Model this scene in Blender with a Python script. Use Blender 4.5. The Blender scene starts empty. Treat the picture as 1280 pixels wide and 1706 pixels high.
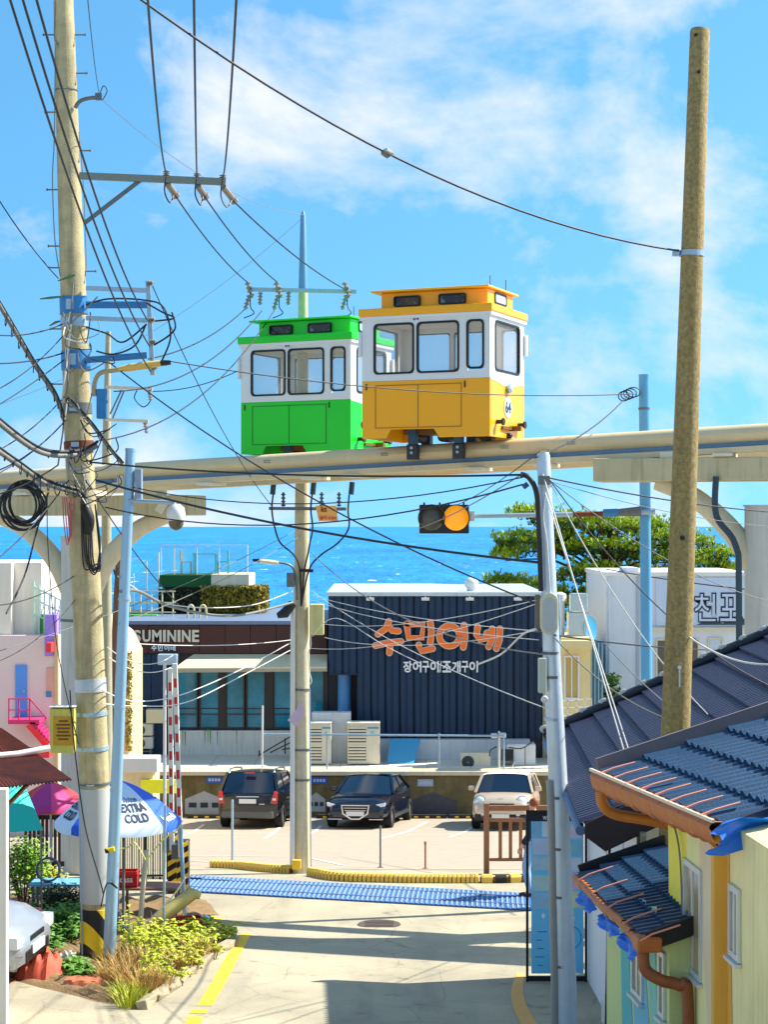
import bpy, bmesh, math, random
from mathutils import Vector, Matrix, Euler
random.seed(7)
R = math.radians
scene = bpy.context.scene
col = scene.collection
# ------------------------------------------------------------------ camera
F, CZ, HY = 3000.0, 10.0, 877.0          # focal length in photo pixels, eye height, horizon row
cam_d = bpy.data.cameras.new('camera')
cam = bpy.data.objects.new('camera', cam_d); col.objects.link(cam)
cam.location = (0, 0, CZ); cam.rotation_euler = (R(90), 0, 0)
cam_d.sensor_fit = 'VERTICAL'; cam_d.sensor_height = 36; cam_d.sensor_width = 36
cam_d.lens = 36*F/1706; cam_d.shift_y = (HY-853)/1706
cam_d.clip_start = .1; cam_d.clip_end = 200000
scene.camera = cam
# ------------------------------------------------------------------ sun and sky
SUN_EL, SUN_AZ = R(45), R(17)            # azimuth counted from +X towards +Y
sd = Vector((math.cos(SUN_EL)*math.cos(SUN_AZ), math.cos(SUN_EL)*math.sin(SUN_AZ), math.sin(SUN_EL)))
sun_d = bpy.data.lights.new('sun', 'SUN'); sun_d.energy = 5.0; sun_d.angle = R(.5); sun_d.color = (1, .93, .80)
sun = bpy.data.objects.new('sun', sun_d); col.objects.link(sun)
sun.location = (30, 10, 60); sun.rotation_euler = sd.to_track_quat('Z', 'Y').to_euler()
world = bpy.data.worlds.new('World'); scene.world = world; world.use_nodes = True
wt = world.node_tree; wt.nodes.clear()
def wn(t, **k):
    n = wt.nodes.new(t)
    for a, b in k.items(): setattr(n, a, b)
    return n
wl = wt.links.new
out = wn('ShaderNodeOutputWorld'); bg = wn('ShaderNodeBackground'); bg.inputs['Strength'].default_value = .15
tc = wn('ShaderNodeTexCoord')
lift = wn('ShaderNodeVectorMath', operation='MULTIPLY_ADD'); lift.inputs[1].default_value = (1, 1, 1.0); lift.inputs[2].default_value = (0, 0, .32)
wl(tc.outputs['Generated'], lift.inputs[0])
sky = wn('ShaderNodeTexSky', sky_type='NISHITA', sun_disc=False, sun_elevation=SUN_EL, sun_rotation=R(90)-SUN_AZ,
         altitude=0, air_density=1.0, dust_density=.3, ozone_density=3.0)
wl(lift.outputs[0], sky.inputs['Vector'])
hs = wn('ShaderNodeHueSaturation'); hs.inputs['Hue'].default_value = .481; hs.inputs['Saturation'].default_value = 1.2; hs.inputs['Value'].default_value = .95
wl(sky.outputs[0], hs.inputs['Color'])
# clouds, the same kind all round the sky
cm = wn('ShaderNodeMapping'); cm.inputs['Scale'].default_value = (5.0, 5.0, 8.0); cm.inputs['Location'].default_value = (9.2, 2.2, 4.8)
wl(tc.outputs['Generated'], cm.inputs['Vector'])
n1 = wn('ShaderNodeTexNoise'); n1.inputs['Scale'].default_value = 1.0; n1.inputs['Detail'].default_value = 9; n1.inputs['Roughness'].default_value = .58; n1.inputs['Distortion'].default_value = .25
wl(cm.outputs[0], n1.inputs['Vector'])
cr = wn('ShaderNodeValToRGB'); cr.color_ramp.elements[0].position = .485; cr.color_ramp.elements[1].position = .645
wl(n1.outputs['Fac'], cr.inputs['Fac'])
cmx = wn('ShaderNodeMix', data_type='RGBA'); cmx.inputs['B'].default_value = (3.3, 3.4, 3.6, 1)
cfac = wn('ShaderNodeMath', operation='MULTIPLY'); cfac.inputs[1].default_value = .92
wl(cr.outputs['Color'], cfac.inputs[0]); wl(cfac.outputs[0], cmx.inputs['Factor']); wl(hs.outputs[0], cmx.inputs['A'])
wl(cmx.outputs['Result'], bg.inputs['Color']); wl(bg.outputs[0], out.inputs[0])
scene.view_settings.view_transform = 'Standard'; scene.view_settings.look = 'None'
scene.view_settings.exposure = 1.0; scene.view_settings.gamma = 1
scene.render.resolution_x = 769; scene.render.resolution_y = 1024
scene.cycles.max_bounces = 8; scene.cycles.transparent_max_bounces = 16

# ------------------------------------------------------------------ pixel and ground helpers (measuring only)
def P(px, py, Y): return Vector(((px-640)/F*Y, Y, CZ-(py-HY)/F*Y))
PROF = [(-40, 0), (0, 2.0), (14, 4.9), (20, 5.53), (23, 5.8), (28.6, 6.17), (32.2, 6.26), (34, 6.5), (51, 8.65), (57, 9.2), (64, 9.4), (75, 12), (95, 18), (120, 27), (160, 32)]
def gz(Y):
    for (a, b), (c, d) in zip(PROF, PROF[1:]):
        if Y <= c: return CZ-(b+(d-b)*(Y-a)/(c-a))
    return CZ-PROF[-1][1]
def slope(Y): return (gz(Y+.2)-gz(Y-.2))/.4
def G(px, py, up=0):
    lo, hi = 14.5, 60.0
    for _ in range(50):
        m = (lo+hi)/2
        if HY+F*(CZ-gz(m))/m > py: lo = m
        else: hi = m
    return Vector(((px-640)/F*lo, lo, gz(lo)+up))

# ------------------------------------------------------------------ materials
def lin(c):
    c = c/255.0
    return c/12.92 if c <= .04045 else ((c+.055)/1.055)**2.4
def rgb(t): return (lin(t[0]), lin(t[1]), lin(t[2]), 1)
MATS = {}
def mat(name, c, rough=.6, var=.12, scale=6, metal=0, bump=0, bscale=40, c2=None, spec=.5, streak=0, alpha=1, trans=0, emit=0, detail=6, thr=None):
    """procedural Principled: base colour c broken up by noise (towards c2), fine relief, vertical weather streaks"""
    if name in MATS: return MATS[name]
    m = bpy.data.materials.new(name); m.use_nodes = True; MATS[name] = m
    t = m.node_tree; b = t.nodes['Principled BSDF']; L = t.links.new
    b.inputs['Roughness'].default_value = rough; b.inputs['Metallic'].default_value = metal
    b.inputs['Specular IOR Level'].default_value = spec
    tcn = t.nodes.new('ShaderNodeTexCoord'); src = tcn.outputs['Object']
    A = rgb(c); B = rgb(c2) if c2 else (A[0]*.55, A[1]*.55, A[2]*.55, 1)
    n = t.nodes.new('ShaderNodeTexNoise'); n.inputs['Scale'].default_value = scale; n.inputs['Detail'].default_value = detail; n.inputs['Roughness'].default_value = .65
    L(src, n.inputs['Vector'])
    rp = t.nodes.new('ShaderNodeMapRange'); lo, hi = thr if thr else (.32, .72)
    rp.inputs['From Min'].default_value = lo; rp.inputs['From Max'].default_value = hi
    rp.inputs['To Max'].default_value = var if not c2 else min(1, var)
    L(n.outputs['Fac'], rp.inputs['Value'])
    mx = t.nodes.new('ShaderNodeMix'); mx.data_type = 'RGBA'; mx.inputs['A'].default_value = A; mx.inputs['B'].default_value = B
    L(rp.outputs['Result'], mx.inputs['Factor']); last = mx.outputs['Result']
    if streak:
        mp = t.nodes.new('ShaderNodeMapping'); mp.inputs['Scale'].default_value = (9, 9, .7); L(src, mp.inputs['Vector'])
        n2 = t.nodes.new('ShaderNodeTexNoise'); n2.inputs['Scale'].default_value = 1.3; n2.inputs['Detail'].default_value = 5; L(mp.outputs[0], n2.inputs['Vector'])
        r2 = t.nodes.new('ShaderNodeMapRange'); r2.inputs['From Min'].default_value = .48; r2.inputs['From Max'].default_value = .75; r2.inputs['To Max'].default_value = streak
        L(n2.outputs['Fac'], r2.inputs['Value'])
        m2 = t.nodes.new('ShaderNodeMix'); m2.data_type = 'RGBA'; m2.inputs['B'].default_value = (A[0]*.35+.02, A[1]*.33+.015, A[2]*.28+.01, 1)
        L(r2.outputs['Result'], m2.inputs['Factor']); L(last, m2.inputs['A']); last = m2.outputs['Result']
    L(last, b.inputs['Base Color'])
    if bump:
        n3 = t.nodes.new('ShaderNodeTexNoise'); n3.inputs['Scale'].default_value = bscale; n3.inputs['Detail'].default_value = 4; L(src, n3.inputs['Vector'])
        bp = t.nodes.new('ShaderNodeBump'); bp.inputs['Strength'].default_value = bump; bp.inputs['Distance'].default_value = .02
        L(n3.outputs['Fac'], bp.inputs['Height']); L(bp.outputs[0], b.inputs['Normal'])
    if trans: b.inputs['Transmission Weight'].default_value = trans; b.inputs['IOR'].default_value = 1.3
    if alpha < 1: b.inputs['Alpha'].default_value = alpha
    if emit: b.inputs['Emission Color'].default_value = A; b.inputs['Emission Strength'].default_value = emit
    return m
def glass(name, c, alpha=.35, rough=.05):
    return mat(name, c, rough=rough, var=.05, alpha=alpha, spec=.8)

# ------------------------------------------------------------------ mesh builder
def frame(d):
    d = d.normalized(); u = Vector((0, 0, 1)).cross(d)
    if u.length < 1e-4: u = Vector((1, 0, 0))
    u.normalize(); return u, d.cross(u)
class MB:
    def __init__(s): s.v = []; s.f = []; s.mi = []; s.k = 0
    def add(s, vs, fs):
        n = len(s.v); s.v += [Vector(v) for v in vs]; s.f += [tuple(i+n for i in f) for f in fs]; s.mi += [s.k]*len(fs); return s
    def box(s, c, sz, rz=0, rot=None):
        M = rot if rot else Matrix.Rotation(rz, 3, 'Z'); c = Vector(c)
        vs = [c+M @ Vector((x*sz[0]/2, y*sz[1]/2, z*sz[2]/2)) for x in (-1, 1) for y in (-1, 1) for z in (-1, 1)]
        return s.add(vs, [(0, 1, 3, 2), (4, 6, 7, 5), (0, 4, 5, 1), (2, 3, 7, 6), (0, 2, 6, 4), (1, 5, 7, 3)])
    def cbox(s, a, b): return s.box([(a[i]+b[i])/2 for i in range(3)], [abs(b[i]-a[i]) for i in range(3)])
    def bar(s, p, q, w, h=None):
        p, q = Vector(p), Vector(q); u, v = frame(q-p); h = h or w
        vs = [o+u*(a*w/2)+v*(b*h/2) for o in (p, q) for a, b in ((-1, -1), (1, -1), (1, 1), (-1, 1))]
        return s.add(vs, [(3, 2, 1, 0), (4, 5, 6, 7), (0, 1, 5, 4), (1, 2, 6, 5), (2, 3, 7, 6), (3, 0, 4, 7)])
    def tube(s, pts, r, n=8, cap=True, flat=1.0):
        pts = [Vector(p) for p in pts]; N = len(pts); rs = r if isinstance(r, (list, tuple)) else [r]*N
        vs = []; fs = []; pu = None
        for i, p in enumerate(pts):
            d = (pts[min(i+1, N-1)]-pts[max(i-1, 0)])
            if d.length < 1e-6: d = Vector((0, 0, 1))
            d.normalize()
            if pu is None: u, v = frame(d)
            else:
                u = pu-d*pu.dot(d)
                if u.length < 1e-5: u, v = frame(d)
                u.normalize(); v = d.cross(u)
            pu = u
            for k in range(n):
                a = 2*math.pi*k/n; vs.append(p+u*(math.cos(a)*rs[i])+v*(math.sin(a)*rs[i]*flat))
        for i in range(N-1):
            for k in range(n):
                a = i*n+k; b = i*n+(k+1) % n; fs.append((a, b, b+n, a+n))
        if cap: fs.append(tuple(range(n-1, -1, -1))); fs.append(tuple((N-1)*n+k for k in range(n)))
        return s.add(vs, fs)
    def cyl(s, p, q, r, r2=None, n=12): return s.tube([p, q], [r, r if r2 is None else r2], n)
    def lathe(s, o, axis, prof, n=16):
        o = Vector(o); d = Vector(axis).normalized(); u, v = frame(d); vs = []; fs = []
        for (h, r) in prof:
            for k in range(n):
                a = 2*math.pi*k/n; vs.append(o+d*h+u*(math.cos(a)*r)+v*(math.sin(a)*r))
        for i in range(len(prof)-1):
            for k in range(n):
                a = i*n+k; b = i*n+(k+1) % n; fs.append((a, b, b+n, a+n))
        fs.append(tuple(range(n-1, -1, -1))); fs.append(tuple((len(prof)-1)*n+k for k in range(n)))
        return s.add(vs, fs)
    def prism(s, poly, o, u, v, d):
        """polygon poly (2D, in u,v) extruded by vector d"""
        o, u, v, d = Vector(o), Vector(u), Vector(v), Vector(d); n = len(poly)
        a = [o+u*x+v*y for x, y in poly]; b = [p+d for p in a]
        return s.add(a+b, [tuple(range(n-1, -1, -1)), tuple(range(n, 2*n))]+[(i, (i+1) % n, (i+1) % n+n, i+n) for i in range(n)])
    def ring(s, o, u, v, n, outer, inner, d):
        """plate with a hole: same vertex count for outer and inner outlines, thickness d along n"""
        o, u, v = Vector(o), Vector(u), Vector(v); dn = Vector(n)*d; k = len(outer)
        q = lambda pl: [o+u*x+v*y for x, y in pl]
        A, B = q(outer), q(inner); vs = A+B+[p+dn for p in A]+[p+dn for p in B]; fs = []
        for i in range(k):
            j = (i+1) % k
            fs += [(i, i+k, j+k, j), (i+2*k, j+2*k, j+3*k, i+3*k), (i, j, j+2*k, i+2*k), (i+k, i+3*k, j+3*k, j+k)]
        return s.add(vs, fs)
    def grid(s, rows):
        n = len(rows[0]); vs = [p for r in rows for p in r]
        return s.add(vs, [(i*n+k, i*n+k+1, (i+1)*n+k+1, (i+1)*n+k) for i in range(len(rows)-1) for k in range(n-1)])
    def build(s, name, m, parent=None, world=False, smooth=None, loc=None, bevel=0):
        vs = s.v
        if world and parent is not None:
            Mi = WM[parent.name].inverted(); vs = [Mi @ v for v in vs]
        if loc is not None: L = Vector(loc); vs = [v-L for v in vs]
        me = bpy.data.meshes.new(name); me.from_pydata([tuple(v) for v in vs], [], s.f); me.update()
        bm = bmesh.new(); bm.from_mesh(me); bmesh.ops.recalc_face_normals(bm, faces=bm.faces); bm.to_mesh(me); bm.free()
        for q in (m if isinstance(m, (list, tuple)) else [m]): me.materials.append(q)
        if isinstance(m, (list, tuple)):
            for p, i in zip(me.polygons, s.mi): p.material_index = i
        if smooth is not None:
            for p in me.polygons: p.use_smooth = True
            me.set_sharp_from_angle(angle=R(smooth))
        o = bpy.data.objects.new(name, me); col.objects.link(o)
        if parent is not None: o.parent = parent; WM[o.name] = WM[parent.name]
        else: WM[o.name] = Matrix.Identity(4)
        if loc is not None: o.location = loc; WM[o.name] = Matrix.Translation(Vector(loc))
        if bevel:
            b = o.modifiers.new('edge', 'BEVEL'); b.width = bevel; b.segments = 2; b.limit_method = 'ANGLE'
        return o
WM = {}
def tag(o, label, cat, group=None):
    o['label'] = label; o['category'] = cat
    if group: o['group'] = group
    return o
def struct(o): o['kind'] = 'structure'; return o
def thing(name, label, cat, loc=(0, 0, 0), rz=0, group=None, rot=None):
    o = bpy.data.objects.new(name, None); col.objects.link(o); o.empty_display_size = .2
    o.location = loc; o.rotation_euler = rot if rot else (0, 0, rz)
    WM[o.name] = Matrix.Translation(Vector(loc)) @ Euler(o.rotation_euler).to_matrix().to_4x4()
    return tag(o, label, cat, group)
def copy_tree(o, parent=None, M=None):
    c = o.copy(); col.objects.link(c); c.parent = parent
    for ch in list(o.children): copy_tree(ch, c)
    return c
def piece(name, me_obj, parent, M):
    """a further copy of a piece (shared mesh) under the same parent"""
    c = me_obj.copy(); col.objects.link(c); c.parent = parent; c.matrix_local = M; return c
def rrect(w, h, r, n=4, cx=0, cy=0):
    pts = []
    for (sx, sy, a0) in ((1, 1, 0), (-1, 1, 90), (-1, -1, 180), (1, -1, 270)):
        for k in range(n+1):
            a = R(a0+90*k/n); pts.append((cx+sx*(w/2-r)+r*math.cos(a), cy+sy*(h/2-r)+r*math.sin(a)))
    return pts
FONT_CACHE = {}
def text_mesh(s, extrude=.01, bold=0):
    key = (s, extrude, bold)
    if key not in FONT_CACHE:
        cu = bpy.data.curves.new('lettering', 'FONT'); cu.body = s; cu.size = 1; cu.extrude = extrude; cu.offset = bold; cu.resolution_u = 3
        ob = bpy.data.objects.new('lettering', cu); col.objects.link(ob)
        bpy.context.view_layer.update()
        me = bpy.data.meshes.new_from_object(ob.evaluated_get(bpy.context.evaluated_depsgraph_get()))
        vs = [v.co.copy() for v in me.vertices]; fs = [tuple(p.vertices) for p in me.polygons]
        bpy.data.objects.remove(ob); bpy.data.curves.remove(cu); bpy.data.meshes.remove(me)
        FONT_CACHE[key] = (vs, fs)
    return FONT_CACHE[key]
def text_on(mb, s, o, u, v, n, w, h, thick=.02, bold=0):
    """lettering whose ink fills a w x h box from corner o"""
    vs, fs = text_mesh(s, 1, bold)
    if not vs: return
    x0, x1 = min(p.x for p in vs), max(p.x for p in vs); y0, y1 = min(p.y for p in vs), max(p.y for p in vs)
    o, u, v, n = Vector(o), Vector(u), Vector(v), Vector(n)
    mb.add([o+u*((p.x-x0)/(x1-x0)*w)+v*((p.y-y0)/(y1-y0)*h)+n*((p.z+1)/2*thick) for p in vs], fs)
def brush(mb, strokes, o, u, v, n, w, thick):
    """rounded brush strokes (2D polylines in u,v) as raised plates"""
    o, u, v, n = Vector(o), Vector(u), Vector(v), Vector(n)
    for k, st in enumerate(strokes):
        pts = [Vector((x, y, 0)) for x, y in st]
        L = []; Rr = []
        for i, p in enumerate(pts):
            d = (pts[min(i+1, len(pts)-1)]-pts[max(i-1, 0)]).normalized(); q = Vector((-d.y, d.x, 0))
            L.append(p+q*w/2); Rr.append(p-q*w/2)
        d0 = (pts[0]-pts[1]).normalized(); d1 = (pts[-1]-pts[-2]).normalized(); closed = (pts[0]-pts[-1]).length < 1e-6
        t = thick+k*.004
        for i in range(len(pts)-1):
            mb.prism([(a.x, a.y) for a in (L[i], L[i+1], Rr[i+1], Rr[i])], o, u, v, n*t)
        if not closed:
            for p, d in ((pts[0], d0), (pts[-1], d1)):
                q = Vector((-d.y, d.x, 0)); pl = [p+q*(w/2*math.cos(a))+d*(w/2*math.sin(a)) for a in [math.pi*j/6 for j in range(7)]]
                mb.prism([(a.x, a.y) for a in pl], o, u, v, n*t)
def sagline(a, b, sag, n=16):
    a, b = Vector(a), Vector(b); return [a.lerp(b, t)-Vector((0, 0, 4*sag*t*(1-t))) for t in [i/n for i in range(n+1)]]
def smoothpath(pts, n=6):
    pts = [Vector(p) for p in pts]; o = []
    for i in range(len(pts)-1):
        p0 = pts[max(i-1, 0)]; p1 = pts[i]; p2 = pts[i+1]; p3 = pts[min(i+2, len(pts)-1)]
        for k in range(n):
            t = k/n; o.append(.5*((2*p1)+(p2-p0)*t+(2*p0-5*p1+4*p2-p3)*t*t+(3*p1-p0-3*p2+p3)*t**3))
    return o+[pts[-1]]
X, Yv, Z = Vector((1, 0, 0)), Vector((0, 1, 0)), Vector((0, 0, 1))

# ------------------------------------------------------------------ shared materials
white = mat('white_paint', (225, 225, 222), .5, .18, 3, streak=.15)
black = mat('black_rubber', (18, 18, 20), .6, .2)
black_gloss = mat('black_gloss', (14, 16, 24), .25, .1)
cable_black = mat('cable_black', (26, 30, 36), .55, .2)
cable_white = mat('cable_white', (215, 215, 212), .5, .15)
cable_grey = mat('cable_grey', (120, 122, 118), .6, .3)
steel = mat('galvanised_steel', (166, 190, 208), .42, .28, 14, metal=.55, bump=.05)
steel_d = mat('dull_steel', (112, 118, 120), .5, .4, 18, metal=.5)
concrete_pole = mat('pole_concrete', (198, 184, 140), .85, .85, 5, bump=.45, bscale=60, streak=.75, c2=(142, 136, 108), detail=10)
porcelain = mat('porcelain', (150, 140, 128), .3, .3)
rust = mat('rusty_iron', (128, 66, 38), .8, .7, 10, bump=.3, c2=(70, 38, 26))
# ================================================================== SETTING
def road_material():
    m = bpy.data.materials.new('road_surface'); m.use_nodes = True; t = m.node_tree; b = t.nodes['Principled BSDF']; L = t.links.new
    tcn = t.nodes.new('ShaderNodeTexCoord'); src = tcn.outputs['Object']
    def noise(sc, det, vec=None, rough=.6):
        n = t.nodes.new('ShaderNodeTexNoise'); n.inputs['Scale'].default_value = sc; n.inputs['Detail'].default_value = det; n.inputs['Roughness'].default_value = rough; L(vec or src, n.inputs['Vector']); return n.outputs['Fac']
    def ramp(f, a, b2):
        r = t.nodes.new('ShaderNodeMapRange'); r.inputs['From Min'].default_value = a; r.inputs['From Max'].default_value = b2; L(f, r.inputs['Value']); return r.outputs['Result']
    def mixc(fac, A, B, k=1.0):
        mm = t.nodes.new('ShaderNodeMath'); mm.operation = 'MULTIPLY'; mm.inputs[1].default_value = k; L(fac, mm.inputs[0])
        x = t.nodes.new('ShaderNodeMix'); x.data_type = 'RGBA'; L(mm.outputs[0], x.inputs['Factor'])
        if isinstance(A, tuple): x.inputs['A'].default_value = rgb(A)
        else: L(A, x.inputs['A'])
        x.inputs['B'].default_value = rgb(B); return x.outputs['Result']
    c = mixc(ramp(noise(.55, 6), .35, .7), (186, 177, 150), (156, 148, 128))
    c = mixc(ramp(noise(70, 3), .4, .75), c, (96, 92, 84), .45)           # aggregate
    mp = t.nodes.new('ShaderNodeMapping'); mp.inputs['Scale'].default_value = (1.6, .22, 1); L(src, mp.inputs['Vector'])
    c = mixc(ramp(noise(1.3, 5, mp.outputs[0]), .52, .72), c, (128, 121, 106), .5)   # tyre-polished lanes
    c = mixc(ramp(noise(2.2, 8), .62, .72), c, (92, 86, 78), .6)          # oil stains
    wob = t.nodes.new('ShaderNodeMix'); wob.data_type = 'RGBA'; wob.inputs['Factor'].default_value = .12
    nn = t.nodes.new('ShaderNodeTexNoise'); nn.inputs['Scale'].default_value = 2.5; nn.inputs['Detail'].default_value = 5; L(src, nn.inputs['Vector']); L(src, wob.inputs['A']); L(nn.outputs['Color'], wob.inputs['B'])
    v = t.nodes.new('ShaderNodeTexVoronoi'); v.feature = 'DISTANCE_TO_EDGE'; v.inputs['Scale'].default_value = .62; L(wob.outputs['Result'], v.inputs['Vector'])
    c = mixc(ramp(v.outputs['Distance'], .006, .001), c, (84, 80, 72), .4)   # cracks
    L(c, b.inputs['Base Color']); b.inputs['Roughness'].default_value = .88
    bp = t.nodes.new('ShaderNodeBump'); bp.inputs['Strength'].default_value = .5; bp.inputs['Distance'].default_value = .01; L(noise(90, 4), bp.inputs['Height']); L(bp.outputs[0], b.inputs['Normal']); return m
asphalt = road_material()
ground_m = mat('bare_ground', (150, 138, 108), .95, .5, 1.5, bump=.4)
ys = sorted(set([a for a, b in PROF]+[14+.5*i for i in range(100)]))
mb = MB(); mb.grid([[Vector((x, y, gz(y))) for x in (-150, -60, -20, -10, -5, 0, 5, 10, 20, 60, 150)] for y in ys])
struct(mb.build('ground', asphalt, smooth=60))
def sheet(name, quad, off, m, parent=None, n=(10, 10)):
    """ground-following sheet between four ground points: a, b along the far edge, d, c along the near edge"""
    a, b, c, d = [Vector(q) for q in quad]; rows = []
    for i in range(n[1]+1):
        l = a.lerp(d, i/n[1]); r = b.lerp(c, i/n[1]); row = []
        for k in range(n[0]+1):
            p = l.lerp(r, k/n[0]); row.append(Vector((p.x, p.y, gz(p.y)+off)))
        rows.append(row)
    s = MB(); s.grid(rows); return s.build(name, m, parent, smooth=60)
park_m = mat('parking_surface', (172, 160, 142), .9, .4, 2.5, bump=.5, bscale=110, c2=(138, 128, 116))
lot = sheet('parking_lot', [Vector((-14, 57, 0)), Vector((12, 57, 0)), Vector((9, 34.2, 0)), Vector((-9, 34.2, 0))], .006, park_m, n=(2, 120)); struct(lot)
line_w = mat('line_paint_white', (225, 222, 212), .8, .5, 12, c2=(165, 155, 140))
line_y = mat('line_paint_yellow', (244, 196, 40), .8, .8, 11, c2=(176, 150, 96), thr=(.50, .66), detail=9)
def line(name, p, q, w, off, m, parent, n=30):
    p, q = Vector(p), Vector(q); d = (q-p); d.z = 0; u = Vector((-d.y, d.x, 0)).normalized()*w/2
    return sheet(name, [p+u, q+u, q-u, p-u], off, m, parent, (n, 1))
for a, b in (((312, 1390), (900, 1392)), ((340, 1374), (292, 1398)), ((472, 1372), (440, 1398)), ((535, 1376), (505, 1397)), ((712, 1370), (636, 1398)), ((798, 1372), (748, 1396)), ((300, 1426), (480, 1428)), ((515, 1430), (570, 1442)), ((300, 1434), (352, 1437)), ((905, 1374), (880, 1392))):
    line('parking_line', G(*a), G(*b), .10, .014, line_w, lot)
# yellow edge line on the left, in three pieces, and the curved one on the right
gr = bpy.data.objects['ground']
def strip_poly(name, L, Rr, off, m, parent):
    rows = []
    for (a, b) in zip(smoothpath([G(*p) for p in L], 8), smoothpath([G(*p) for p in Rr], 8)):
        rows.append([Vector((q.x, q.y, gz(q.y)+off)) for q in (a, b)])
    s = MB(); s.grid(rows); return s.build(name, m, parent)
strip_poly('yellow_line', [(402, 1556), (364, 1616), (328, 1676)], [(420, 1555), (387, 1615), (354, 1676)], .006, line_y, gr)
strip_poly('yellow_line', [(319, 1682), (316, 1689)], [(346, 1682), (343, 1689)], .006, line_y, gr)
strip_poly('yellow_line', [(313, 1694), (290, 1740)], [(339, 1694), (322, 1740)], .006, line_y, gr)
strip_poly('yellow_line', [(408, 1540), (352, 1526)], [(426, 1541), (350, 1530)], .006, line_y, gr)
edge_o = mat('line_paint_orange', (226, 170, 92), .85, .4, 10, c2=(190, 140, 90))
strip_poly('orange_edge_line', [(862, 1621), (852, 1650), (856, 1680), (876, 1720)], [(876, 1621), (872, 1650), (880, 1680), (906, 1720)], .006, edge_o, gr)
# manhole cover
c = G(632, 1541, .008); s = MB(); s.lathe(c, Z, [(0, .33), (.006, .33), (.008, .31)], 24)
for k in range(5): s.box(c+Vector((0, -.2+.1*k, .011)), (.44, .03, .008))
s.build('manhole_cover', mat('cast_iron', (88, 76, 66), .7, .5, 20), gr)
# ---- level crossing: rubber panels with slanted ribs between and beside the two tram rails
rub = mat('crossing_rubber', (58, 104, 164), .8, .5, 5, c2=(44, 76, 122))
rib_m = mat('crossing_rib', (130, 160, 198), .8, .5, 8, c2=(90, 116, 156))
A0, A1 = G(300, 1460), G(960, 1494); B0, B1 = G(300, 1486), G(960, 1526)
cross = thing('level_crossing', 'blue rubber level crossing with slanted ribs laid over the road', 'crossing', (0, 30.4, gz(30.4)))
dirx = (A1-A0); dirx.z = 0; Lc = dirx.length; dirx.normalize(); perp = Vector((dirx.y, -dirx.x, 0)); Wc = abs((B0-A0).dot(perp))
ncol, rows4 = 14, ((0, .24), (.27, .73), (.76, 1.0)); proto = {}
for ri, (r0, r1) in enumerate(rows4):
    wl_, hh = Lc/ncol, (r1-r0)*Wc
    for k in range(ncol):
        o = A0+dirx*(wl_*k)+perp*(r0*Wc); o = Vector((o.x, o.y, gz(o.y)))
        if ri not in proto:
            s = MB(); s.k = 0
            s.prism([(.01, .0), (wl_-.01, .0), (wl_-.01, hh), (.01, hh)], (0, 0, 0), dirx, perp, Z*.018)
            s.k = 1; nr = 6
            for j in range(nr):
                x0 = .01+j*wl_/nr
                s.prism([(x0, .01), (x0+.034, .01), (x0+.034+.22*hh, hh-.01), (x0+.22*hh, hh-.01)], Z*.017, dirx, perp, Z*.012)
            pc = s.build('crossing_panel', [rub, rib_m], cross); proto[ri] = pc
        else: pc = piece('crossing_panel', proto[ri], cross, Matrix())
        tilt = Matrix.Rotation(slope(o.y), 4, 'X')
        pc.matrix_local = Matrix.Translation(o-Vector(cross.location)+Vector((0, 0, .004+.004*random.random()))) @ tilt
for rr in (.255, .745):
    a = A0+perp*(rr*Wc)-dirx*2; b = A0+perp*(rr*Wc)+dirx*(Lc+2); s = MB()
    n = 24; pts = [a.lerp(b, i/n) for i in range(n+1)]
    for p, q in zip(pts, pts[1:]): s.bar((p.x, p.y, gz(p.y)+.004), (q.x, q.y, gz(q.y)+.004), .05, .05)
    s.build('tram_rail', mat('rail_steel', (84, 84, 88), .35, .4, 8, metal=.7), cross, world=True)
# ---- sea
sm = bpy.data.materials.new('sea_water'); sm.use_nodes = True; t = sm.node_tree; b = t.nodes['Principled BSDF']; L = t.links.new
tcn = t.nodes.new('ShaderNodeTexCoord')
def seanoise(sc, scale, det=5):
    mp = t.nodes.new('ShaderNodeMapping'); mp.inputs['Scale'].default_value = sc; L(tcn.outputs['Object'], mp.inputs['Vector'])
    n = t.nodes.new('ShaderNodeTexNoise'); n.inputs['Scale'].default_value = scale; n.inputs['Detail'].default_value = det; n.inputs['Roughness'].default_value = .62; L(mp.outputs[0], n.inputs['Vector']); return n
nb = seanoise((1, .25, 1), .012, 7); nw = seanoise((1, .16, 1), .10, 6); ns = seanoise((1, .22, 1), .16, 8)
rp = t.nodes.new('ShaderNodeValToRGB'); e = rp.color_ramp.elements; e[0].position = .36; e[0].color = rgb((4, 96, 170)); e[1].position = .66; e[1].color = rgb((22, 150, 205))
mxn = t.nodes.new('ShaderNodeMath'); mxn.operation = 'ADD'; h1 = t.nodes.new('ShaderNodeMath'); h1.operation = 'MULTIPLY'; h1.inputs[1].default_value = .45
h2 = t.nodes.new('ShaderNodeMath'); h2.operation = 'MULTIPLY'; h2.inputs[1].default_value = .55
L(nb.outputs['Fac'], h1.inputs[0]); L(ns.outputs['Fac'], h2.inputs[0]); L(h1.outputs[0], mxn.inputs[0]); L(h2.outputs[0], mxn.inputs[1]); L(mxn.outputs[0], rp.inputs['Fac'])
wc = t.nodes.new('ShaderNodeValToRGB'); e = wc.color_ramp.elements; e[0].position = .655; e[0].color = (0, 0, 0, 1); e[1].position = .70; e[1].color = (1, 1, 1, 1); L(nw.outputs['Fac'], wc.inputs['Fac'])
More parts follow.
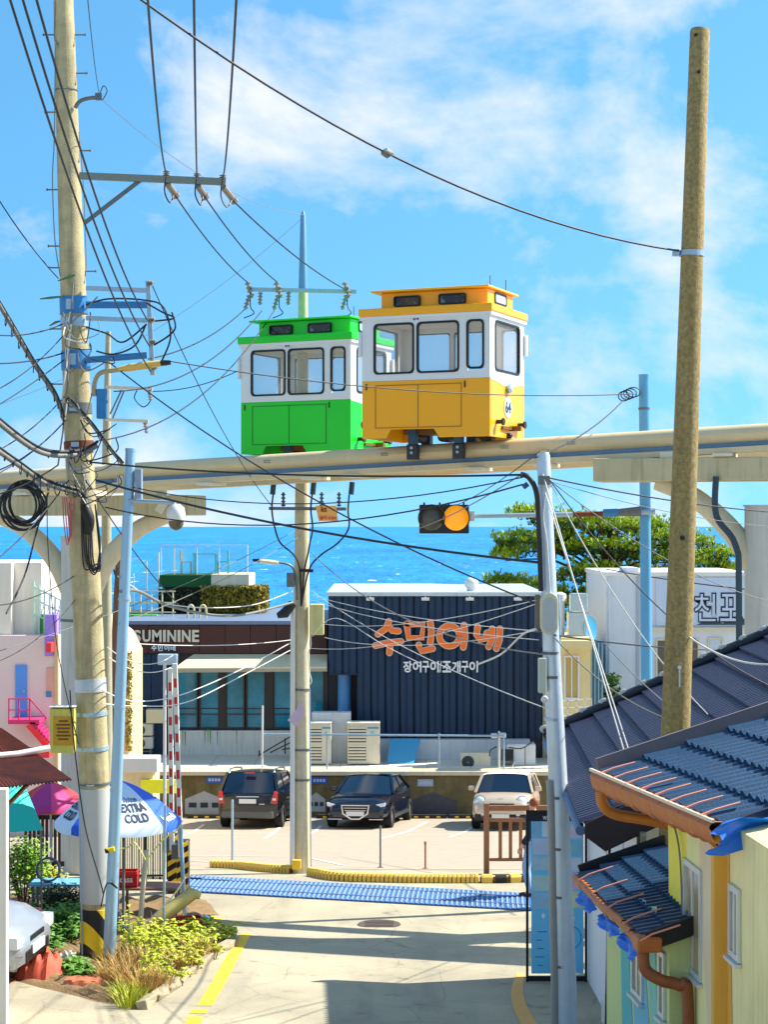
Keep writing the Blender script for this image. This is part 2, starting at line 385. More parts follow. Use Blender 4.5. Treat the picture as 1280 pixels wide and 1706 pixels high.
mx = t.nodes.new('ShaderNodeMix'); mx.data_type = 'RGBA'; mx.inputs['B'].default_value = (.75, .85, .88, 1); L(wc.outputs['Color'], mx.inputs['Factor']); L(rp.outputs['Color'], mx.inputs['A']); L(mx.outputs['Result'], b.inputs['Base Color'])
bp = t.nodes.new('ShaderNodeBump'); bp.inputs['Strength'].default_value = .9; bp.inputs['Distance'].default_value = 3.0; L(ns.outputs['Fac'], bp.inputs['Height']); L(bp.outputs[0], b.inputs['Normal'])
b.inputs['Roughness'].default_value = .45; b.inputs['Specular IOR Level'].default_value = .22
s = MB(); s.grid([[Vector((x, y, -15)) for x in (-60000, -3000, 0, 3000, 60000)] for y in (-3000, 60, 1000, 6000, 120000)]); struct(s.build('sea', sm))

# ================================================================== RETAINING WALL AND RESTAURANT TERRACE
TZ = 2.25
wallm = mat('stained_concrete', (132, 118, 78), .9, .8, 2.2, bump=.5, bscale=20, c2=(74, 72, 50), streak=.5)
rw = thing('retaining_wall', 'stained olive concrete retaining wall behind the parked cars', 'wall', (-1.5, 57.2, gz(57)))
s = MB(); s.cbox((-10.5, 57, .3), (6.2, 57.5, TZ-.12)); s.build('wall_face', wallm, rw, world=True)
s = MB(); s.cbox((-10.5, 56.86, TZ-.117), (6.2, 57.6, TZ+.012)); s.build('coping', mat('coping_cream', (222, 208, 176), .8, .3, 5, streak=.2), rw, world=True, bevel=.01)
# faded painted houses on the wall: flat paint
mur_w = mat('mural_white', (190, 196, 200), .9, .4, 6); mur_g = mat('mural_grey', (92, 88, 96), .9, .5, 5, c2=(70, 66, 66)); mur_d = mat('mural_window', (62, 70, 88), .9, .3)
def mural(x0, x1, y0, y1, roof, m):
    a = P(x0, y1, 57); b_ = P(x1, y0, 57); w = b_.x-a.x; h = b_.z-a.z
    s = MB(); s.prism([(0, 0), (w, 0), (w, h*(1-roof)), (w/2, h), (0, h*(1-roof))], (a.x, 56.998, a.z), X, Z, -Yv*.004); return s.build('painted_house', m, rw, world=True), a, w, h
for (x0, x1, y0, y1) in ((308, 372, 1318, 1356), (512, 542, 1320, 1352)):
    o, a, w, h = mural(x0, x1, y0, y1, .35, mur_w)
    for k in range(3):
        s = MB(); s.cbox((a.x+w*(.1+.3*k), 56.99, a.z+h*.28), (a.x+w*(.3+.3*k), 56.987, a.z+h*.5)); s.build('painted_window', mur_d, o, world=True)
mural(682, 762, 1320, 1366, .3, mur_g)
plate_b = mat('plate_blue', (38, 96, 196), .5, .15); plate_t = mat('plate_text', (190, 205, 230), .5, .1)
for x, y in ((357, 1299), (532, 1300), (709, 1304)):
    a = P(x, y, 57); s = MB(); s.box((a.x, 56.985, a.z), (.5, .02, .22)); o = s.build('number_plate', plate_b if x < 700 else mat('plate_pale', (170, 186, 214), .5, .2), rw, world=True)
    s = MB()
    for k in range(4): s.box((a.x-.15+.1*k, 56.972, a.z), (.07, .004, .09))
    s.build('plate_digits', plate_t, o, world=True)
ter = MB(); ter.cbox((-16, 57.6, -2), (6.6, 76, TZ)); ter = struct(ter.build('terrace', mat('terrace_concrete', (200, 190, 170), .85, .3, 2, streak=.1)))
slab_m = mat('slab_white', (222, 214, 196), .8, .25, 3, c2=(180, 178, 168)); pr = None
for i in range(11):
    for j in range(2):
        s = MB(); x0 = -9.8+i*1.4
        if pr is None:
            s.box((.69, .84, .012), (1.38, 1.68, .024)); pr = s.build('paving_slab', slab_m, ter); q = pr
        else: q = piece('paving_slab', pr, ter, Matrix())
        q.matrix_local = Matrix.Translation((x0, 57.62+1.7*j, TZ+.003*random.random()))
# ================================================================== DARK CORRUGATED RESTAURANT
navy = mat('navy_cladding', (8, 50, 84), .5, .6, 2, streak=.35, spec=.4, c2=(14, 40, 66)); navy_d = mat('navy_rib', (7, 28, 54), .5, .3, 4)
ra = thing('restaurant_building', 'dark navy corrugated restaurant with orange brush lettering', 'building', (1.7, 60, TZ))
YA = 60.0; xa = P(547, 0, YA).x; xb = P(905, 0, YA).x; zt = P(0, 993, YA).z; zl = P(0, 1122, YA).z; zb = P(0, 1230, YA).z; xm = P(599, 0, YA).x
s = MB(); s.cbox((xa+.03, YA+.09, zl), (xm, YA+9, zt-.05)); s.cbox((xm+.002, YA+.09, TZ), (xb-.03, YA+9, zt-.05)); s.build('wall', navy_d, ra, world=True)
npan = 15; wpan = (xb-xa)/npan
for k in range(npan):
    x0 = xa+k*wpan; z0 = zl if x0+wpan*.6 < xm else zb; s = MB(); w = wpan
    pts = [(0, .085), (.02, .03), (.06, 0), (w*.38, 0), (w*.42, .03), (w*.5, .03), (w*.54, 0), (w-.06, 0), (w-.025, .03), (w-.012, .085)]
    s.prism([(x, -y) for x, y in pts], (x0, YA, z0), X, -Yv, Z*(zt-z0)); s.build('cladding_panel', navy, ra, world=True)
s = MB(); s.cbox((xa-.2, YA+1.0, TZ), (xm+.05, YA+1.2, zl-.06)); s.build('porch_wall', navy_d, ra, world=True)
s = MB(); s.cbox((xa, YA-.03, zl-.05), (xm+.1, YA+.3, zl-.002)); s.build('soffit_edge', navy_d, ra, world=True)
trim = mat('roof_trim', (196, 206, 212), .4, .25, 5, metal=.2, streak=.2)
s = MB(); s.cbox((xa-.05, YA-.10, zt+.002), (xb+.05, YA+9.1, zt+.13)); s.build('roof_trim', trim, ra, world=True)
s = MB(); s.cbox((xb+.002, YA+.1, TZ), (xb+.12, YA+8, zt-.05)); s.build('side_wall', mat('cream_side', (214, 204, 176), .8, .3, 3, streak=.2), ra, world=True)
for px in (617, 709, 783, 863):
    a = P(px, 1000, YA-.25); s = MB(); s.bar((a.x, YA-.05, zt-.03), (a.x, YA-.3, zt-.03), .03); s.box((a.x, YA-.3, zt-.09), (.26, .14, .09)); s.build('spot_lamp', white, ra, world=True)
a = P(786, 985, YA+1); s = MB(); s.lathe((a.x, YA+1, zt+.13), Z, [(0, .16), (.12, .16), (.14, .22), (.3, .24), (.42, .17), (.47, .04)], 16); s.build('roof_ventilator', white, ra, world=True, smooth=40)
# white plinth below, pillar and white box by the corner
pl = mat('plinth_white', (206, 210, 214), .75, .2, 3, streak=.2)
s = MB(); s.cbox((P(590, 0, YA).x, YA-.35, TZ+.03), (P(882, 0, YA).x, YA-.02, zb-.004)); s.build('plinth', pl, ra, world=True)
a = P(574, 0, 60.6); s = MB(); s.cyl((a.x, 60.6, TZ+.03), (a.x, 60.6, zl-.05), .23, n=20); s.build('pillar', mat('pillar_blue', (72, 140, 204), .45, .15), ra, world=True, smooth=40)
s = MB(); s.cbox((P(520, 0, 59.2).x, 59.0, TZ+.03), (P(585, 0, 59.2).x, 59.5, P(0, 1186, 59.2).z)); o = s.build('service_box', pl, ra, world=True, bevel=.015)
s = MB(); s.cbox((P(524, 0, 59).x, 58.985, P(0, 1203, 59).z), (P(572, 0, 59).x, 58.998, P(0, 1190, 59).z)); s.build('box_lid', pl, o, world=True)
# orange brush lettering, one syllable each (outlined in pale paint)
org = mat('letter_orange', (250, 118, 34), .45, .08); pale = mat('letter_outline', (232, 214, 196), .5, .1)
def circ(cx, cy, rx, ry, n=16): return [(cx+rx*math.cos(2*math.pi*k/n), cy+ry*math.sin(2*math.pi*k/n)) for k in range(n+1)]
SYL = [  # strokes in photo pixels
 [[(648, 1035), (643, 1047), (630, 1056)], [(647, 1043), (654, 1050), (664, 1051)], [(626, 1075), (643, 1071), (668, 1068)], [(648, 1070), (650, 1078), (649, 1087)]],
 [[(678, 1040), (681, 1062), (703, 1062), (705, 1040), (678, 1039)], [(717, 1037), (719, 1052), (717, 1070)], [(698, 1074), (702, 1084), (721, 1080)]],
 [circ(749, 1059, 17, 17), [(773, 1041), (775, 1060), (772, 1078)]],
 [[(796, 1044), (794, 1057), (799, 1065), (816, 1061)], [(811, 1054), (820, 1053)], [(820, 1047), (820, 1064), (814, 1077)], [(833, 1047), (832, 1066), (827, 1080)]]]
kx = YA/F
for st in SYL:
    conv = [[((x-640)*kx, CZ-(y-HY)*kx) for x, y in q] for q in st]
    s = MB(); brush(s, conv, (0, YA-.13, 0), X, Z, -Yv, .225, .04); o = s.build('sign_letter', pale, ra, world=True)
    s = MB(); brush(s, conv, (0, YA-.171, 0), X, Z, -Yv, .165, .04); s.build('letter_face', org, o, world=True)
    s = MB()
    for q in conv: s.box((q[0][0], YA-.06, q[0][1]), (.05, .16, .05))
    s.build('letter_mount', steel_d, o, world=True)
txt = '장어구이/조개구이'; wds = [17, 17, 14, 17, 5, 17, 17, 14, 17]; x = 672; tw = mat('letter_white', (235, 238, 240), .5, .05)
sc = (798-672)/sum(wds)
for ch, w in zip(txt, wds):
    s = MB(); a = P(x, 1120, YA); wv = w*sc
    text_on(s, ch, (a.x, YA-.02, a.z), X, Z, -Yv, (wv-1.2)*kx, 19*kx, .05, .03); x += wv
    if s.v: s.build('sign_letter', tw, ra, world=True)
# ================================================================== SUMININE RESTAURANT WING
YB = 61.0; rb = thing('restaurant_wing', 'low restaurant wing with brown fascia, pale awning and dark framed windows', 'building', (-5.6, 61, TZ))
XB = lambda px: P(px, 0, YB).x
ZB = lambda py: P(0, py, YB).z
brown = mat('fascia_brown', (74, 34, 32), .6, .35, 4, c2=(52, 26, 28), streak=.2)
s = MB(); s.cbox((XB(120), YB+.12, TZ), (XB(546), YB+9, ZB(1036))); s.build('wall', mat('wing_core', (60, 62, 70), .7, .2), rb, world=True)
n = 8
for k in range(n):
    a = XB(205)+(XB(545)-XB(205))*k/n; b2 = XB(205)+(XB(545)-XB(205))*(k+1)/n
    s = MB(); s.cbox((a+.008, YB-.12, ZB(1088)), (b2-.008, YB+.115, ZB(1041)-.01*(k % 2))); s.build('fascia_panel', brown, rb, world=True)
s = MB(); s.cbox((XB(200), YB-.2, ZB(1040)), (XB(546), YB+9.2, ZB(1034))); s.build('roof_edge', mat('roof_edge_grey', (110, 128, 156), .5, .3), rb, world=True)
x = 223; lw = mat('letter_cream', (214, 208, 190), .45, .1)
for ch, w in zip('SUMININE', (15, 16, 18, 7, 17, 7, 17, 14)):
    s = MB(); a = P(x, 1069, YB); sc = 112/111.0; text_on(s, ch, (a.x, YB-.125, a.z), X, Z, -Yv, (w-2.5)*sc*YB/F, 20*YB/F, .07, .03); x += w*sc
    s.build('sign_letter', lw, rb, world=True)
x = 253
for ch in '수민이네':
    s = MB(); a = P(x, 1084, YB); text_on(s, ch, (a.x, YB-.125, a.z), X, Z, -Yv, 8.5*YB/F, 10*YB/F, .04, .03); x += 10.5
    if s.v: s.build('sign_letter', tw, rb, world=True)
for k in range(4):
    a = XB(213)+(XB(290)-XB(213))*k/4; b2 = XB(213)+(XB(290)-XB(213))*(k+1)/4
    s = MB(); s.cbox((a+.01, YB-.02, TZ), (b2-.01, YB+.115, ZB(1089))); s.build('cladding_panel', navy, rb, world=True)
s = MB(); s.cbox((XB(296), YB-.25, TZ+.03), (XB(486), YB+.11, ZB(1216))); s.build('plinth', mat('plinth_stained', (210, 210, 208), .75, .5, 2.2, c2=(196, 202, 190), streak=.3), rb, world=True)
moss = mat('moss_green', (96, 150, 66), .9, .4)
for px in (303, 307, 340, 345, 349, 361, 393):
    s = MB(); a = P(px, 1240+random.uniform(-3, 3), YB-.26); w_ = random.uniform(.025, .05); s.prism([(w_*.4, 0), (w_*.7, 0), (w_, .46), (0, .5)], (a.x, YB-.252, a.z), X, Z, -Yv*.003); s.build('moss_streak', moss, rb, world=True)
gl = mat('window_glass_painted_reflection', (44, 150, 186), .06, .9, .9, c2=(22, 84, 96), spec=.35); fr = mat('window_frame_dark', (20, 26, 36), .4, .2)  # teal and green reflection put into the pane colour
wz0, wz1 = ZB(1214), ZB(1116)
for (a, b2) in ((292, 330), (332, 366), (376, 408), (410, 443), (455, 512), (514, 541)):
    w = XB(b2)-XB(a); o_ = rrect(w, wz1-wz0, .01, 1); i_ = rrect(w-.10, wz1-wz0-.10, .01, 1)
    s = MB(); s.ring(((XB(a)+XB(b2))/2, YB-.06, (wz0+wz1)/2), X, Z, Yv, o_, i_, .14); wf = s.build('window', fr, rb, world=True)
    s = MB(); s.cbox((XB(a)+.05, YB+.0, wz0+.05), (XB(b2)-.05, YB+.02, wz1-.05)); s.build('pane', gl, wf, world=True)
    for zz in (.32, .45):
        if a > 500: continue
        s = MB(); z = wz0+(wz1-wz0)*zz*.75; s.cbox((XB(a)+.05, YB-.035, z), (XB(b2)-.05, YB-.012, z+.03)); s.build('glazing_bar', fr, wf, world=True)
for (a, b2) in ((366, 376), (443, 455), (541, 546), (286, 292)):
    s = MB(); s.cbox((XB(a)+.003, YB-.1, wz0), (XB(b2)-.003, YB+.11, wz1)); s.build('window_post', fr, rb, world=True)
# awning
aw = mat('awning_cream', (222, 208, 168), .8, .2, 3)
za, z2 = ZB(1090), ZB(1112)
s = MB(); s.add([P(322, 1090, YB-.13), P(545, 1090, YB-.13), P(545, 1111, YB-1.3), P(290, 1113, YB-1.3), P(322, 1094, YB-.13), P(545, 1094, YB-.13), P(545, 1115, YB-1.3), P(290, 1117, YB-1.3)], [(0, 1, 2, 3), (7, 6, 5, 4), (0, 3, 7, 4), (1, 5, 6, 2), (3, 2, 6, 7), (0, 4, 5, 1)])
aw_o = s.build('awning', aw, rb, world=True)
s = MB(); s.bar(P(290, 1118, YB-1.29), P(545, 1116, YB-1.29), .05, .10); s.build('awning_rail', mat('awning_rail', (170, 160, 140), .6, .2), aw_o, world=True)
# entrance steps rail
s = MB()
for k in range(3): s.bar(P(430+k*20, 1257-k*5+2, 59.6), P(486, 1226+k*10, 59.6), .04)
for px, y0, y1 in ((475, 1256, 1230), (432, 1258, 1250)): s.bar(P(px, y0, 59.6), P(px, y1, 59.6), .045)
o = s.build('stair_railing', mat('rail_charcoal', (34, 40, 54), .5, .2), None, loc=(-3.5, 59.6, TZ)); tag(o, 'charcoal sloping stair railing by the white plinth of the wing', 'railing')
# ================================================================== ROOF GARDEN BEHIND THE WING
YH = 66.0; rz = ZB(1034)
def leafmass(mb, boxes, n, size, nrm=None):
    for _ in range(n):
        (a, b2) = random.choice(boxes); p = Vector([random.uniform(a[i], b2[i]) for i in range(3)])
        d = Vector((random.gauss(0, 1), random.gauss(-.6, .7), random.gauss(.4, .8))).normalized(); u, v = frame(d); sz = size*random.uniform(.5, 1.3); r = random.uniform(0, 6.28)
        u2 = u*math.cos(r)+v*math.sin(r); v2 = d.cross(u2)
        mb.add([p-u2*sz, p-v2*sz*.6+d*sz*.15, p+u2*sz, p+v2*sz*.6+d*sz*.15], [(0, 1, 2, 3)])
hg = thing('ivy_planter', 'ivy covered roof planter block with cream coping above the wing', 'planter', (P(345, 0, YH).x, YH, rz))
a, b2 = P(266, 1034, YH), P(430, 978, YH)
s = MB(); s.cbox((a.x+.1, YH, rz+.02), (b2.x-.1, YH+3, b2.z)); s.build('planter_body', mat('planter_dark', (66, 58, 40), .9, .5, 4), hg, world=True)
ivy = mat('ivy_leaves', (176, 148, 44), .8, .9, 3, c2=(70, 84, 30)); ivyd = mat('ivy_dark', (58, 64, 34), .8, .8, 4, c2=(40, 30, 26))
s = MB(); leafmass(s, [((P(335, 0, YH).x, YH-.22, rz+.05), (b2.x+.1, YH+.05, b2.z+.05)), ((b2.x-.15, YH, rz+.05), (b2.x+.25, YH+2.5, b2.z))], 5200, .075); o = s.build('ivy_foliage', ivy, hg, world=True); o['kind'] = 'stuff'
s = MB(); leafmass(s, [((a.x, YH-.2, rz+.05), (P(340, 0, YH).x, YH+.05, b2.z-.1))], 2000, .08); o = s.build('dark_ivy_foliage', ivyd, hg, world=True); o['kind'] = 'stuff'
s = MB(); s.cbox((P(352, 0, YH).x, YH-.12, b2.z+.02), (P(415, 0, YH).x, YH+3, P(0, 957, YH).z)); s.build('coping', mat('planter_cream', (216, 206, 176), .8, .3, 4, streak=.25), hg, world=True)
s = MB(); s.cbox((a.x, YH-.14, b2.z+.01), (P(352, 0, YH).x-.005, YH+3, P(0, 958, YH).z)); s.build('artificial_turf_edge', mat('turf_green', (20, 84, 40), .95, .4, 30, bump=.5), hg, world=True)
# glass balustrade on top
tzz = P(0, 957, YH).z
gp = glass('balustrade_glass', (120, 220, 220), .22)
bal = thing('glass_balustrade', 'glass balustrade with slim posts round the roof garden', 'balustrade', (P(340, 0, YH).x, YH+.1, tzz))
pts = [P(268, 0, YH+.1).x, P(290, 0, YH+.1).x, P(328, 0, YH+.1).x, P(365, 0, YH+.1).x, P(412, 0, YH+.1).x]; ht = P(0, 908, YH+.1).z
for i, x in enumerate(pts):
    s = MB(); s.cyl((x, YH+.1, tzz), (x, YH+.1, ht), .022, n=6); s.build('post', mat('post_cream', (222, 214, 190), .5, .1), bal, world=True)
    if i: s = MB(); s.cbox((pts[i-1]+.04, YH+.095, tzz+.06), (x-.04, YH+.105, ht-.05)); s.build('glass_panel', gp, bal, world=True)
s = MB(); s.bar((pts[0], YH+.1, ht), (pts[-1], YH+.1, ht), .04, .03); s.build('top_rail', mat('post_cream', (222, 214, 190)), bal, world=True)
wood = mat('garden_wood', (196, 148, 74), .7, .3); teal_w = mat('garden_teal', (60, 150, 150), .7, .3)
def chair(px, Y, m, label, rz=0):
    a = P(px, 957, Y); t_ = thing('garden_chair', label, 'chair', (a.x, Y, tzz), rz)
    s = MB(); s.box((0, 0, .44), (.44, .42, .04)); s.build('seat', m, t_)
    s = MB(); s.box((0, .2, .68), (.42, .03, .34)); s.build('backrest', m, t_)
    for sx in (-1, 1):
        for sy in (-1, 1): s = MB(); s.bar((sx*.19, sy*.18, 0), (sx*.19, sy*.18, .43 if sy < 0 else .85), .035); s.build('leg', m, t_)
chair(310, YH+1.0, wood, 'small orange wooden chair on the roof garden', R(90)); chair(372, YH+1.2, teal_w, 'teal garden chair beyond the table on the roof garden', R(-90))
t_ = thing('garden_table', 'teal garden table on the roof garden', 'table', (P(342, 0, YH+1.1).x, YH+1.1, tzz))
s = MB(); s.box((0, 0, .74), (.9, .7, .04)); s.build('table_top', teal_w, t_)
for sx in (-1, 1):
    for sy in (-1, 1): s = MB(); s.bar((sx*.4, sy*.3, 0), (sx*.4, sy*.3, .72), .04); s.build('leg', teal_w, t_)
# cream roof railing left of the planter
cr_m = mat('railing_cream', (226, 214, 160), .5, .2)
rl = thing('roof_railing', 'cream roof railing above the lit sign of the wing', 'railing', (P(235, 0, 64).x, 64, rz))
for k in range(7):
    s = MB(); a = P(180+k*18, 985, 64); s.cyl((a.x, 64, rz), (a.x, 64, P(0, 985, 64).z), .025, n=6); s.build('post', cr_m, rl, world=True)
for py in (985, 1004, 1020): s = MB(); s.bar(P(178, py, 64), P(292, py, 64), .045, .04); s.build('rail', cr_m, rl, world=True)
s = MB(); s.cbox((P(135, 0, 64.6).x, 64.4, P(0, 1034, 64.4).z), (P(262, 0, 64.6).x, 64.7, P(0, 1024, 64.4).z)); s.build('green_edge', mat('edge_green', (96, 206, 60), .6, .2), rl, world=True)
# a taller glass fence with slim white posts further back on the left
gf = thing('glass_fence', 'sea view glass fence with slim white posts on the roof', 'fence', (P(230, 0, 67).x, 67, rz))
for k, px in enumerate((178, 200, 222, 244, 264)):
    top = (1000, 975, 955, 935, 920)[k]; a = P(px, top, 67)
    s = MB(); s.cyl((a.x, 67, rz), (a.x, 67, a.z), .025, n=6); s.build('post', white, gf, world=True)
    if k: pv = P((178, 200, 222, 244, 264)[k-1], (1000, 975, 955, 935, 920)[k-1], 67); s = MB(); s.prism([(pv.x+.04, rz+.1), (a.x-.04, rz+.1), (a.x-.04, a.z-.1), (pv.x+.04, pv.z-.1)], (0, 67, 0), X, Z, Yv*.01); s.build('glass_panel', gp, gf, world=True)
for px in (318, 338):
    s = MB(); s.tube(smoothpath([P(px-5, 1034, 63), P(px-5, 1014, 63), P(px, 1008, 63), P(px+5, 1014, 63), P(px+5, 1034, 63)], 5), .035, 8); o = s.build('pipe_loop', cr_m, loc=(P(px, 0, 63).x, 63, rz)); tag(o, 'cream upright pipe loop on the roof of the wing', 'pipe', 'pipe loops on the wing roof')
# ================================================================== ELEVATED GUIDEWAY
def rail_path():
    out = {}; h0 = 23.5
    for sgn in (1, -1):
        x, y = .98, 29.4; s_ = 0
        out[0] = (x, y, h0)
        for i in range(1, 64):
            h = R(h0-.7*(s_+sgn*.125)); x += sgn*.25*math.cos(h); y -= sgn*.25*math.sin(h); s_ += sgn*.25
            out[s_] = (x, y, h0-.7*s_)
    return out
RP = rail_path()
def rail(s_):
    k = round(s_*4)/4; x, y, h = RP[k]; r = s_-k; hr = R(h); x += r*math.cos(hr); y -= r*math.sin(hr)
    px = 640+x/y*F; return Vector((x, y, CZ+(HY-(785-.0625*px))*y/F)), R(h-.7*r)
ss = [-15+.5*i for i in range(0, 50)]
beam_m = mat('guideway_paint', (216, 198, 158), .5, .3, 2.5, streak=.12, c2=(190, 168, 124))
web_m = mat('guideway_web_shade', (104, 136, 164), .6, .2)  # blue-grey shade of the recessed web put into its colour
gw = thing('guideway', 'cream tubular guideway beam crossing high above the road', 'monorail track', tuple(rail(0)[0]))
def sweep(poly, off=0):
    rows = []
    for q in ss:
        p, h = rail(q); f = Vector((math.cos(h), -math.sin(h), 0)); n = Vector((-math.sin(h), -math.cos(h), 0))
        rows.append([p+n*(a-off)+Z*b for a, b in poly+poly[:1]])
    s = MB(); s.grid(rows); return s
tubep = [(.15*math.cos(2*math.pi*k/16), -.14+.14*math.sin(2*math.pi*k/16)) for k in range(16)]
sweep(tubep).build('running_tube', beam_m, gw, world=True, smooth=50)
sweep([(.07, -.26), (.07, -.345), (-.07, -.345), (-.07, -.26)]).build('web', web_m, gw, world=True)
sweep([(.16, -.34), (.16, -.43), (-.16, -.43), (-.16, -.34)]).build('lower_flange', beam_m, gw, world=True)
gw2 = thing('guideway', 'parallel cream guideway beam carrying the green capsule behind the first beam', 'monorail track', tuple(rail(-3)[0]))
D2 = 1.85
sweep(tubep, D2).build('running_tube', beam_m, gw2, world=True, smooth=50)
sweep([(.07, -.26), (.07, -.345), (-.07, -.345), (-.07, -.26)], D2).build('web', web_m, gw2, world=True)
sweep([(.16, -.34), (.16, -.43), (-.16, -.43), (-.16, -.34)], D2).build('lower_flange', beam_m, gw2, world=True)
cream = mat('bracket_cream', (224, 214, 188), .6, .2)
for q in (-8.4, -6.2, -4.4, -2.35, -1.6, .6, 1.75, 4.6, 6.0):
    p, h = rail(q)
    if q in (-6.2, 1.75): s = MB(); s.box(p-Z*.30+Vector((-math.sin(h), -math.cos(h), 0))*.08, (.13, .2, .16), -h); s.build('bracket', beam_m, gw, world=True)
    s = MB(); s.box(p-Z*.455, (.30, .52, .05), -h); s.build('bearing_pad', cream, gw, world=True)
for q in (-3.2, -1.0, 1.1, 2.2):
    p, h = rail(q); n = Vector((-math.sin(h), -math.cos(h), 0)); f = Vector((math.cos(h), -math.sin(h), 0)); s = MB()
    for k in range(4):
        for j in range(2): s.lathe(p+n*.145+f*(k*.035-.05)-Z*(.11+.035*j), n, [(0, .010), (.014, .010)], 6)
    o = s.build('bolt_group', steel_d, gw, world=True); o['kind'] = 'stuff'
# ---- Y shaped piers
pier_m = mat('pier_concrete', (206, 204, 196), .8, .25, 2, streak=.3); arm_m = mat('pier_arm', (214, 202, 170), .7, .25, 2, streak=.25)
cap_m = mat('pier_cap', (198, 186, 148), .8, .35, 3, streak=.55)
def pier(q, px, label, rad, half, capz):
    p, h = rail(q); Y = p.y+.1; x = (px-640)/F*Y; zg = gz(Y); top = p.z-capz
    t = thing('guideway_pier', label, 'pier', (x, Y, zg), -R(16))
    H = top-zg
    s = MB(); s.lathe((0, 0, -.6), Z, [(0, rad), (H-.15, rad), (H-.13, rad*1.06), (H-.75+.6, rad*1.06)], 28); s.build('column', pier_m, t, smooth=40)
    for sg in (-1, 1):
        pts = smoothpath([(sg*rad*.55, 0, H-1.75), (sg*(rad+.18), 0, H-1.15), (sg*(rad+.75), 0, H-.62), (sg*(rad+1.35), 0, H-.36)], 6); s = MB()
        s.tube(pts, [.24-.004*i for i in range(len(pts))], 14, flat=.8); s.build('curved_arm', arm_m, t, smooth=50)
    s = MB(); s.cbox((-half, -.42, H-.36), (half, .42, H)); s.build('cross_beam', cap_m, t, bevel=.02)
    for xx in (-half*.55, half*.1, half*.62):
        s = MB(); s.box((xx, -.1, H+.045), (.42, .5, .09)); s.build('bearing_block', cream, t)
    s = MB(); s.box((half*.78, -.43, H-.18), (.16, .02, .30), rot=Matrix.Rotation(R(32), 3, 'Y')); s.build('painted_lit_wedge', cream, t)  # pale slanted plate standing in for the sunlit wedge on the beam
    return t, H
t1, H1 = pier(-8.1, 135, 'pale Y shaped guideway pier behind the concrete utility pole', .37, 2.3, .50)
t2, H2 = pier(4.9, 1292, 'pale Y shaped guideway pier beside the white building with wave lettering', .46, 2.75, .50)
s = MB(); s.tube(smoothpath([(-.85, -.46, H2-.3), (-.84, -.5, H2-.9), (-.55, -.52, H2-1.35), (-.5, -.52, H2-2.2), (-.5, -.5, .2)], 6), .05, 8); s.build('drain_pipe', mat('drain_dark', (44, 66, 80), .6, .2), t2, smooth=50)
for zz in (H1-2.3, H1-4.4): s = MB(); s.lathe((0, 0, zz), Z, [(0, .385), (.05, .385)], 24); s.build('strap', steel_d, t1)

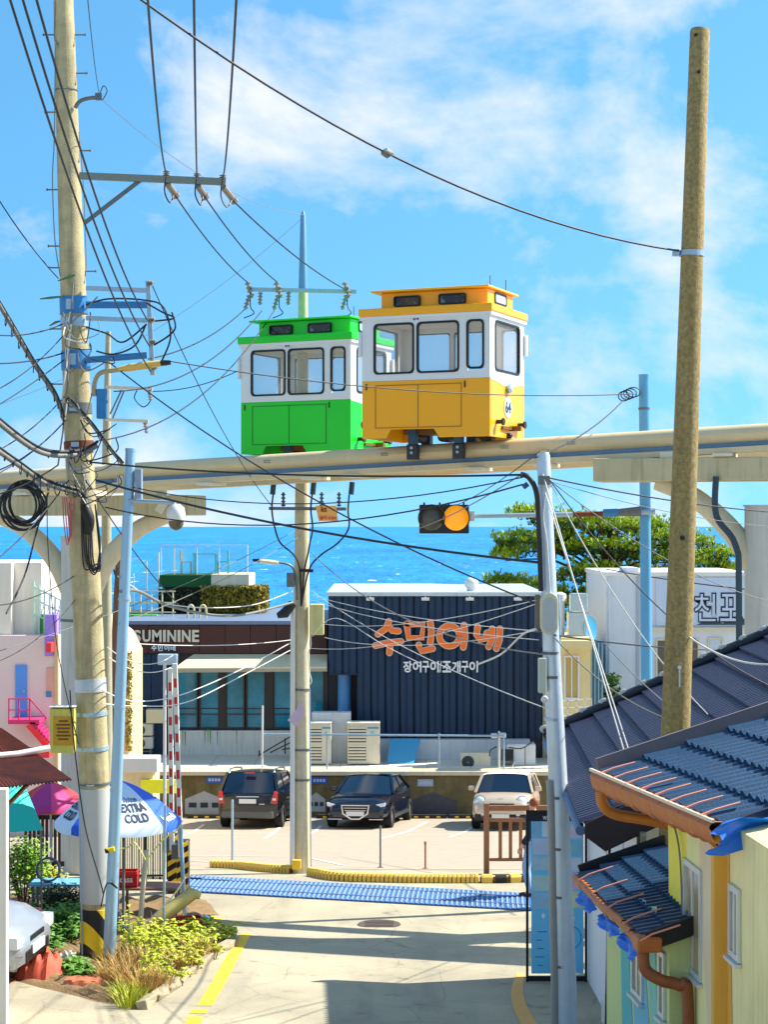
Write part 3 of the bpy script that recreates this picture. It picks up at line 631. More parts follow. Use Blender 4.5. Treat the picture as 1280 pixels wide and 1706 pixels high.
# ================================================================== SKY CAPSULES
cglass = glass('capsule_glass', (206, 204, 196), .16, .02)
rub_f = mat('window_rubber', (14, 16, 20), .5, .1)
seat_m = mat('seat_grey', (150, 140, 124), .7, .2); floor_m = mat('cabin_floor', (120, 112, 104), .7, .2)
lampg = mat('lamp_glass', (190, 200, 205), .1, .1, spec=.9)
def capsule(q, lower, lower_name, label, num, off=0):
    p, h = rail(q); hc = h; p = p+Vector((math.sin(h), math.cos(h), 0))*off
    t = thing('sky_capsule', label, 'capsule', tuple(p), -hc)
    low = mat(lower_name, lower, .32, .06, 3, spec=.5); wh = mat('capsule_white', (226, 230, 232), .35, .05, 3)
    hl, hw, z0, zb_, ze = 1.10, .82, .06, .98, 2.02; th = .045
    def panel(name, m, a, b): s = MB(); s.cbox(a, b); return s.build(name, m, t, bevel=.008)
    # lower shell: four walls; the sides have a raised skirt arch over the bogie
    for sg in (-1, 1):
        s = MB(); pr = [(-hl, z0), (-hl+.42, z0), (-hl+.50, z0+.14), (hl-.95, z0+.14), (hl-.86, z0), (hl, z0), (hl, zb_), (-hl, zb_)]
        if sg > 0: pass
        s.prism(pr, (0, sg*hw-(th if sg > 0 else 0), 0), X, Z, Yv*th); sd_ = s.build('side_panel', low, t, bevel=.006)
        yy = sg*(hw+.004)
        for (a, b, c_, d) in ((-.86, .62, .22, .25), (-.86, .62, .9, .915)):
            s = MB(); s.cbox((a, yy-.006, c_), (b, yy+.006, c_+.012)); s.build('hatch_seam', mat(lower_name+'_seam', tuple(int(v*.62) for v in lower), .5, .1), sd_)
        for xx in (-.86, -.12, .62):
            s = MB(); s.cbox((xx-.005, yy-.005, .22), (xx+.005, yy+.005, .912)); s.build('hatch_seam', mat(lower_name+'_seam', lower), sd_)
        for xx in (-1.02, .68): s = MB(); s.cbox((xx-.012, yy-.01, .84), (xx+.012, yy+.03, .94)); s.build('door_handle', mat('handle_brown', (70, 44, 20), .4, .1), sd_)
        # upper side: header, posts and windows
        wins = ((-.88, -.20), (-.13, .57), (.72, .99)); zw0, zw1 = 1.10, 1.89
        s = MB(); y0, y1 = (sg*hw-th, sg*hw) if sg > 0 else (sg*hw, sg*hw+th)
        s.cbox((-hl, y0, zb_+.002), (hl, y1, zw0)); s.cbox((-hl, y0, zw1), (hl, y1, ze))
        xs = [-hl]+[v for w in wins for v in w]+[hl]
        for a, b in zip(xs[::2], xs[1::2]): s.cbox((a, y0, zw0), (b, y1, zw1))
        s.build('upper_side', wh, t)
        for i, (a, b) in enumerate(wins):
            zz0 = zw0 if i < 2 else zw0+.04; w, hh = b-a, zw1-zz0; cx, cz = (a+b)/2, (zw1+zz0)/2
            s = MB(); s.ring((cx, sg*(hw-.03) if sg > 0 else sg*(hw-.03), cz), X, Z, Yv*sg, rrect(w+.03, hh+.03, .075), rrect(w-.035, hh-.035, .06), .042); wf = s.build('window', rub_f, t)
            s = MB(); s.cbox((a+.012, sg*(hw-.03)-.004, zz0+.012), (b-.012, sg*(hw-.03)+.004, zw1-.012)); s.build('pane', cglass, wf)
    for sg in (-1, 1):     # ends
        x0, x1 = (hl, hl-th) if sg > 0 else (-hl, -hl+th)
        s = MB(); s.cbox((x0, -hw+th+.002, z0), (x1, hw-th-.002, zb_)); en = s.build('end_panel', low, t, bevel=.006)
        s = MB(); wy, zw0, zw1 = .58, 1.12, 1.90
        s.cbox((x0, -hw+th+.002, zb_+.002), (x1, hw-th-.002, zw0)); s.cbox((x0, -hw+th+.002, zw1), (x1, hw-th-.002, ze))
        for a, b in ((-hw+th+.002, -wy), (wy, hw-th-.002)): s.cbox((x0, a, zw0), (x1, b, zw1))
        s.build('upper_end', wh, t)
        s = MB(); s.ring((sg*(hl-.03), 0, (zw0+zw1)/2), Yv, Z, X*sg, rrect(2*wy+.03, zw1-zw0+.03, .09), rrect(2*wy-.04, zw1-zw0-.04, .07), .042); wf = s.build('end_window', rub_f, t)
        s = MB(); s.box((sg*(hl-.03), 0, (zw0+zw1)/2), (.008, 2*wy-.02, zw1-zw0-.02)); s.build('pane', cglass, wf)
        # white dipped waistband, lamp, number disc, buffers, coupling
        s = MB(); N = 10
        s.prism([(-hw+.01+1.62*k/N, zb_-.02-.07*math.sin(math.pi*k/N)**2*(1 if k not in (0, N) else 0)-.0) for k in range(N+1)]+[(hw-.01, zb_+.01), (-hw+.01, zb_+.01)], (sg*hl, 0, 0), Yv, Z, X*sg*.006); s.build('waistband', wh, en)
        s = MB(); s.lathe((sg*hl, 0, .86), X*sg, [(0, .07), (.05, .085), (.06, .085), (.062, .07)], 18); lp = s.build('headlight', steel, en, smooth=40)
        s = MB(); s.lathe((sg*(hl+.05), 0, .86), X*sg, [(0, .062), (.02, .05), (.03, .01)], 16); s.build('lens', lampg, lp, smooth=60)
        s = MB(); s.lathe((sg*hl, 0, .56), X*sg, [(0, .17), (.012, .17)], 28); nd = s.build('number_disc', wh, en)
        s = MB(); text_on(s, num, (sg*(hl+.013), -.13*sg, .46), Yv*sg, Z, X*sg, .26, .20, .006, .022); s.build('number', mat('number_navy', (20, 54, 96), .5, .05), nd)
        for yy in (-.52, .52):
            s = MB(); s.lathe((sg*hl, yy, .30), X*sg, [(0, .035), (.10, .035), (.10, .06), (.13, .06)], 14); s.build('buffer', mat('buffer_black', (30, 28, 26), .5, .1), en)
        s = MB(); s.bar((sg*(hl+.01), -.3, .22), (sg*(hl+.06), .42, .22), .05, .05); s.box((sg*(hl+.1), .1, .22), (.2, .06, .08)); s.build('coupling', mat('coupling_iron', (120, 84, 30), .5, .3), en)
        s = MB(); s.lathe((sg*hl, 0, .10), X*sg, [(0, .045), (.06, .045), (.08, .02)], 12); s.build('tow_lamp', black_gloss, en)
        s = MB(); s.box((sg*(hl+.008), 0, 1.985), (.012, .16, .06)); s.build('end_plate', wh, en)
    # cornice, lantern roof
    s = MB(); s.cbox((-hl-.05, -hw-.05, ze+.002), (hl+.05, hw+.05, ze+.13)); cn = s.build('cornice', low, t, bevel=.02)
    s = MB(); s.cbox((-hl-.035, -hw-.035, ze-.05), (hl+.035, hw+.035, ze)); s.build('cornice_band', wh, cn)
    s = MB(); s.cbox((-.86, -.6, ze+.132), (.98, .6, ze+.40)); ln = s.build('lantern', low, t, bevel=.02)
    s = MB(); s.cbox((-1.0, -.72, ze+.402), (1.04, .72, ze+.435)); s.build('lantern_roof', mat(lower_name+'_roof', tuple(min(255, int(v*.9+30)) for v in lower), .4, .1), ln, bevel=.01)
    for sg in (-1, 1):
        for a in (-.62, .16):
            s = MB(); s.ring((a+.23, sg*.603, ze+.25), X, Z, Yv*sg, rrect(.46, .17, .03, 2), rrect(.42, .13, .02, 2), .05); o = s.build('lantern_window', rub_f, ln)
            s = MB(); s.cbox((a+.02, sg*.61-.004, ze+.185), (a+.44, sg*.61+.004, ze+.315)); s.build('pane', mat('lantern_pane_painted_glints', (52, 50, 48), .1, .6, 6, c2=(170, 170, 165), thr=(.5, .62)), o)  # pale patches in the dark pane colour imitate bright reflections
    s = MB(); s.ring((.975, 0, ze+.28), Yv, Z, X, rrect(.56, .19, .05, 3), rrect(.5, .13, .04, 3), .02); o = s.build('lantern_end_window', rub_f, ln)
    s = MB(); s.box((.984, 0, ze+.28), (.006, .52, .15)); s.build('pane', lampg, o)
    s = MB(); s.lathe((-.15, -hw-.001, 1.955), -Yv, [(0, .06), (.01, .06)], 16); s.v = [Vector((-.15+(v.x+.15)*1.5, v.y, 1.955+(v.z-1.955)*.7)) for v in s.v]; o = s.build('side_plate', wh, t)
    s = MB(); text_on(s, num, (-.20, -hw-.011, 1.93), X, Z, -Yv, .10, .05, .004, .02); s.build('number', mat('number_navy', (20, 54, 96)), o)
    # cabin: floor, bench, ceiling panel
    s = MB(); s.cbox((-hl+.05, -hw+.05, .28), (hl-.05, hw-.05, .32)); s.build('floor', floor_m, t)
    for a in (-.95, .55):
        s = MB(); s.cbox((a, -.7, .322), (a+.40, .7, .74)); s.build('bench', seat_m, t, bevel=.02)
    # bogie: wheels and rail clamps
    for xx in (-.45, .05, .75):
        s = MB(); s.cyl((xx, -.20, .10), (xx, .20, .10), .085, n=14); s.build('wheel', mat('wheel_dark', (44, 34, 26), .6, .3), t, smooth=40)
    s = MB(); s.cbox((-.6, -.28, .14), (.85, .28, .26)); s.build('bogie_frame', mat('bogie_brown', (120, 78, 20), .6, .3), t)
    for xx in (-.42, .38):
        s = MB(); s.cbox((xx-.07, -.36, -.02), (xx+.07, -.24, .28)); bk = s.build('rail_clamp', mat('clamp_blue', (40, 84, 120), .5, .2), t, bevel=.008)
        s = MB(); s.cbox((xx-.09, -.37, -.27), (xx+.09, -.235, -.022)); s.build('clamp_shoe', mat('clamp_dark', (46, 50, 56), .5, .2), bk, bevel=.01)
        for zz in (-.08, -.16): s = MB(); s.lathe((xx, -.37, zz), -Yv, [(0, .025), (.012, .025)], 8); s.build('bolt', steel, bk)
        s = MB(); s.cbox((xx-.08, .235, -.27), (xx+.08, .36, .26)); s.build('rail_clamp', mat('clamp_blue', (40, 84, 120)), t)
    for xx, yy in ((.95, -.4), (1.0, .2)): s = MB(); s.cyl((xx, yy, ze+.43), (xx, yy, ze+.62), .006, n=5); s.build('aerial', black, t)
    # hinged mirror at the rear corner
    s = MB(); s.cbox((-hl-.05, -hw-.05, 1.40), (-hl-.005, -hw+.04, 1.78)); s.build('mirror', wh, t, bevel=.01)
    s = MB(); s.cbox((hl+.005, hw-.04, 1.45), (hl+.05, hw+.05, 1.80)); s.build('mirror', wh, t, bevel=.01)
    return t
capsule(0, (255, 176, 0), 'capsule_yellow', 'yellow and white retro cable capsule numbered 64 on the guideway', '64')
capsule(-3.3, (12, 214, 30), 'capsule_green', 'green and white retro cable capsule numbered 44 behind the yellow one', '44', D2)
# ================================================================== POLES
def pole_pts(pp, Y): return [P(x, y, Y) for x, y in pp]
def insul(mb, a, b, r):
    a, b = Vector(a), Vector(b); L_ = (b-a).length; pr = []
    k = 4
    for i in range(k): pr += [(L_*i/k, r*.45), (L_*(i+.35)/k, r), (L_*(i+.5)/k, r), (L_*(i+.65)/k, r*.45)]
    pr.append((L_, r*.45)); mb.lathe(a, b-a, pr, 10)
# ---- big concrete utility pole on the left
YP = 24.5; kp = YP/F
base = P(160, 1602, YP); base.z = gz(YP)
up1 = thing('utility_pole', 'tall weathered concrete utility pole with steel brackets in the weed bed', 'utility pole', tuple(base))
W = dict(parent=up1, world=True)
path = [(160, 1630), (157, 1310), (147, 1050), (137, 860), (129, 700), (122, 500), (113, 250), (105, 0), (101, -120)]
s = MB(); s.tube(pole_pts(path, YP), [.205, .205, .20, .198, .19, .175, .155, .135, .125], 24); s.build('shaft', concrete_pole, smooth=40, **W)
band_b = mat('band_blue', (56, 130, 190), .45, .35, 10, metal=.3)
def pole_at(py):
    for (a, b), (c, d) in zip(path, path[1:]):
        if d <= py <= b: return a+(c-a)*(b-py)/(b-d)
    return path[-1][0]
PR_ = [.205, .205, .20, .198, .19, .175, .155, .135, .125]
def rad_at(py):
    for i in range(len(path)-1):
        b, d = path[i][1], path[i+1][1]
        if d <= py <= b: return PR_[i]+(PR_[i+1]-PR_[i])*(b-py)/(b-d)
    return .125
for y0, y1, m, ex in ((495, 524, band_b, .015), (530, 545, steel, .012), (585, 616, band_b, .015), (672, 690, steel_d, .012), (735, 748, rust, .012), (1130, 1152, mat('strap_white', (190, 196, 200), .4, .2), .012), (1185, 1192, steel, .012), (1243, 1250, steel, .012), (1303, 1307, steel_d, .01), (150, 152, steel_d, .01)):
    a, b = P(pole_at(y1), y1, YP), P(pole_at(y0), y0, YP); s = MB(); s.lathe(a, b-a, [(0, rad_at(y1)+ex), ((b-a).length, rad_at(y0)+ex)], 24); o = s.build('band', m, smooth=40, **W)
    s = MB(); c_ = (a+b)/2; s.box(c_+Vector((-.02, -rad_at(y0)-ex, 0)), (.10, .03, (b-a).length*.6)); s.build('band_clip', steel, o, world=True)
# grey wrap and hazard stripes near the foot
s = MB(); a, b = P(160, 1502, YP), P(157, 1312, YP); s.lathe(a, b-a, [(0, .222), ((b-a).length, .218)], 24); s.build('wrap', mat('wrap_grey', (188, 192, 190), .5, .15, 4, metal=.1), smooth=40, **W)
s = MB(); s.cyl(P(137, 1595, YP-.2), P(131, 1312, YP-.2), .012, n=6); s.build('ground_conduit', steel, **W)
hz = bpy.data.materials.new('hazard_stripes'); hz.use_nodes = True; t = hz.node_tree; bs = t.nodes['Principled BSDF']
tcx = t.nodes.new('ShaderNodeTexCoord'); wv = t.nodes.new('ShaderNodeTexWave'); wv.wave_type = 'BANDS'; wv.bands_direction = 'DIAGONAL'; wv.inputs['Scale'].default_value = 1.05; wv.inputs['Distortion'].default_value = 0; wv.inputs['Phase Offset'].default_value = 2.1
rpz = t.nodes.new('ShaderNodeValToRGB'); rpz.color_ramp.interpolation = 'CONSTANT'; rpz.color_ramp.elements[0].color = rgb((24, 26, 30)); rpz.color_ramp.elements[1].color = rgb((236, 206, 20)); rpz.color_ramp.elements[1].position = .5
t.links.new(tcx.outputs['Object'], wv.inputs['Vector']); t.links.new(wv.outputs['Fac'], rpz.inputs['Fac']); t.links.new(rpz.outputs['Color'], bs.inputs['Base Color']); bs.inputs['Roughness'].default_value = .6
s = MB(); a, b = P(160, 1602, YP), P(160, 1512, YP); s.lathe(a, b-a, [(0, .222), ((b-a).length, .222)], 24); s.build('hazard_sleeve', hz, smooth=40, **W)
# step bolts
for y, sg in ((58, -1), (58, 1), (122, 1), (187, -1), (251, 1), (316, -1), (410, -1), (446, -1), (452, 1), (548, -1), (640, -1)):
    c_ = P(pole_at(y), y, YP); r = rad_at(y); s = MB(); s.cyl(c_+X*sg*r*.9, c_+X*sg*(r+.14), .011, n=6); s.cyl(c_+X*sg*(r+.14), c_+X*sg*(r+.155), .02, n=6); s.build('step_bolt', steel_d, **W)
# crossarm with brace, three pin insulators and strain insulators
s = MB(); s.bar(P(132, 293, YP-.22), P(376, 303, YP-.22), .07, .09); ca = s.build('crossarm', mat('arm_green_grey', (128, 138, 128), .5, .3, 8, metal=.3), **W)
s = MB(); s.bar(P(140, 372, YP-.2), P(234, 300, YP-.2), .05, .05); s.build('brace', steel_d, **W)
INS = {}
for px, py, qx, qy in ((277, 293, 291, 323), (328, 297, 340, 325), (371, 300, 388, 332)):
    s = MB(); insul(s, P(px, py+3, YP-.22), P(px, py-9, YP-.22), .05); s.build('pin_insulator', porcelain, parent=ca, world=True)
    s = MB(); a, b = P(px+1, py+12, YP-.2), P(qx, qy, YP-.05); s.tube([a, b], .045, 10); s.cyl(b, b+(b-a).normalized()*.05, .055, n=10); s.build('strain_insulator', porcelain, parent=ca, world=True)
    s = MB(); s.tube(smoothpath([P(px, py-4, YP-.25), P(px-3, py+26, YP-.25), P(px+6, py+45, YP-.25), P(qx-2, qy+2, YP-.1)], 6), .010, 5); s.build('jumper_loop', cable_black, parent=ca, world=True)
# curved bracket near the top
s = MB(); s.tube(smoothpath([P(125, 180, YP-.12), P(131, 170, YP-.12), P(145, 164, YP-.12), P(168, 162, YP-.12)], 5), .028, 8); o = s.build('curved_bracket', steel_d, **W)
s = MB(); s.box(P(164, 161, YP-.12), (.09, .06, .09)); s.build('clamp', steel_d, parent=o, world=True)
s = MB(); s.tube(smoothpath([P(165, 158, YP-.12), P(172, 143, YP-.12), P(178, 152, YP-.12), P(170, 167, YP-.12)], 5), .007, 5); s.build('wire_loop', cable_black, parent=o, world=True)
# side brackets, upright rack with spool insulators
for y0, y1, m, w in ((480, 484, steel, .06), (508, 508, band_b, .09), (530, 534, steel, .06), (600, 592, band_b, .085)):
    s = MB(); s.bar(P(143, y0, YP-.12), P(244, y1, YP-.12), .05, w); s.build('side_bracket', m, **W)
s = MB(); s.bar(P(246, 468, YP-.12), P(254, 625, YP-.12), .045, .06); rk = s.build('rack', steel, **W)
for py in (472, 533, 570, 612):
    s = MB(); insul(s, P(244+(py-468)*.05, py, YP-.2), P(255+(py-468)*.05, py, YP-.2), .045); s.build('spool_insulator', porcelain, parent=rk, world=True)
# street lamp on its own bent arm
s = MB(); s.tube(smoothpath([P(157, 660, YP-.24), P(157, 640, YP-.24), P(166, 622, YP-.3), P(190, 617, YP-.4), P(205, 615, YP-.45)], 6), .032, 10); la = s.build('lamp_arm', mat('lamp_arm', (170, 158, 120), .5, .3), **W)
s = MB(); s.tube([P(198, 615, YP-.45), P(212, 613, YP-.46), P(240, 609, YP-.48), P(268, 605, YP-.5)], [.045, .07, .075, .06], 12, flat=.7); lh = s.build('lamp_head', mat('lamp_head_cream', (220, 186, 96), .5, .25), parent=la, world=True, smooth=50)
s = MB(); s.tube([P(268, 605, YP-.5), P(284, 604, YP-.5)], [.06, .045], 12, flat=.7); s.build('lamp_tip', black_gloss, parent=lh, world=True, smooth=50)
# blue junction box, dark cable bulge, black cable drop
s = MB(); a = P(170, 673, YP-.2); s.box(a, (.14, .14, .40)); s.build('junction_box', band_b, bevel=.012, **W)
s = MB(); s.tube(smoothpath([P(140, 832, YP-.22), P(143, 850, YP-.26), P(148, 868, YP-.26), P(146, 890, YP-.24)], 5), [.05+.03*math.sin(i/15*3.14) for i in range(16)], 10); s.build('cable_splice', black, smooth=50, **W)
for k in range(7):
    dx = random.uniform(-8, 10); s = MB(); s.tube(smoothpath([P(138+dx*.3, 820, YP-.24), P(142+dx, 880, YP-.25-.01*k), P(146+dx, 930+k*3, YP-.25), P(160+dx*.6, 957-k*3, YP-.25-.01*k), P(166, 905+k*4, YP-.22), P(158, 840, YP-.2)], 6), .011, 5); s.build('cable_loop', cable_black, **W)
for k in range(4):
    s = MB(); s.tube(smoothpath([P(104+k*3, 828, YP-.24), P(106+k*4, 870, YP-.25), P(112+k*2, 908-k*4, YP-.25), P(118-k, 870, YP-.25), P(119, 832, YP-.24)], 6), .008, 5); s.build('pink_cable_loop', mat('cable_pink', (190, 90, 100), .5, .2), **W)
s = MB(); s.tube([P(121, 470, YP-.2), P(112, 640, YP-.24), P(104, 720, YP-.24), P(96, 775, YP-.24)], .012, 5); s.build('riser_conduit', cable_grey, **W)
s = MB(); s.tube(smoothpath([P(118, 540, YP-.23), P(110, 610, YP-.25), P(103, 670, YP-.25), P(107, 697, YP-.25), P(112, 660, YP-.24)], 6), .014, 6); s.build('white_riser', cable_white, **W)
# riser wires down both sides
s = MB(); s.tube(smoothpath([P(92, 0, YP-.1), P(90, 60, YP-.1), P(96, 75, YP-.14), P(92, 85, YP-.14), P(90, 230, YP-.1), P(87, 300, YP-.1), P(91, 400, YP-.1), P(100, 460, YP-.12)], 5), .008, 5); s.build('riser_wire', cable_grey, **W)
s = MB(); s.tube(smoothpath([P(131, 220, YP-.12), P(138, 300, YP-.13), P(143, 420, YP-.14), P(142, 460, YP-.14)], 5), .008, 5); s.build('riser_wire', cable_grey, **W)
# meter cabinet with a faded notice
s = MB(); s.cbox(P(82, 1255, YP-.40), P(128, 1178, YP-.18)); cb = s.build('meter_cabinet', mat('cabinet_yellow', (208, 200, 92), .6, .35, 5, streak=.3), bevel=.012, **W)
s = MB(); s.cbox(P(81, 1179, YP-.42), P(129, 1174, YP-.17)); s.build('cabinet_lid', white, parent=cb, world=True)
s = MB(); s.cbox(P(88, 1242, YP-.408), P(122, 1194, YP-.403)); nt = s.build('notice', mat('notice_ochre', (196, 150, 36), .7, .4, 12), parent=cb, world=True)
s = MB()
for k, w in enumerate((16, 24, 22, 20, 24, 18)): s.cbox(P(105-w/2, 1203+k*6, YP-.4085), P(105+w/2, 1200+k*6, YP-.4105))
o = s.build('notice_text', mat('notice_text', (110, 72, 20), .7, .3), parent=nt, world=True); o['kind'] = 'stuff'
# green dead-end clamps on the left
gcl = mat('clamp_green', (70, 128, 84), .5, .4)
for pts in ([(96, 468), (112, 462), (125, 458)], [(66, 498), (84, 496), (104, 494)], [(82, 543), (92, 537), (100, 535)]):
    s = MB(); s.tube([P(x, y, YP-.2) for x, y in pts], [.008, .018, .012], 8); s.build('dead_end_clamp', gcl, **W)
# ---- tangle of coiled spare cable hung by the pole
coil = thing('cable_coil', 'black coil of spare cable hanging beside the concrete utility pole', 'cable coil', tuple(P(35, 860, YP-.3)))
for k in range(9):
    rx, ry = random.uniform(24, 37), random.uniform(28, 38); cx, cy = 38+random.uniform(-5, 5), 842+random.uniform(-7, 5); a0 = random.uniform(0, 6)
    s = MB(); s.tube([P(cx+rx*math.cos(a0+6.5*j/24), cy+ry*math.sin(a0+6.5*j/24), YP-.3-.03*math.sin(j+k)) for j in range(25)], .015, 6); s.build('cable_turn', cable_black, coil, world=True)
# ---- slender concrete pole behind it with two short arms
YQ = 36; b0 = P(176, 1500, YQ); b0.z = gz(YQ)
up2 = thing('utility_pole', 'slender grey pole with two short ribbed arms behind the tall concrete pole', 'utility pole', tuple(b0))
s = MB(); s.tube([Vector((P(176, 0, YQ).x, YQ, gz(YQ)-.4)), P(177, 750, YQ), P(180, 552, YQ)], [.15, .085, .05], 14); s.build('shaft', mat('pole_grey', (168, 164, 140), .8, .4, 8, streak=.3), up2, world=True, smooth=40)
for y0, x1 in ((648, 254), (702, 247)):
    s = MB(); s.bar(P(176, y0-3, YQ-.1), P(x1, y0, YQ-.1), .06); s.build('arm', mat('arm_white', (206, 200, 180), .5, .3), up2, world=True)
    s = MB(); insul(s, P(x1-6, y0+2, YQ-.1), P(x1-3, y0+20, YQ-.1), .05); s.build('insulator', porcelain, up2, world=True)
s = MB(); s.tube(smoothpath([P(228, 650, YQ-.1), P(224, 664, YQ-.1), P(238, 678, YQ-.1), P(250, 668, YQ-.1), P(248, 652, YQ-.1)], 6), .012, 5); s.build('cable_loop', cable_black, up2, world=True)
for a, b in (((183, 690), (202, 650)), ((186, 700), (206, 652))): s = MB(); s.bar(P(*a, YQ-.1), P(*b, YQ-.1), .03); s.build('brace', steel_d, up2, world=True)
# ---- leaning pale blue steel pole with the dome camera
YS = 24.1; sp = thing('steel_pole', 'leaning pale blue steel pole with a dome camera in the weed bed', 'pole', tuple(P(180, 1612, YS)))
blue_steel = mat('blue_steel', (150, 190, 220), .35, .18, 6, metal=.35)
s = MB(); s.tube([P(180, 1630, YS), P(217, 752, YS)], [.085, .068], 20); s.cyl(P(217, 752, YS), P(217.3, 747, YS), .072, n=20); s.build('shaft', blue_steel, sp, world=True, smooth=40)
for y in (1000, 1180, 1318, 1420): 
    x = 180+(1612-y)*37/860; a = P(x, y, YS); s = MB(); s.lathe(a, P(x+.43, y-10, YS)-a, [(0, .082), (.03, .082)], 20); s.build('band', steel, sp, world=True)
s = MB(); s.tube([P(214, 834, YS-.05), P(292, 838, YS-.3)], .028, 8); cm_arm = s.build('camera_arm', steel, sp, world=True)
s = MB(); c_ = P(293, 846, YS-.3); s.lathe(c_-Z*.0, -Z, [(-.05, .05), (0, .11), (.08, .125), (.16, .125), (.17, .12)], 20); dc = s.build('dome_camera', white, sp, world=True, smooth=40)
s = MB(); s.lathe(c_-Z*.17, -Z, [(0, .10), (.05, .10), (.10, .075), (.13, .02)], 18); s.build('dome_lens', mat('dome_smoke', (96, 90, 70), .12, .2), dc, world=True, smooth=60)
s = MB(); s.box(P(231, 810, YS-.02), (.09, .12, .46)); s.build('control_box', mat('box_blue_grey', (140, 160, 184), .5, .2), sp, world=True, bevel=.01)
# ---- centre utility pole on the kerb
YC = 33.2; b0 = P(502, 1450, YC); b0.z = gz(YC)
up3 = thing('utility_pole', 'slim concrete utility pole with an orange notice standing on the striped kerb', 'utility pole', tuple(b0)); W = dict(parent=up3, world=True)
cpole = mat('pole_concrete_pale', (206, 196, 166), .8, .4, 9, bump=.3, streak=.4)
s = MB(); s.tube([P(502, 1462, YC), P(502, 1050, YC), P(504, 700, YC), P(505, 482, YC)], [.165, .15, .115, .085], 20); s.build('shaft', cpole, smooth=40, **W)
s = MB(); s.tube([P(505, 482, YC), P(505, 360, YC), P(505, 352, YC)], [.085, .05, .02], 16); s.build('steel_tip', mat('tip_blue', (110, 160, 196), .4, .2, metal=.4), smooth=40, **W)
s = MB(); s.bar(P(412, 482, YC-.14), P(594, 486, YC-.14), .07, .07); c1 = s.build('crossarm', steel, **W)
for px in (414, 462, 576):
    s = MB(); a, b = P(px-2, 470, YC-.2), P(px+6, 496, YC-.2); insul(s, a, b, .06); s.build('insulator', porcelain, parent=c1, world=True)
    s = MB(); a, b = P(px+1, 492, YC-.2), P(px-6, 516, YC-.2); insul(s, a, b, .05); s.build('insulator', porcelain, parent=c1, world=True)
    s = MB(); s.tube(smoothpath([P(px+4, 480, YC-.22), P(px+3, 510, YC-.22), P(px+9, 522, YC-.22), P(px-8, 530, YC-.22)], 5), .010, 5); s.build('jumper', cable_black, parent=c1, world=True)
for px in (434, 481): s = MB(); insul(s, P(px, 487, YC-.14), P(px-1, 508, YC-.14), .05); s.build('hanging_insulator', porcelain, parent=c1, world=True)
s = MB(); s.bar(P(448, 847, YC-.18), P(577, 848, YC-.18), .06, .06); c2 = s.build('lower_crossarm', steel_d, **W)
for px in (472, 536, 565):
    s = MB(); insul(s, P(px, 844, YC-.18), P(px, 820, YC-.18), .045); s.build('insulator', mat('insulator_teal', (40, 80, 96), .3, .2), parent=c2, world=True)
for px, sx in ((456, 1), (521, 0), (583, -1)):
    s = MB(); s.tube([P(px+2*(1-sx), 803, YC-.2), P(px-2*sx, 824, YC-.2)], .05, 8); s.build('cable_end', mat('cable_end_teal', (24, 56, 72), .4, .2), **W)
    pts = [(px-1, 824), (px-3, 850), (px+2*sx, 880), (502+(px-502)*.75, 905), (502+(px-502)*.35+4, 925), (505+(px-502)*.12, 950), (502, 1010)]
    s = MB(); s.tube(smoothpath([P(x, y, YC-.2) for x, y in pts], 6), .018, 6); s.build('riser_cable', cable_black, **W)
# orange notice
sg_m = mat('notice_orange', (244, 182, 104), .6, .1); s = MB()
s.prism([(0, 0), (.36, .0), (.32, .28), (-.06, .28)], P(531, 868, YC-.24), X, Z, Yv*.01); no = s.build('notice', sg_m, **W)
dk = mat('notice_ink', (120, 60, 30), .6, .1)
s = MB(); text_on(s, 'kt', P(535, 853, YC-.25), X, Z, -Yv, .11, .10, .003, .03); s.build('notice_text', dk, parent=no, world=True)
s = MB(); text_on(s, '높이 6.5m', P(533, 866, YC-.25), X, Z, -Yv, .30, .08, .003, .02); s.build('notice_text', mat('notice_red', (220, 60, 30), .6, .1), parent=no, world=True)
# lamp
s = MB(); s.tube(smoothpath([P(495, 1000, YC-.2), P(492, 960, YC-.22), P(484, 942, YC-.24), P(462, 937, YC-.3)], 6), .022, 8); la = s.build('lamp_arm', steel_d, **W)
s = MB(); s.tube([P(464, 938, YC-.3), P(455, 937, YC-.3), P(432, 934, YC-.34)], [.05, .07, .06], 12, flat=.6); lh = s.build('lamp_head', mat('lamp_head_white', (226, 214, 180), .5, .2), parent=la, world=True, smooth=50)
s = MB(); s.tube([P(432, 934, YC-.34), P(421, 933, YC-.34)], [.06, .045], 12, flat=.6); s.build('lamp_tip', black_gloss, parent=lh, world=True, smooth=50)
s = MB(); s.box(P(484, 966, YC-.2), (.14, .14, .26)); s.build('junction_box', steel_d, bevel=.01, **W)
s = MB(); s.bar(P(498, 950, YC-.24), P(522, 951, YC-.24), .04, .06); s.build('cable_bracket', black, **W)
s = MB(); s.cbox(P(516, 1058, YC-.3), P(540, 1006, YC-.05)); s.build('terminal_box', mat('terminal_cream', (210, 204, 140), .6, .25, streak=.3), bevel=.012, **W)
s = MB(); s.tube([P(487, 1440, YC-.17), P(488, 1060, YC-.15), P(489, 1010, YC-.15)], .045, 10); s.build('conduit', cable_white, smooth=40, **W)
s = MB(); s.tube(smoothpath([P(517, 1058, YC-.2), P(518, 1075, YC-.2), P(514, 1090, YC-.2), P(516, 1120, YC-.2), P(519, 1135, YC-.2), P(515, 1142, YC-.2)], 5), .012, 6); s.build('loose_cable', cable_white, **W)
for y in (1150, 1250, 1300): s = MB(); a = P(502, y, YC); s.lathe(a, Z, [(0, .168), (.04, .168)], 20); s.build('band', steel_d, **W)
s = MB(); s.box(P(494, 1440, YC-.26), (.16, .12, .17)); s.build('yellow_foot_box', line_y, bevel=.01, **W)
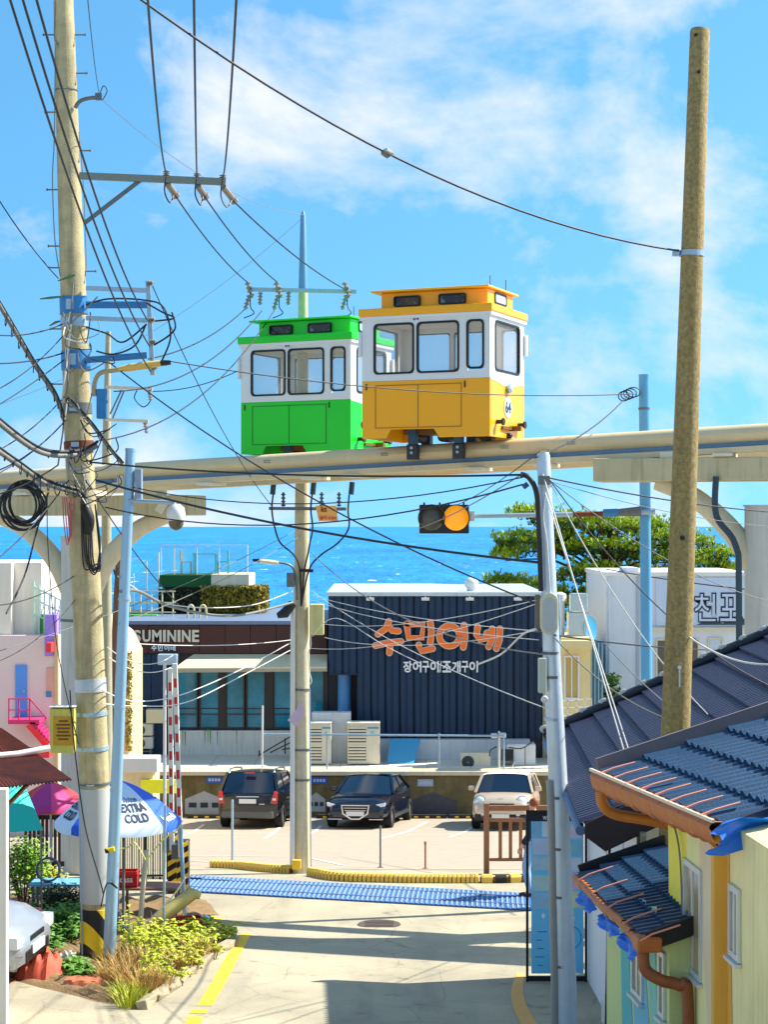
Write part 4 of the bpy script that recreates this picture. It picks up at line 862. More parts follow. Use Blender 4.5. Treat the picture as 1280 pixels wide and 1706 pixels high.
s = MB(); s.tube([P(518, 1445, YC-.1), P(516, 1150, YC-.12)], .014, 6); s.build('thin_conduit', steel, **W)
s = MB(); s.tube([P(488, 1005, YC-.25), P(474, 1022, YC-.3), P(462, 1026, YC-.3)], [.08, .10, .05], 8); s.build('cable_knot', cable_black, smooth=60, **W)
s = MB(); s.prism([(0, 0), (.28, .35), (.3, .1), (.15, -.12)], P(479, 1200, YC-.25), X, Z, Yv*.008); s.build('torn_poster', mat('poster_pale', (200, 180, 200), .7, .3, 8), **W)
# ---- weathered concrete pole on the right between the roofs
YR = 16.8; b0 = P(1118, 1500, YR); b0.z = gz(YR)
up4 = thing('utility_pole', 'bare mottled concrete pole standing between the two tiled roofs', 'utility pole', tuple(b0))
rp_m = mat('pole_mottled', (172, 150, 94), .9, .8, 26, bump=.5, bscale=80, c2=(84, 78, 62), streak=.5)
lo_ = Vector(b0); lo_.z -= .3
s = MB(); s.tube([lo_, P(1125, 1255, YR), P(1148, 600, YR), P(1167, 52, YR), P(1167.2, 48, YR)], [.146, .137, .110, .092, .08], 24); s.build('shaft', rp_m, up4, world=True, smooth=40)
a = P(1153, 427, YR); s = MB(); s.lathe(a, P(1153.3, 418, YR)-a, [(0, .115), (.05, .115)], 20); s.box(a+Vector((-.15, -.02, .03)), (.06, .05, .06)); s.build('pole_band', steel, up4, world=True)
for x, y in ((1160, 58), (1165, 120)): s = MB(); s.lathe(P(x, y, YR-.1), -Yv, [(0, .016), (.01, .016)], 8); s.build('bolt', black, up4, world=True)
s = MB(); s.lathe(P(1138, 896, YR-.125), -Yv, [(0, .025), (.02, .02)], 10); s.build('bolt_hole_cap', black, up4, world=True)
s = MB(); s.box(P(1133, 1130, YR-.14), (.012, .012, .16)); s.cyl(P(1133, 1112, YR-.14), P(1133, 1112, YR-.17), .02, n=8); s.build('hook', cable_white, up4, world=True)
# ---- right steel pole with conduit and boxes
YT = 19.2; b0 = P(944, 1700, YT); b0.z = gz(YT)
st = thing('steel_pole', 'silver steel utility pole hung with cables beside the notice board', 'pole', tuple(b0)); W = dict(parent=st, world=True)
silver = mat('silver_steel', (206, 220, 232), .38, .3, 7, metal=.25, streak=.35)
lo_ = Vector(b0)-Z*.3
s = MB(); s.tube([lo_, P(942, 1640, YT), P(932, 1340, YT), P(918, 1050, YT), P(906, 760, YT), P(905.6, 754, YT)], [.125, .122, .105, .088, .07, .06], 20); s.build('shaft', silver, smooth=40, **W)
s = MB(); s.tube([lo_+X*-.13+Yv*-.06, P(925, 1640, YT-.06), P(919, 1340, YT-.06), P(917, 1300, YT-.06)], .045, 10); s.build('conduit', mat('conduit_grey', (150, 152, 150), .5, .25), smooth=40, **W)
for y in (1090, 1130, 1200, 1330, 1415, 1495, 1610): 
    x = 905+(y-754)*.0405; a = P(x, y, YT); s = MB(); s.lathe(a, Z, [(0, .082+.04*(y-754)/950), (.03, .082+.04*(y-754)/950)], 18); s.build('band', steel_d if y % 20 else steel, **W)
s = MB(); s.prism(rrect(.19, .44, .09, 5), P(916, 1022, YT-.14), X, Z, Yv*.10); bx = s.build('junction_box', mat('box_cream', (212, 208, 176), .5, .2), bevel=.012, **W)
s = MB(); s.prism(rrect(.13, .36, .06, 5), P(916, 1024, YT-.15), X, Z, Yv*.012); s.build('box_door', mat('box_grey', (186, 190, 190), .5, .2), parent=bx, world=True)
s = MB(); s.box(P(904, 1125, YT-.1), (.085, .10, .37)); s.build('terminal_box', mat('terminal_grey', (196, 200, 180), .5, .2), bevel=.01, **W)
s = MB(); s.box(P(896, 1022, YT-.02), (.05, .08, .40)); s.build('terminal_block', mat('block_brown', (120, 112, 100), .6, .4, 20), **W)
s = MB(); s.tube(smoothpath([P(868, 790, YT-.1), P(882, 796, YT-.12), P(894, 820, YT-.12), P(898, 870, YT-.1), P(902, 985, YT-.1)], 6), .028, 8); s.build('thick_cable', cable_black, smooth=50, **W)
s = MB(); s.box(P(907, 800, YT-.1), (.12, .08, .09)); s.build('cable_clamp', steel_d, **W)
s = MB(); s.tube([P(872, 812, YT-.1), P(880, 806, YT-.1)], .028, 8); s.build('cable_connector', mat('connector_blue', (60, 84, 130), .4, .2), **W)
s = MB(); s.lathe(P(908, 1165, YT-.12), -Yv, [(0, .04), (.04, .035), (.05, .01)], 12); s.build('small_lamp', white, smooth=50, **W)
s = MB(); s.tube([P(934, 1320, YT+.1), P(932, 1030, YT+.12), P(930, 990, YT+.12)], .022, 8); s.build('rear_conduit', steel, **W)
s = MB(); s.tube(smoothpath([P(913, 800, YT-.06), P(906, 860, YT-.09), P(912, 905, YT-.1), P(918, 1000, YT-.1)], 5), .008, 5); s.build('thin_cable', cable_white, **W)
# ---- blue signal mast and its arm with the two-lens signal
YG = 29.6; b0 = P(1078, 1500, YG); b0.z = gz(YG)
sm_ = thing('signal_mast', 'light blue steel mast carrying a horizontal signal arm', 'traffic signal', tuple(b0)); W = dict(parent=sm_, world=True)
mast_b = mat('mast_blue', (96, 168, 214), .4, .15, 6, metal=.2)
s = MB(); s.tube([Vector((b0.x, YG, b0.z)), P(1078, 1150, YG), P(1074, 630, YG), P(1074, 624, YG)], [.10, .095, .088, .092], 20); s.build('mast', mast_b, smooth=40, **W)
s = MB(); s.tube([P(1092, 853, YG-.15), P(1000, 856, YG-.15), P(782, 860, YG-.15)], [.045, .04, .036], 12); s.build('signal_arm', steel, smooth=40, **W)
s = MB(); s.tube([P(1068, 852, YG-.15), P(1030, 854, YG-.15)], [.085, .06], 12); s.build('arm_collar', steel_d, smooth=40, **W)
s = MB(); s.tube([P(1030, 854, YG-.15), P(1006, 855, YG-.15)], [.07, .07], 10); s.build('arm_joint', band_b, **W)
s = MB(); s.tube([P(1005, 856, YG-.15), P(955, 857, YG-.15)], .044, 10); s.build('rusty_sleeve', rust, **W)
s = MB(); s.cbox(P(699, 889, YG-.30), P(781, 841, YG-.10)); sgn = s.build('signal_head', black_gloss, bevel=.015, **W)
for px, m in ((719, mat('lens_dark', (96, 92, 80), .2, .4, 8)), (760, mat('lens_amber', (250, 160, 30), .25, .15, 10, c2=(220, 110, 10), emit=.35))):
    c_ = P(px, 863, YG-.30)
    s = MB(); s.lathe(c_, -Yv, [(0, .205), (.012, .205), (.03, .16), (.04, .02)], 24); s.build('lens', m, parent=sgn, world=True, smooth=60)
    s = MB(); n = 20; A_ = [(math.cos(R(-30+240*k/n)), math.sin(R(-30+240*k/n))) for k in range(n+1)]
    rows = [[c_+X*(a*rr)+Z*(b*rr)-Yv*d for a, b in A_] for rr, d in ((.222, 0), (.222, .20), (.208, .20), (.208, 0))]; s.grid(rows)
    s.build('visor', mat('visor_edge', (60, 44, 34), .4, .2), parent=sgn, world=True, smooth=50)
for px in (707, 733, 748, 773): s = MB(); s.box(P(px, 839, YG-.2), (.03, .05, .04)); s.build('bracket_lug', black, parent=sgn, world=True)
s = MB(); s.box(P(786, 860, YG-.18), (.09, .14, .16)); s.build('mount', white, parent=sgn, world=True)
for k in range(4):
    c_ = P(1040+5*k, 660-2*k, YG-.1); s = MB(); s.tube([c_+Vector((.09*math.cos(2*math.pi*j/12)*(1+.3*k/3), -.02*k, .08*math.sin(2*math.pi*j/12))) for j in range(13)], .010, 5); s.build('wire_loop', cable_black, **W)
a = P(1074, 683, YG); s = MB(); s.lathe(a, Z, [(0, .096), (.04, .096)], 18); s.build('band', steel_d, **W)
# ================================================================== FAR BUILDINGS RIGHT
def box_part(parent, name, a, b, m, bevel=0):
    s = MB(); s.cbox(a, b); return s.build(name, m, parent, world=True, bevel=bevel)
def window(parent, x0, x1, z0, z1, Y, frm, gls, n=2, d=.06, name='window'):
    w, h = x1-x0, z1-z0; s = MB(); f_ = .06
    s.ring(((x0+x1)/2, Y, (z0+z1)/2), X, Z, -Yv, rrect(w, h, .005, 1), rrect(w-2*f_, h-2*f_, .005, 1), d); o = s.build(name, frm, parent, world=True)
    for k in range(n):
        a = x0+f_+(w-2*f_)*k/n; b = x0+f_+(w-2*f_)*(k+1)/n
        s = MB(); s.cbox((a+.012, Y-.02, z0+f_), (b-.012, Y-.012, z1-f_)); s.build('pane', gls, o, world=True)
    for k in range(1, n): xx = x0+f_+(w-2*f_)*k/n; s = MB(); s.cbox((xx-.02, Y-.05, z0+f_), (xx+.02, Y-.005, z1-f_)); s.build('mullion', frm, o, world=True)
    return o
wb_m = mat('render_white_blue', (214, 220, 230), .8, .12, 1.5, streak=.12); cream_f = mat('frame_cream', (226, 208, 150), .6, .15)
YE = 62.0; E = lambda px, py: P(px, py, YE)
eb = thing('white_building', 'flat roofed white building with outlined wave lettering on its wall', 'building', (E(1120, 0).x, YE, gz(64)))
box_part(eb, 'wall', (E(1010, 0).x, YE, gz(64)-2), (E(1250, 0).x, YE+6, E(0, 957).z), wb_m)
box_part(eb, 'parapet', (E(1008, 0).x, YE-.06, E(0, 960).z), (E(1252, 0).x, YE+6.1, E(0, 953).z), mat('parapet_white', (228, 228, 224), .7, .2, 3))
box_part(eb, 'roof_step', (E(1045, 0).x, YE+.1, E(0, 953).z+.003), (E(1066, 0).x, YE+2, E(0, 946).z), wb_m)
box_part(eb, 'corner_strip', (E(1061, 0).x, YE-.05, gz(62)-1), (E(1066, 0).x, YE-.003, E(0, 961).z), mat('strip_grey', (170, 180, 196), .7, .2))
box_part(eb, 'pipe', (E(1016, 0).x-.03, YE-.08, gz(62)-1), (E(1016, 0).x+.03, YE-.02, E(0, 961).z), wb_m)
pn = box_part(eb, 'sign_panel', (E(1093, 0).x, YE-.05, E(0, 1042).z), (E(1243, 0).x, YE-.003, E(0, 962).z), mat('panel_blue_white', (196, 212, 236), .6, .15, 2, streak=.1))
ink = mat('ink_navy', (24, 34, 60), .6, .1)
x = 1112
for ch in '삼천포':
    s = MB(); a = E(x, 1037); text_on(s, ch, (a.x, YE-.056, a.z), X, Z, -Yv, 40*YE/F, 50*YE/F, .012, .045); o = s.build('sign_letter', ink, pn, world=True)
    s = MB(); text_on(s, ch, (a.x+.05, YE-.069, a.z+.05), X, Z, -Yv, 40*YE/F-.10, 50*YE/F-.10, .008, .0); s.build('letter_face', mat('panel_blue_white', (196, 212, 236)), pn, world=True); x += 43
s = MB(); s.prism([(0, 0), (.5, .25), (.9, .05), (1.4, .3), (1.9, .12), (2.3, .3), (2.4, 0)], (E(1180, 0).x-.4, YE-.052, E(0, 1041).z), X, Z, -Yv*.004); s.build('wave_motif', mat('motif_grey', (70, 74, 84), .7, .6, 8), pn, world=True)
frm = mat('frame_beige', (216, 206, 178), .6, .2); gd = mat('glass_dark', (58, 62, 60), .08, .4, 3, spec=.9)
window(eb, E(1093, 0).x, E(1166, 0).x, E(0, 1128).z, E(0, 1064).z, YE, frm, gd, 2)
window(eb, E(1180, 0).x, E(1206, 0).x, E(0, 1128).z, E(0, 1062).z, YE, frm, mat('glass_pale', (190, 206, 226), .1, .2), 1)
box_part(eb, 'ledge', (E(1085, 0).x, YE-.15, E(0, 1050).z), (E(1250, 0).x, YE-.003, E(0, 1045).z), frm)
# small cream house with balcony
YF = 58.6; Ff = lambda px, py: P(px, py, YF); yel_h = mat('house_cream', (224, 206, 150), .8, .2, 2, streak=.2)
fh = thing('cream_house', 'narrow cream house with white balcony rail beside the navy restaurant', 'house', (Ff(965, 0).x, YF, gz(58)))
box_part(fh, 'wall', (Ff(930, 0).x, YF, gz(58)-1), (Ff(985, 0).x, YF+5, Ff(0, 1062).z), yel_h)
box_part(fh, 'blue_bay', (Ff(985, 0).x+.003, YF+.3, gz(58)-1), (Ff(1008, 0).x, YF+5, Ff(0, 1070).z), mat('bay_teal', (40, 120, 150), .3, .5, 2, c2=(20, 60, 80)))
for k in range(4): box_part(fh, 'bay_bar', (Ff(987+6*k, 0).x, YF+.24, gz(58)), (Ff(988.2+6*k, 0).x, YF+.297, Ff(0, 1072).z), steel)
box_part(fh, 'roof_slab', (Ff(922, 0).x, YF-.5, Ff(0, 1079).z), (Ff(984, 0).x, YF-.003, Ff(0, 1066).z), yel_h)
window(fh, Ff(940, 0).x, Ff(966, 0).x, Ff(0, 1165).z, Ff(0, 1092).z, YF, white, mat('glass_ochre', (190, 164, 90), .3, .3), 2)
for py in (1166, 1178, 1190, 1202): s = MB(); s.bar(Ff(926, py), Ff(984, py-4), .035); v = [q-Yv*.55 for q in s.v]; s.v = v; s.build('balcony_bar', white, fh, world=True)
for px in (930, 944, 958, 972, 983): s = MB(); s.bar(Ff(px, 1214)-Yv*.55, Ff(px, 1162)-Yv*.55, .035); s.build('balcony_post', white, fh, world=True)
# roof clutter: vent boxes
vb = thing('roof_vents', 'silver ventilation boxes and pipes on the cream house roof', 'vent', (Ff(955, 0).x, YF+1, Ff(0, 1066).z))
tin = mat('tin_silver', (176, 196, 208), .3, .3, 6, metal=.5)
s = MB(); s.cbox((Ff(952, 0).x, YF+.6, Ff(0, 1066).z), (Ff(982, 0).x, YF+1.4, Ff(0, 1022).z)); s.build('vent_box', tin, vb, world=True, bevel=.02)
s = MB(); s.cbox((Ff(955, 0).x, YF+.55, Ff(0, 1022).z+.004), (Ff(984, 0).x, YF+1.2, Ff(0, 990).z)); s.build('vent_hood', tin, vb, world=True, bevel=.05)
s = MB(); s.lathe((Ff(939, 0).x, YF+1, Ff(0, 1066).z), Z, [(0, .15), (1.2, .15), (1.22, .22), (1.45, .2), (1.52, .05)], 14); s.build('vent_pipe', white, vb, world=True, smooth=40)
s = MB(); s.lathe((Ff(986, 0).x, YF+.9, Ff(0, 1050).z), Vector((.8, -.6, .1)), [(0, .03), (.04, .3), (.08, .42), (.09, .42), (.05, .3)], 20); s.build('satellite_dish', mat('dish_blue', (60, 150, 190), .4, .2), vb, world=True, smooth=50)
# ================================================================== PAINTED BUILDING ON THE LEFT
YL = 48.0; Lf = lambda px, py: P(px, py, YL); wl_m = mat('render_cream', (228, 222, 210), .8, .18, 1.5, streak=.15); pk = mat('render_pink', (226, 206, 200), .8, .2, 1.5, c2=(206, 190, 214))
lb = thing('painted_building', 'white and pink building with blue door and magenta landing', 'building', (Lf(40, 0).x, YL, gz(YL)))
box_part(lb, 'tower', (Lf(-120, 0).x, YL, gz(YL)-2), (Lf(18, 0).x, YL+5, Lf(0, 938).z), wl_m)
box_part(lb, 'middle_wall', (Lf(18, 0).x+.002, YL+.4, gz(YL)-2), (Lf(64, 0).x, YL+5, Lf(0, 938).z), wl_m)
box_part(lb, 'right_wall', (Lf(-60, 0).x, YL-.2, gz(YL)-2), (Lf(100, 0).x, YL+5, Lf(0, 1058).z), pk)
box_part(lb, 'edge_strip', (Lf(93, 0).x, YL-.26, gz(YL)-1), (Lf(99, 0).x, YL-.204, Lf(0, 1056).z), mat('strip_ochre', (206, 190, 140), .7, .2))
box_part(lb, 'purple_box', (Lf(76, 0).x, YL-.1, Lf(0, 1058).z+.003), (Lf(95, 0).x, YL+1.5, Lf(0, 1024).z), mat('purple', (160, 130, 226), .6, .1))
box_part(lb, 'purple_panel', (Lf(77, 0).x, YL-.24, Lf(0, 1092).z), (Lf(92, 0).x, YL-.204, Lf(0, 1058).z), mat('purple', (160, 130, 226)))
dr = box_part(lb, 'door', (Lf(28, 0).x, YL-.25, Lf(0, 1196).z), (Lf(47, 0).x, YL-.204, Lf(0, 1107).z), mat('door_blue', (84, 150, 236), .5, .15))
s = MB(); s.lathe((Lf(43, 0).x, YL-.25, Lf(0, 1150).z), -Yv, [(0, .03), (.05, .03)], 10); s.build('knob', steel, dr, world=True)
mg = mat('magenta_paint', (216, 40, 110), .6, .2); rd = mat('red_paint', (226, 52, 60), .6, .2)
box_part(lb, 'landing', (Lf(27, 0).x, YL-1.1, Lf(0, 1199).z), (Lf(78, 0).x, YL-.203, Lf(0, 1192).z), mg)
for i in range(7):
    a = Lf(62+i*4, 1196+i*5); s = MB(); s.cbox((a.x, YL-1.1, a.z-.06), (a.x+.16, YL-.3, a.z)); s.build('stair_step', mg, lb, world=True)
s = MB(); s.bar(Lf(60, 1200)-Yv*1.1, Lf(92, 1236)-Yv*1.1, .06, .14); s.build('stair_stringer', rd, lb, world=True)
for px in (28, 44, 62): s = MB(); s.bar(Lf(px, 1194)-Yv*1.05, Lf(px, 1157)-Yv*1.05, .035); s.build('rail_post', mg, lb, world=True)
for py in (1158, 1176): s = MB(); s.bar(Lf(28, py)-Yv*1.05, Lf(62, py)-Yv*1.05, .03); s.build('rail', mg, lb, world=True)
s = MB(); s.bar(Lf(62, 1158)-Yv*1.05, Lf(90, 1190)-Yv*1.05, .03); s.build('rail', mg, lb, world=True)
box_part(lb, 'shop_sign', (Lf(80, 0).x, YL-.24, Lf(0, 1160).z), (Lf(93, 0).x, YL-.205, Lf(0, 1112).z), mat('sign_peach', (222, 170, 150), .6, .5, 3, c2=(190, 120, 110)))
box_part(lb, 'blue_plate', (Lf(79, 0).x, YL-.246, Lf(0, 1160).z), (Lf(88, 0).x, YL-.241, Lf(0, 1150).z), mat('plate_teal', (40, 140, 190), .5, .1))
s = MB(); s.cbox((Lf(84, 0).x, YL-.7, Lf(0, 1084).z), (Lf(93, 0).x, YL-.25, Lf(0, 1068).z)); s.build('red_lantern', rd, lb, world=True, bevel=.02)
s = MB(); s.cbox((Lf(30, 0).x, YL-1.6, Lf(0, 1250).z), (Lf(100, 0).x, YL-.9, Lf(0, 1238).z)); s.build('red_canopy', rd, lb, world=True)
# roof fence of the painted building
fn = thing('roof_fence', 'pale lattice roof fence beside the painted building', 'fence', (Lf(80, 0).x, YL+.5, Lf(0, 1058).z))
lat = mat('lattice_pale', (200, 226, 214), .6, .2)
for k in range(6):
    px = 52+k*9; s = MB(); s.bar(Lf(px, 1058)+Yv*.3, Lf(px, 970+k*6)+Yv*.3, .05); s.build('post', lat, fn, world=True)
for py in (985, 1005, 1030): s = MB(); s.bar(Lf(50, py-8)+Yv*.3, Lf(98, py+16)+Yv*.3, .045); s.build('rail', lat, fn, world=True)
for k in range(5): s = MB(); s.bar(Lf(54+k*9, 1030)+Yv*.3, Lf(62+k*9, 1000)+Yv*.3, .02); s.build('lattice_bar', lat, fn, world=True)
s = MB(); s.cbox(Lf(62, 1056)+Yv*.33, Lf(76, 1024)+Yv*.36); s.build('green_panel', mat('panel_green', (70, 176, 60), .5, .3), fn, world=True)
# beige annex wall between the pier and the wing, with a leafy climber
an = thing('beige_annex', 'plain beige annex wall beside the restaurant wing', 'building', (P(192, 0, 52).x, 52, gz(52)))
an_m = mat('annex_beige', (214, 196, 156), .8, .3, 2, streak=.25)
a, b = P(160, 0, 52), P(214, 0, 52)
s = MB(); s.prism([(a.x, gz(52)-1), (b.x, gz(52)-1), (b.x, P(0, 1092, 52).z), (P(198, 0, 52).x, P(0, 1060, 52).z), (a.x, P(0, 1030, 52).z)], (0, 52, 0), X, Z, Yv*3); s.build('wall', an_m, an, world=True)
s = MB(); s.cbox((a.x, 51.95, P(0, 1125, 52).z), (b.x+.05, 51.997, P(0, 1116, 52).z)); s.build('band', mat('annex_band', (186, 168, 128), .8, .3), an, world=True)
cl = MB(); leafmass(cl, [((P(209, 0, 51.8).x, 51.7, P(0, 1250, 52).z), (P(219, 0, 51.8).x, 51.95, P(0, 1085, 52).z))], 900, .05); o = cl.build('climbing_plant', ivy, None, loc=(b.x, 51.8, gz(52))); tag(o, 'ochre climbing plant on the corner of the beige annex', 'plant')
tr = MB(); tr.tube(smoothpath([P(192, 1075, 50), P(194, 1000, 50), P(197, 930, 50), P(200, 895, 50)], 5), [.12-.005*i for i in range(16)], 8)
for k in range(7): tr.tube([P(193+k*.7, 1050-k*20, 50), P(193+random.uniform(-24, 22), 1020-k*22, 50+random.uniform(-.5, .5))], [.04, .012], 5)
t_ = thing('bare_tree', 'thin bare dead tree behind the leaning blue pole', 'tree', tuple(P(192, 1250, 50))); tr.tube([P(190, 1262, 50), P(192, 1075, 50)], [.14, .12], 8); tr.build('trunk', mat('bark_dark', (84, 66, 50), .9, .4), t_, world=True)
# ================================================================== PINE TREE
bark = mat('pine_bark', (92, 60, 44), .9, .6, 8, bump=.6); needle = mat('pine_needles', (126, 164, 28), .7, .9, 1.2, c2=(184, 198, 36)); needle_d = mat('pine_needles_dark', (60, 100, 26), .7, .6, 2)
YN = 72.0; pt = thing('pine_tree', 'wide spreading green pine tree behind the white building', 'tree', (P(1015, 0, YN).x, YN, gz(YN)))
tk = MB(); tk.tube(smoothpath([(P(1015, 0, YN).x, YN, gz(YN)-.3), P(1008, 1120, YN), P(1000, 1010, YN), P(1012, 940, YN), P(1020, 880, YN)], 6), [.42-.012*i for i in range(25)], 10)
pads = [(868, 900, 1.0), (842, 928, .5), (905, 918, 1.0), (835, 972, .6), (870, 976, .8), (908, 988, .9), (880, 858, .7), (930, 868, 1.0), (970, 880, 1.1), (955, 915, 1.0), (1000, 912, 1.1), (1040, 885, 1.0), (1062, 876, .8), (1035, 930, 1.1), (1075, 915, 1.0), (1105, 895, .9), (1112, 932, 1.0), (1150, 905, .9), (1165, 940, 1.0), (1195, 925, .8), (1205, 950, .5), (990, 952, 1.0), (1060, 955, .9), (955, 965, .9), (1000, 990, 1.0), (945, 1005, .8), (975, 1030, .9), (1010, 1030, .9), (1130, 965, .8), (925, 895, .8), (1085, 880, .7), (995, 870, .6), (985, 1052, .7), (850, 915, .5)]
crown = MB(); crown_d = MB()
for i, (px, py, r) in enumerate(pads):
    c = P(px, py, YN+random.uniform(-2.2, 1.6)); tk.tube(smoothpath([P(1006, min(1060, py+50), YN), (P(1006, py+25, YN)+c)/2+Vector((0, 0, .15)), c-Z*.15], 4), [.08-.008*j for j in range(9)], 6)
    for q in range(int(230*r)):
        a = random.uniform(0, 6.283); rr = math.sqrt(random.random())*1.15*r; p = c+Vector((rr*math.cos(a), rr*math.sin(a), random.gauss(0, .17)*r+.16*(1-rr/1.2)))
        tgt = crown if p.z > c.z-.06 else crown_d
        for k in range(8):
            d = Vector((random.gauss(0, .8), random.gauss(0, .8), random.uniform(.1, 1.3))).normalized(); L_ = random.uniform(.13, .25); u, v = frame(d); u *= .026
            tgt.add([p-u, p+u, p+u*.6+d*L_, p-u*.6+d*L_], [(0, 1, 2, 3)])
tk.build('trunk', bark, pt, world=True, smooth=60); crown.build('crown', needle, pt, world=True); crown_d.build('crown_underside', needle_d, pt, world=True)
# shrubs and land behind, right: low scrub filling between the houses
scr = MB(); leafmass(scr, [((7.2, 60, -1), (7.9, 61.5, 5.0)), ((6.9, 63, 0), (8.5, 66, 5.6))], 5000, .13); o = scr.build('shrub', mat('scrub_green', (44, 84, 34), .8, .9, 3, c2=(84, 104, 40)), None, loc=(7.5, 62, gz(62))); tag(o, 'dark green shrub between cream house and white building', 'shrub')
# ================================================================== TERRACE EQUIPMENT
acm = mat('unit_cream', (218, 210, 188), .5, .12, 4, streak=.15); slot = mat('slot_dark', (92, 92, 90), .6, .2); fan_d = mat('fan_dark', (34, 36, 42), .5, .2)
def tall_unit(px0, px1, Y, label):
    a, b = P(px0, 0, Y).x, P(px1, 0, Y).x; zt_ = P(0, 1206, Y).z; t = thing('outdoor_unit', label, 'air conditioner', ((a+b)/2, Y, TZ+.024), 0, 'tall cream outdoor units')
    box_part(t, 'casing', (a, Y, TZ+.06), (b, Y+.7, zt_), acm, .02)
    for sx in (a+.08, b-.14): box_part(t, 'foot', (sx, Y+.05, TZ+.024), (sx+.08, Y+.65, TZ+.06), steel_d)
    for k in range(11):
        if k == 5: continue
        z = TZ+.22+k*(zt_-TZ-.38)/10; box_part(t, 'louvre', (a+.03, Y-.03, z), (a+(b-a)*.58, Y-.002, z+.055), acm); box_part(t, 'slot', (a+.03, Y-.008, z-.05), (a+(b-a)*.58, Y-.0015, z-.003), slot)
    box_part(t, 'brand_plate', (a+(b-a)*.7, Y-.006, zt_-.36), (a+(b-a)*.82, Y-.002, zt_-.24), mat('plate_cyan', (120, 200, 200), .5, .1))
    box_part(t, 'top_cap', (a-.01, Y-.01, zt_+.002), (b+.01, Y+.71, zt_+.03), acm); box_part(t, 'cover_strip', (a+(b-a)*.62, Y-.01, zt_-.16), (b-.02, Y-.002, zt_-.10), mat('strip_blue', (90, 150, 190), .5, .1))
    return t
tall_unit(514, 552, 58.3, 'tall cream outdoor unit half hidden by the slim concrete pole'); tall_unit(579, 633, 58.3, 'tall cream outdoor unit standing clear in front of the navy cladding')
def fan_unit(px0, px1, py0, py1, Y, label, fx, fr, grp=None, group_loc=None):
    a, b = P(px0, py1, Y), P(px1, py0, Y); t = thing('fan_unit', label, 'air conditioner', ((a.x+b.x)/2, Y, a.z), 0, grp)
    cs = box_part(t, 'casing', (a.x, Y, a.z+.03), (b.x, Y+.35, b.z), acm, .015)
    for sx in (a.x+.08, b.x-.12): box_part(t, 'foot', (sx, Y+.02, a.z), (sx+.06, Y+.33, a.z+.03), steel_d)
    c = P(fx, (py0+py1)/2, Y); s = MB(); s.lathe((c.x, Y-.001, c.z), -Yv, [(0, fr), (.012, fr), (.014, fr*.92)], 24); f_ = s.build('fan_guard', fan_d, t, world=True)
    s = MB(); s.lathe((c.x, Y-.016, c.z), -Yv, [(0, fr*.25), (.012, fr*.22)], 14); s.build('fan_hub', steel_d, f_, world=True)
    for k in range(3): s = MB(); s.tube([Vector((c.x+fr*(.4+.22*k)*math.cos(j*math.pi/10), Y-.02, c.z+fr*(.4+.22*k)*math.sin(j*math.pi/10))) for j in range(21)], .008, 4, cap=False); s.build('guard_ring', steel_d, f_, world=True)
    return t
ta = fan_unit(768, 818, 1254, 1285, 58.0, 'low white fan unit with round black fan on the terrace', 780, .20)
stand = P(0, 1249, 60.6).z
fan_unit(221, 254, 1206, 1227, 60.4, 'small fan unit, upper of the stacked pair on dark cladding', 233, .17, 'stacked fan units'); fan_unit(221, 254, 1228, 1249, 60.4, 'small fan unit, lower of the stacked pair on dark cladding', 233, .17, 'stacked fan units')
s = MB(); 
for px in (224, 250):
    for yy in (60.42, 60.7): s.bar((P(px, 0, 60.4).x, yy, TZ), (P(px, 0, 60.4).x, yy, P(0, 1249, 60.4).z-.003), .05)
s.bar((P(221, 0, 60.4).x, 60.42, P(0, 1252, 60.4).z), (P(254, 0, 60.4).x, 60.42, P(0, 1252, 60.4).z), .04); o = s.build('unit_stand', steel_d, None, loc=(P(237, 0, 60.4).x, 60.5, TZ)); tag(o, 'steel stand carrying the stacked pair of fan units', 'stand')
s = MB(); s.cbox(P(243, 1205, 60.2), P(275, 1180, 60.6)); o = s.build('vent_hood', mat('hood_cream', (224, 208, 166), .6, .2), None, loc=tuple(P(259, 1205, 60.4)), bevel=.02); tag(o, 'cream square duct hood above the stacked fan units', 'duct')
o.data.materials[0] = mat('hood_cream', (224, 208, 166))
s = MB(); s.cbox(P(262, 1108, 60.3), P(298, 1088, 60.9)); o = s.build('projector_box', mat('box_sky', (176, 198, 214), .5, .2), None, loc=tuple(P(280, 1108, 60.6)), bevel=.03); tag(o, 'pale blue box unit under the lit restaurant letters', 'box')
# terrace rail of steel pipe
tr_ = thing('terrace_railing', 'steel pipe railing along the edge of the terrace', 'railing', (P(640, 0, 57.3).x, 57.3, TZ))
for px in (437, 545, 732, 840): s = MB(); s.cyl((P(px, 0, 57.3).x, 57.3, TZ+.012), (P(px, 0, 57.3).x, 57.3, P(0, 1222, 57.3).z), .03, n=8); s.build('post', steel, tr_, world=True)
s = MB(); s.cyl(P(437, 1223, 57.3), P(840, 1226, 57.3), .032, n=8); s.build('top_rail', steel, tr_, world=True)
s = MB(); s.cyl((P(437, 0, 57.25).x, 57.25, TZ+.012), P(438, 1175, 57.25), .03, n=8); s.v = [v+Vector((.0, -.12, 0)) for v in s.v]; o = s.build('flag_post', white, None, loc=(P(437, 0, 57.1).x, 57.13, TZ)); tag(o, 'thin white post at the end of the terrace railing', 'post')
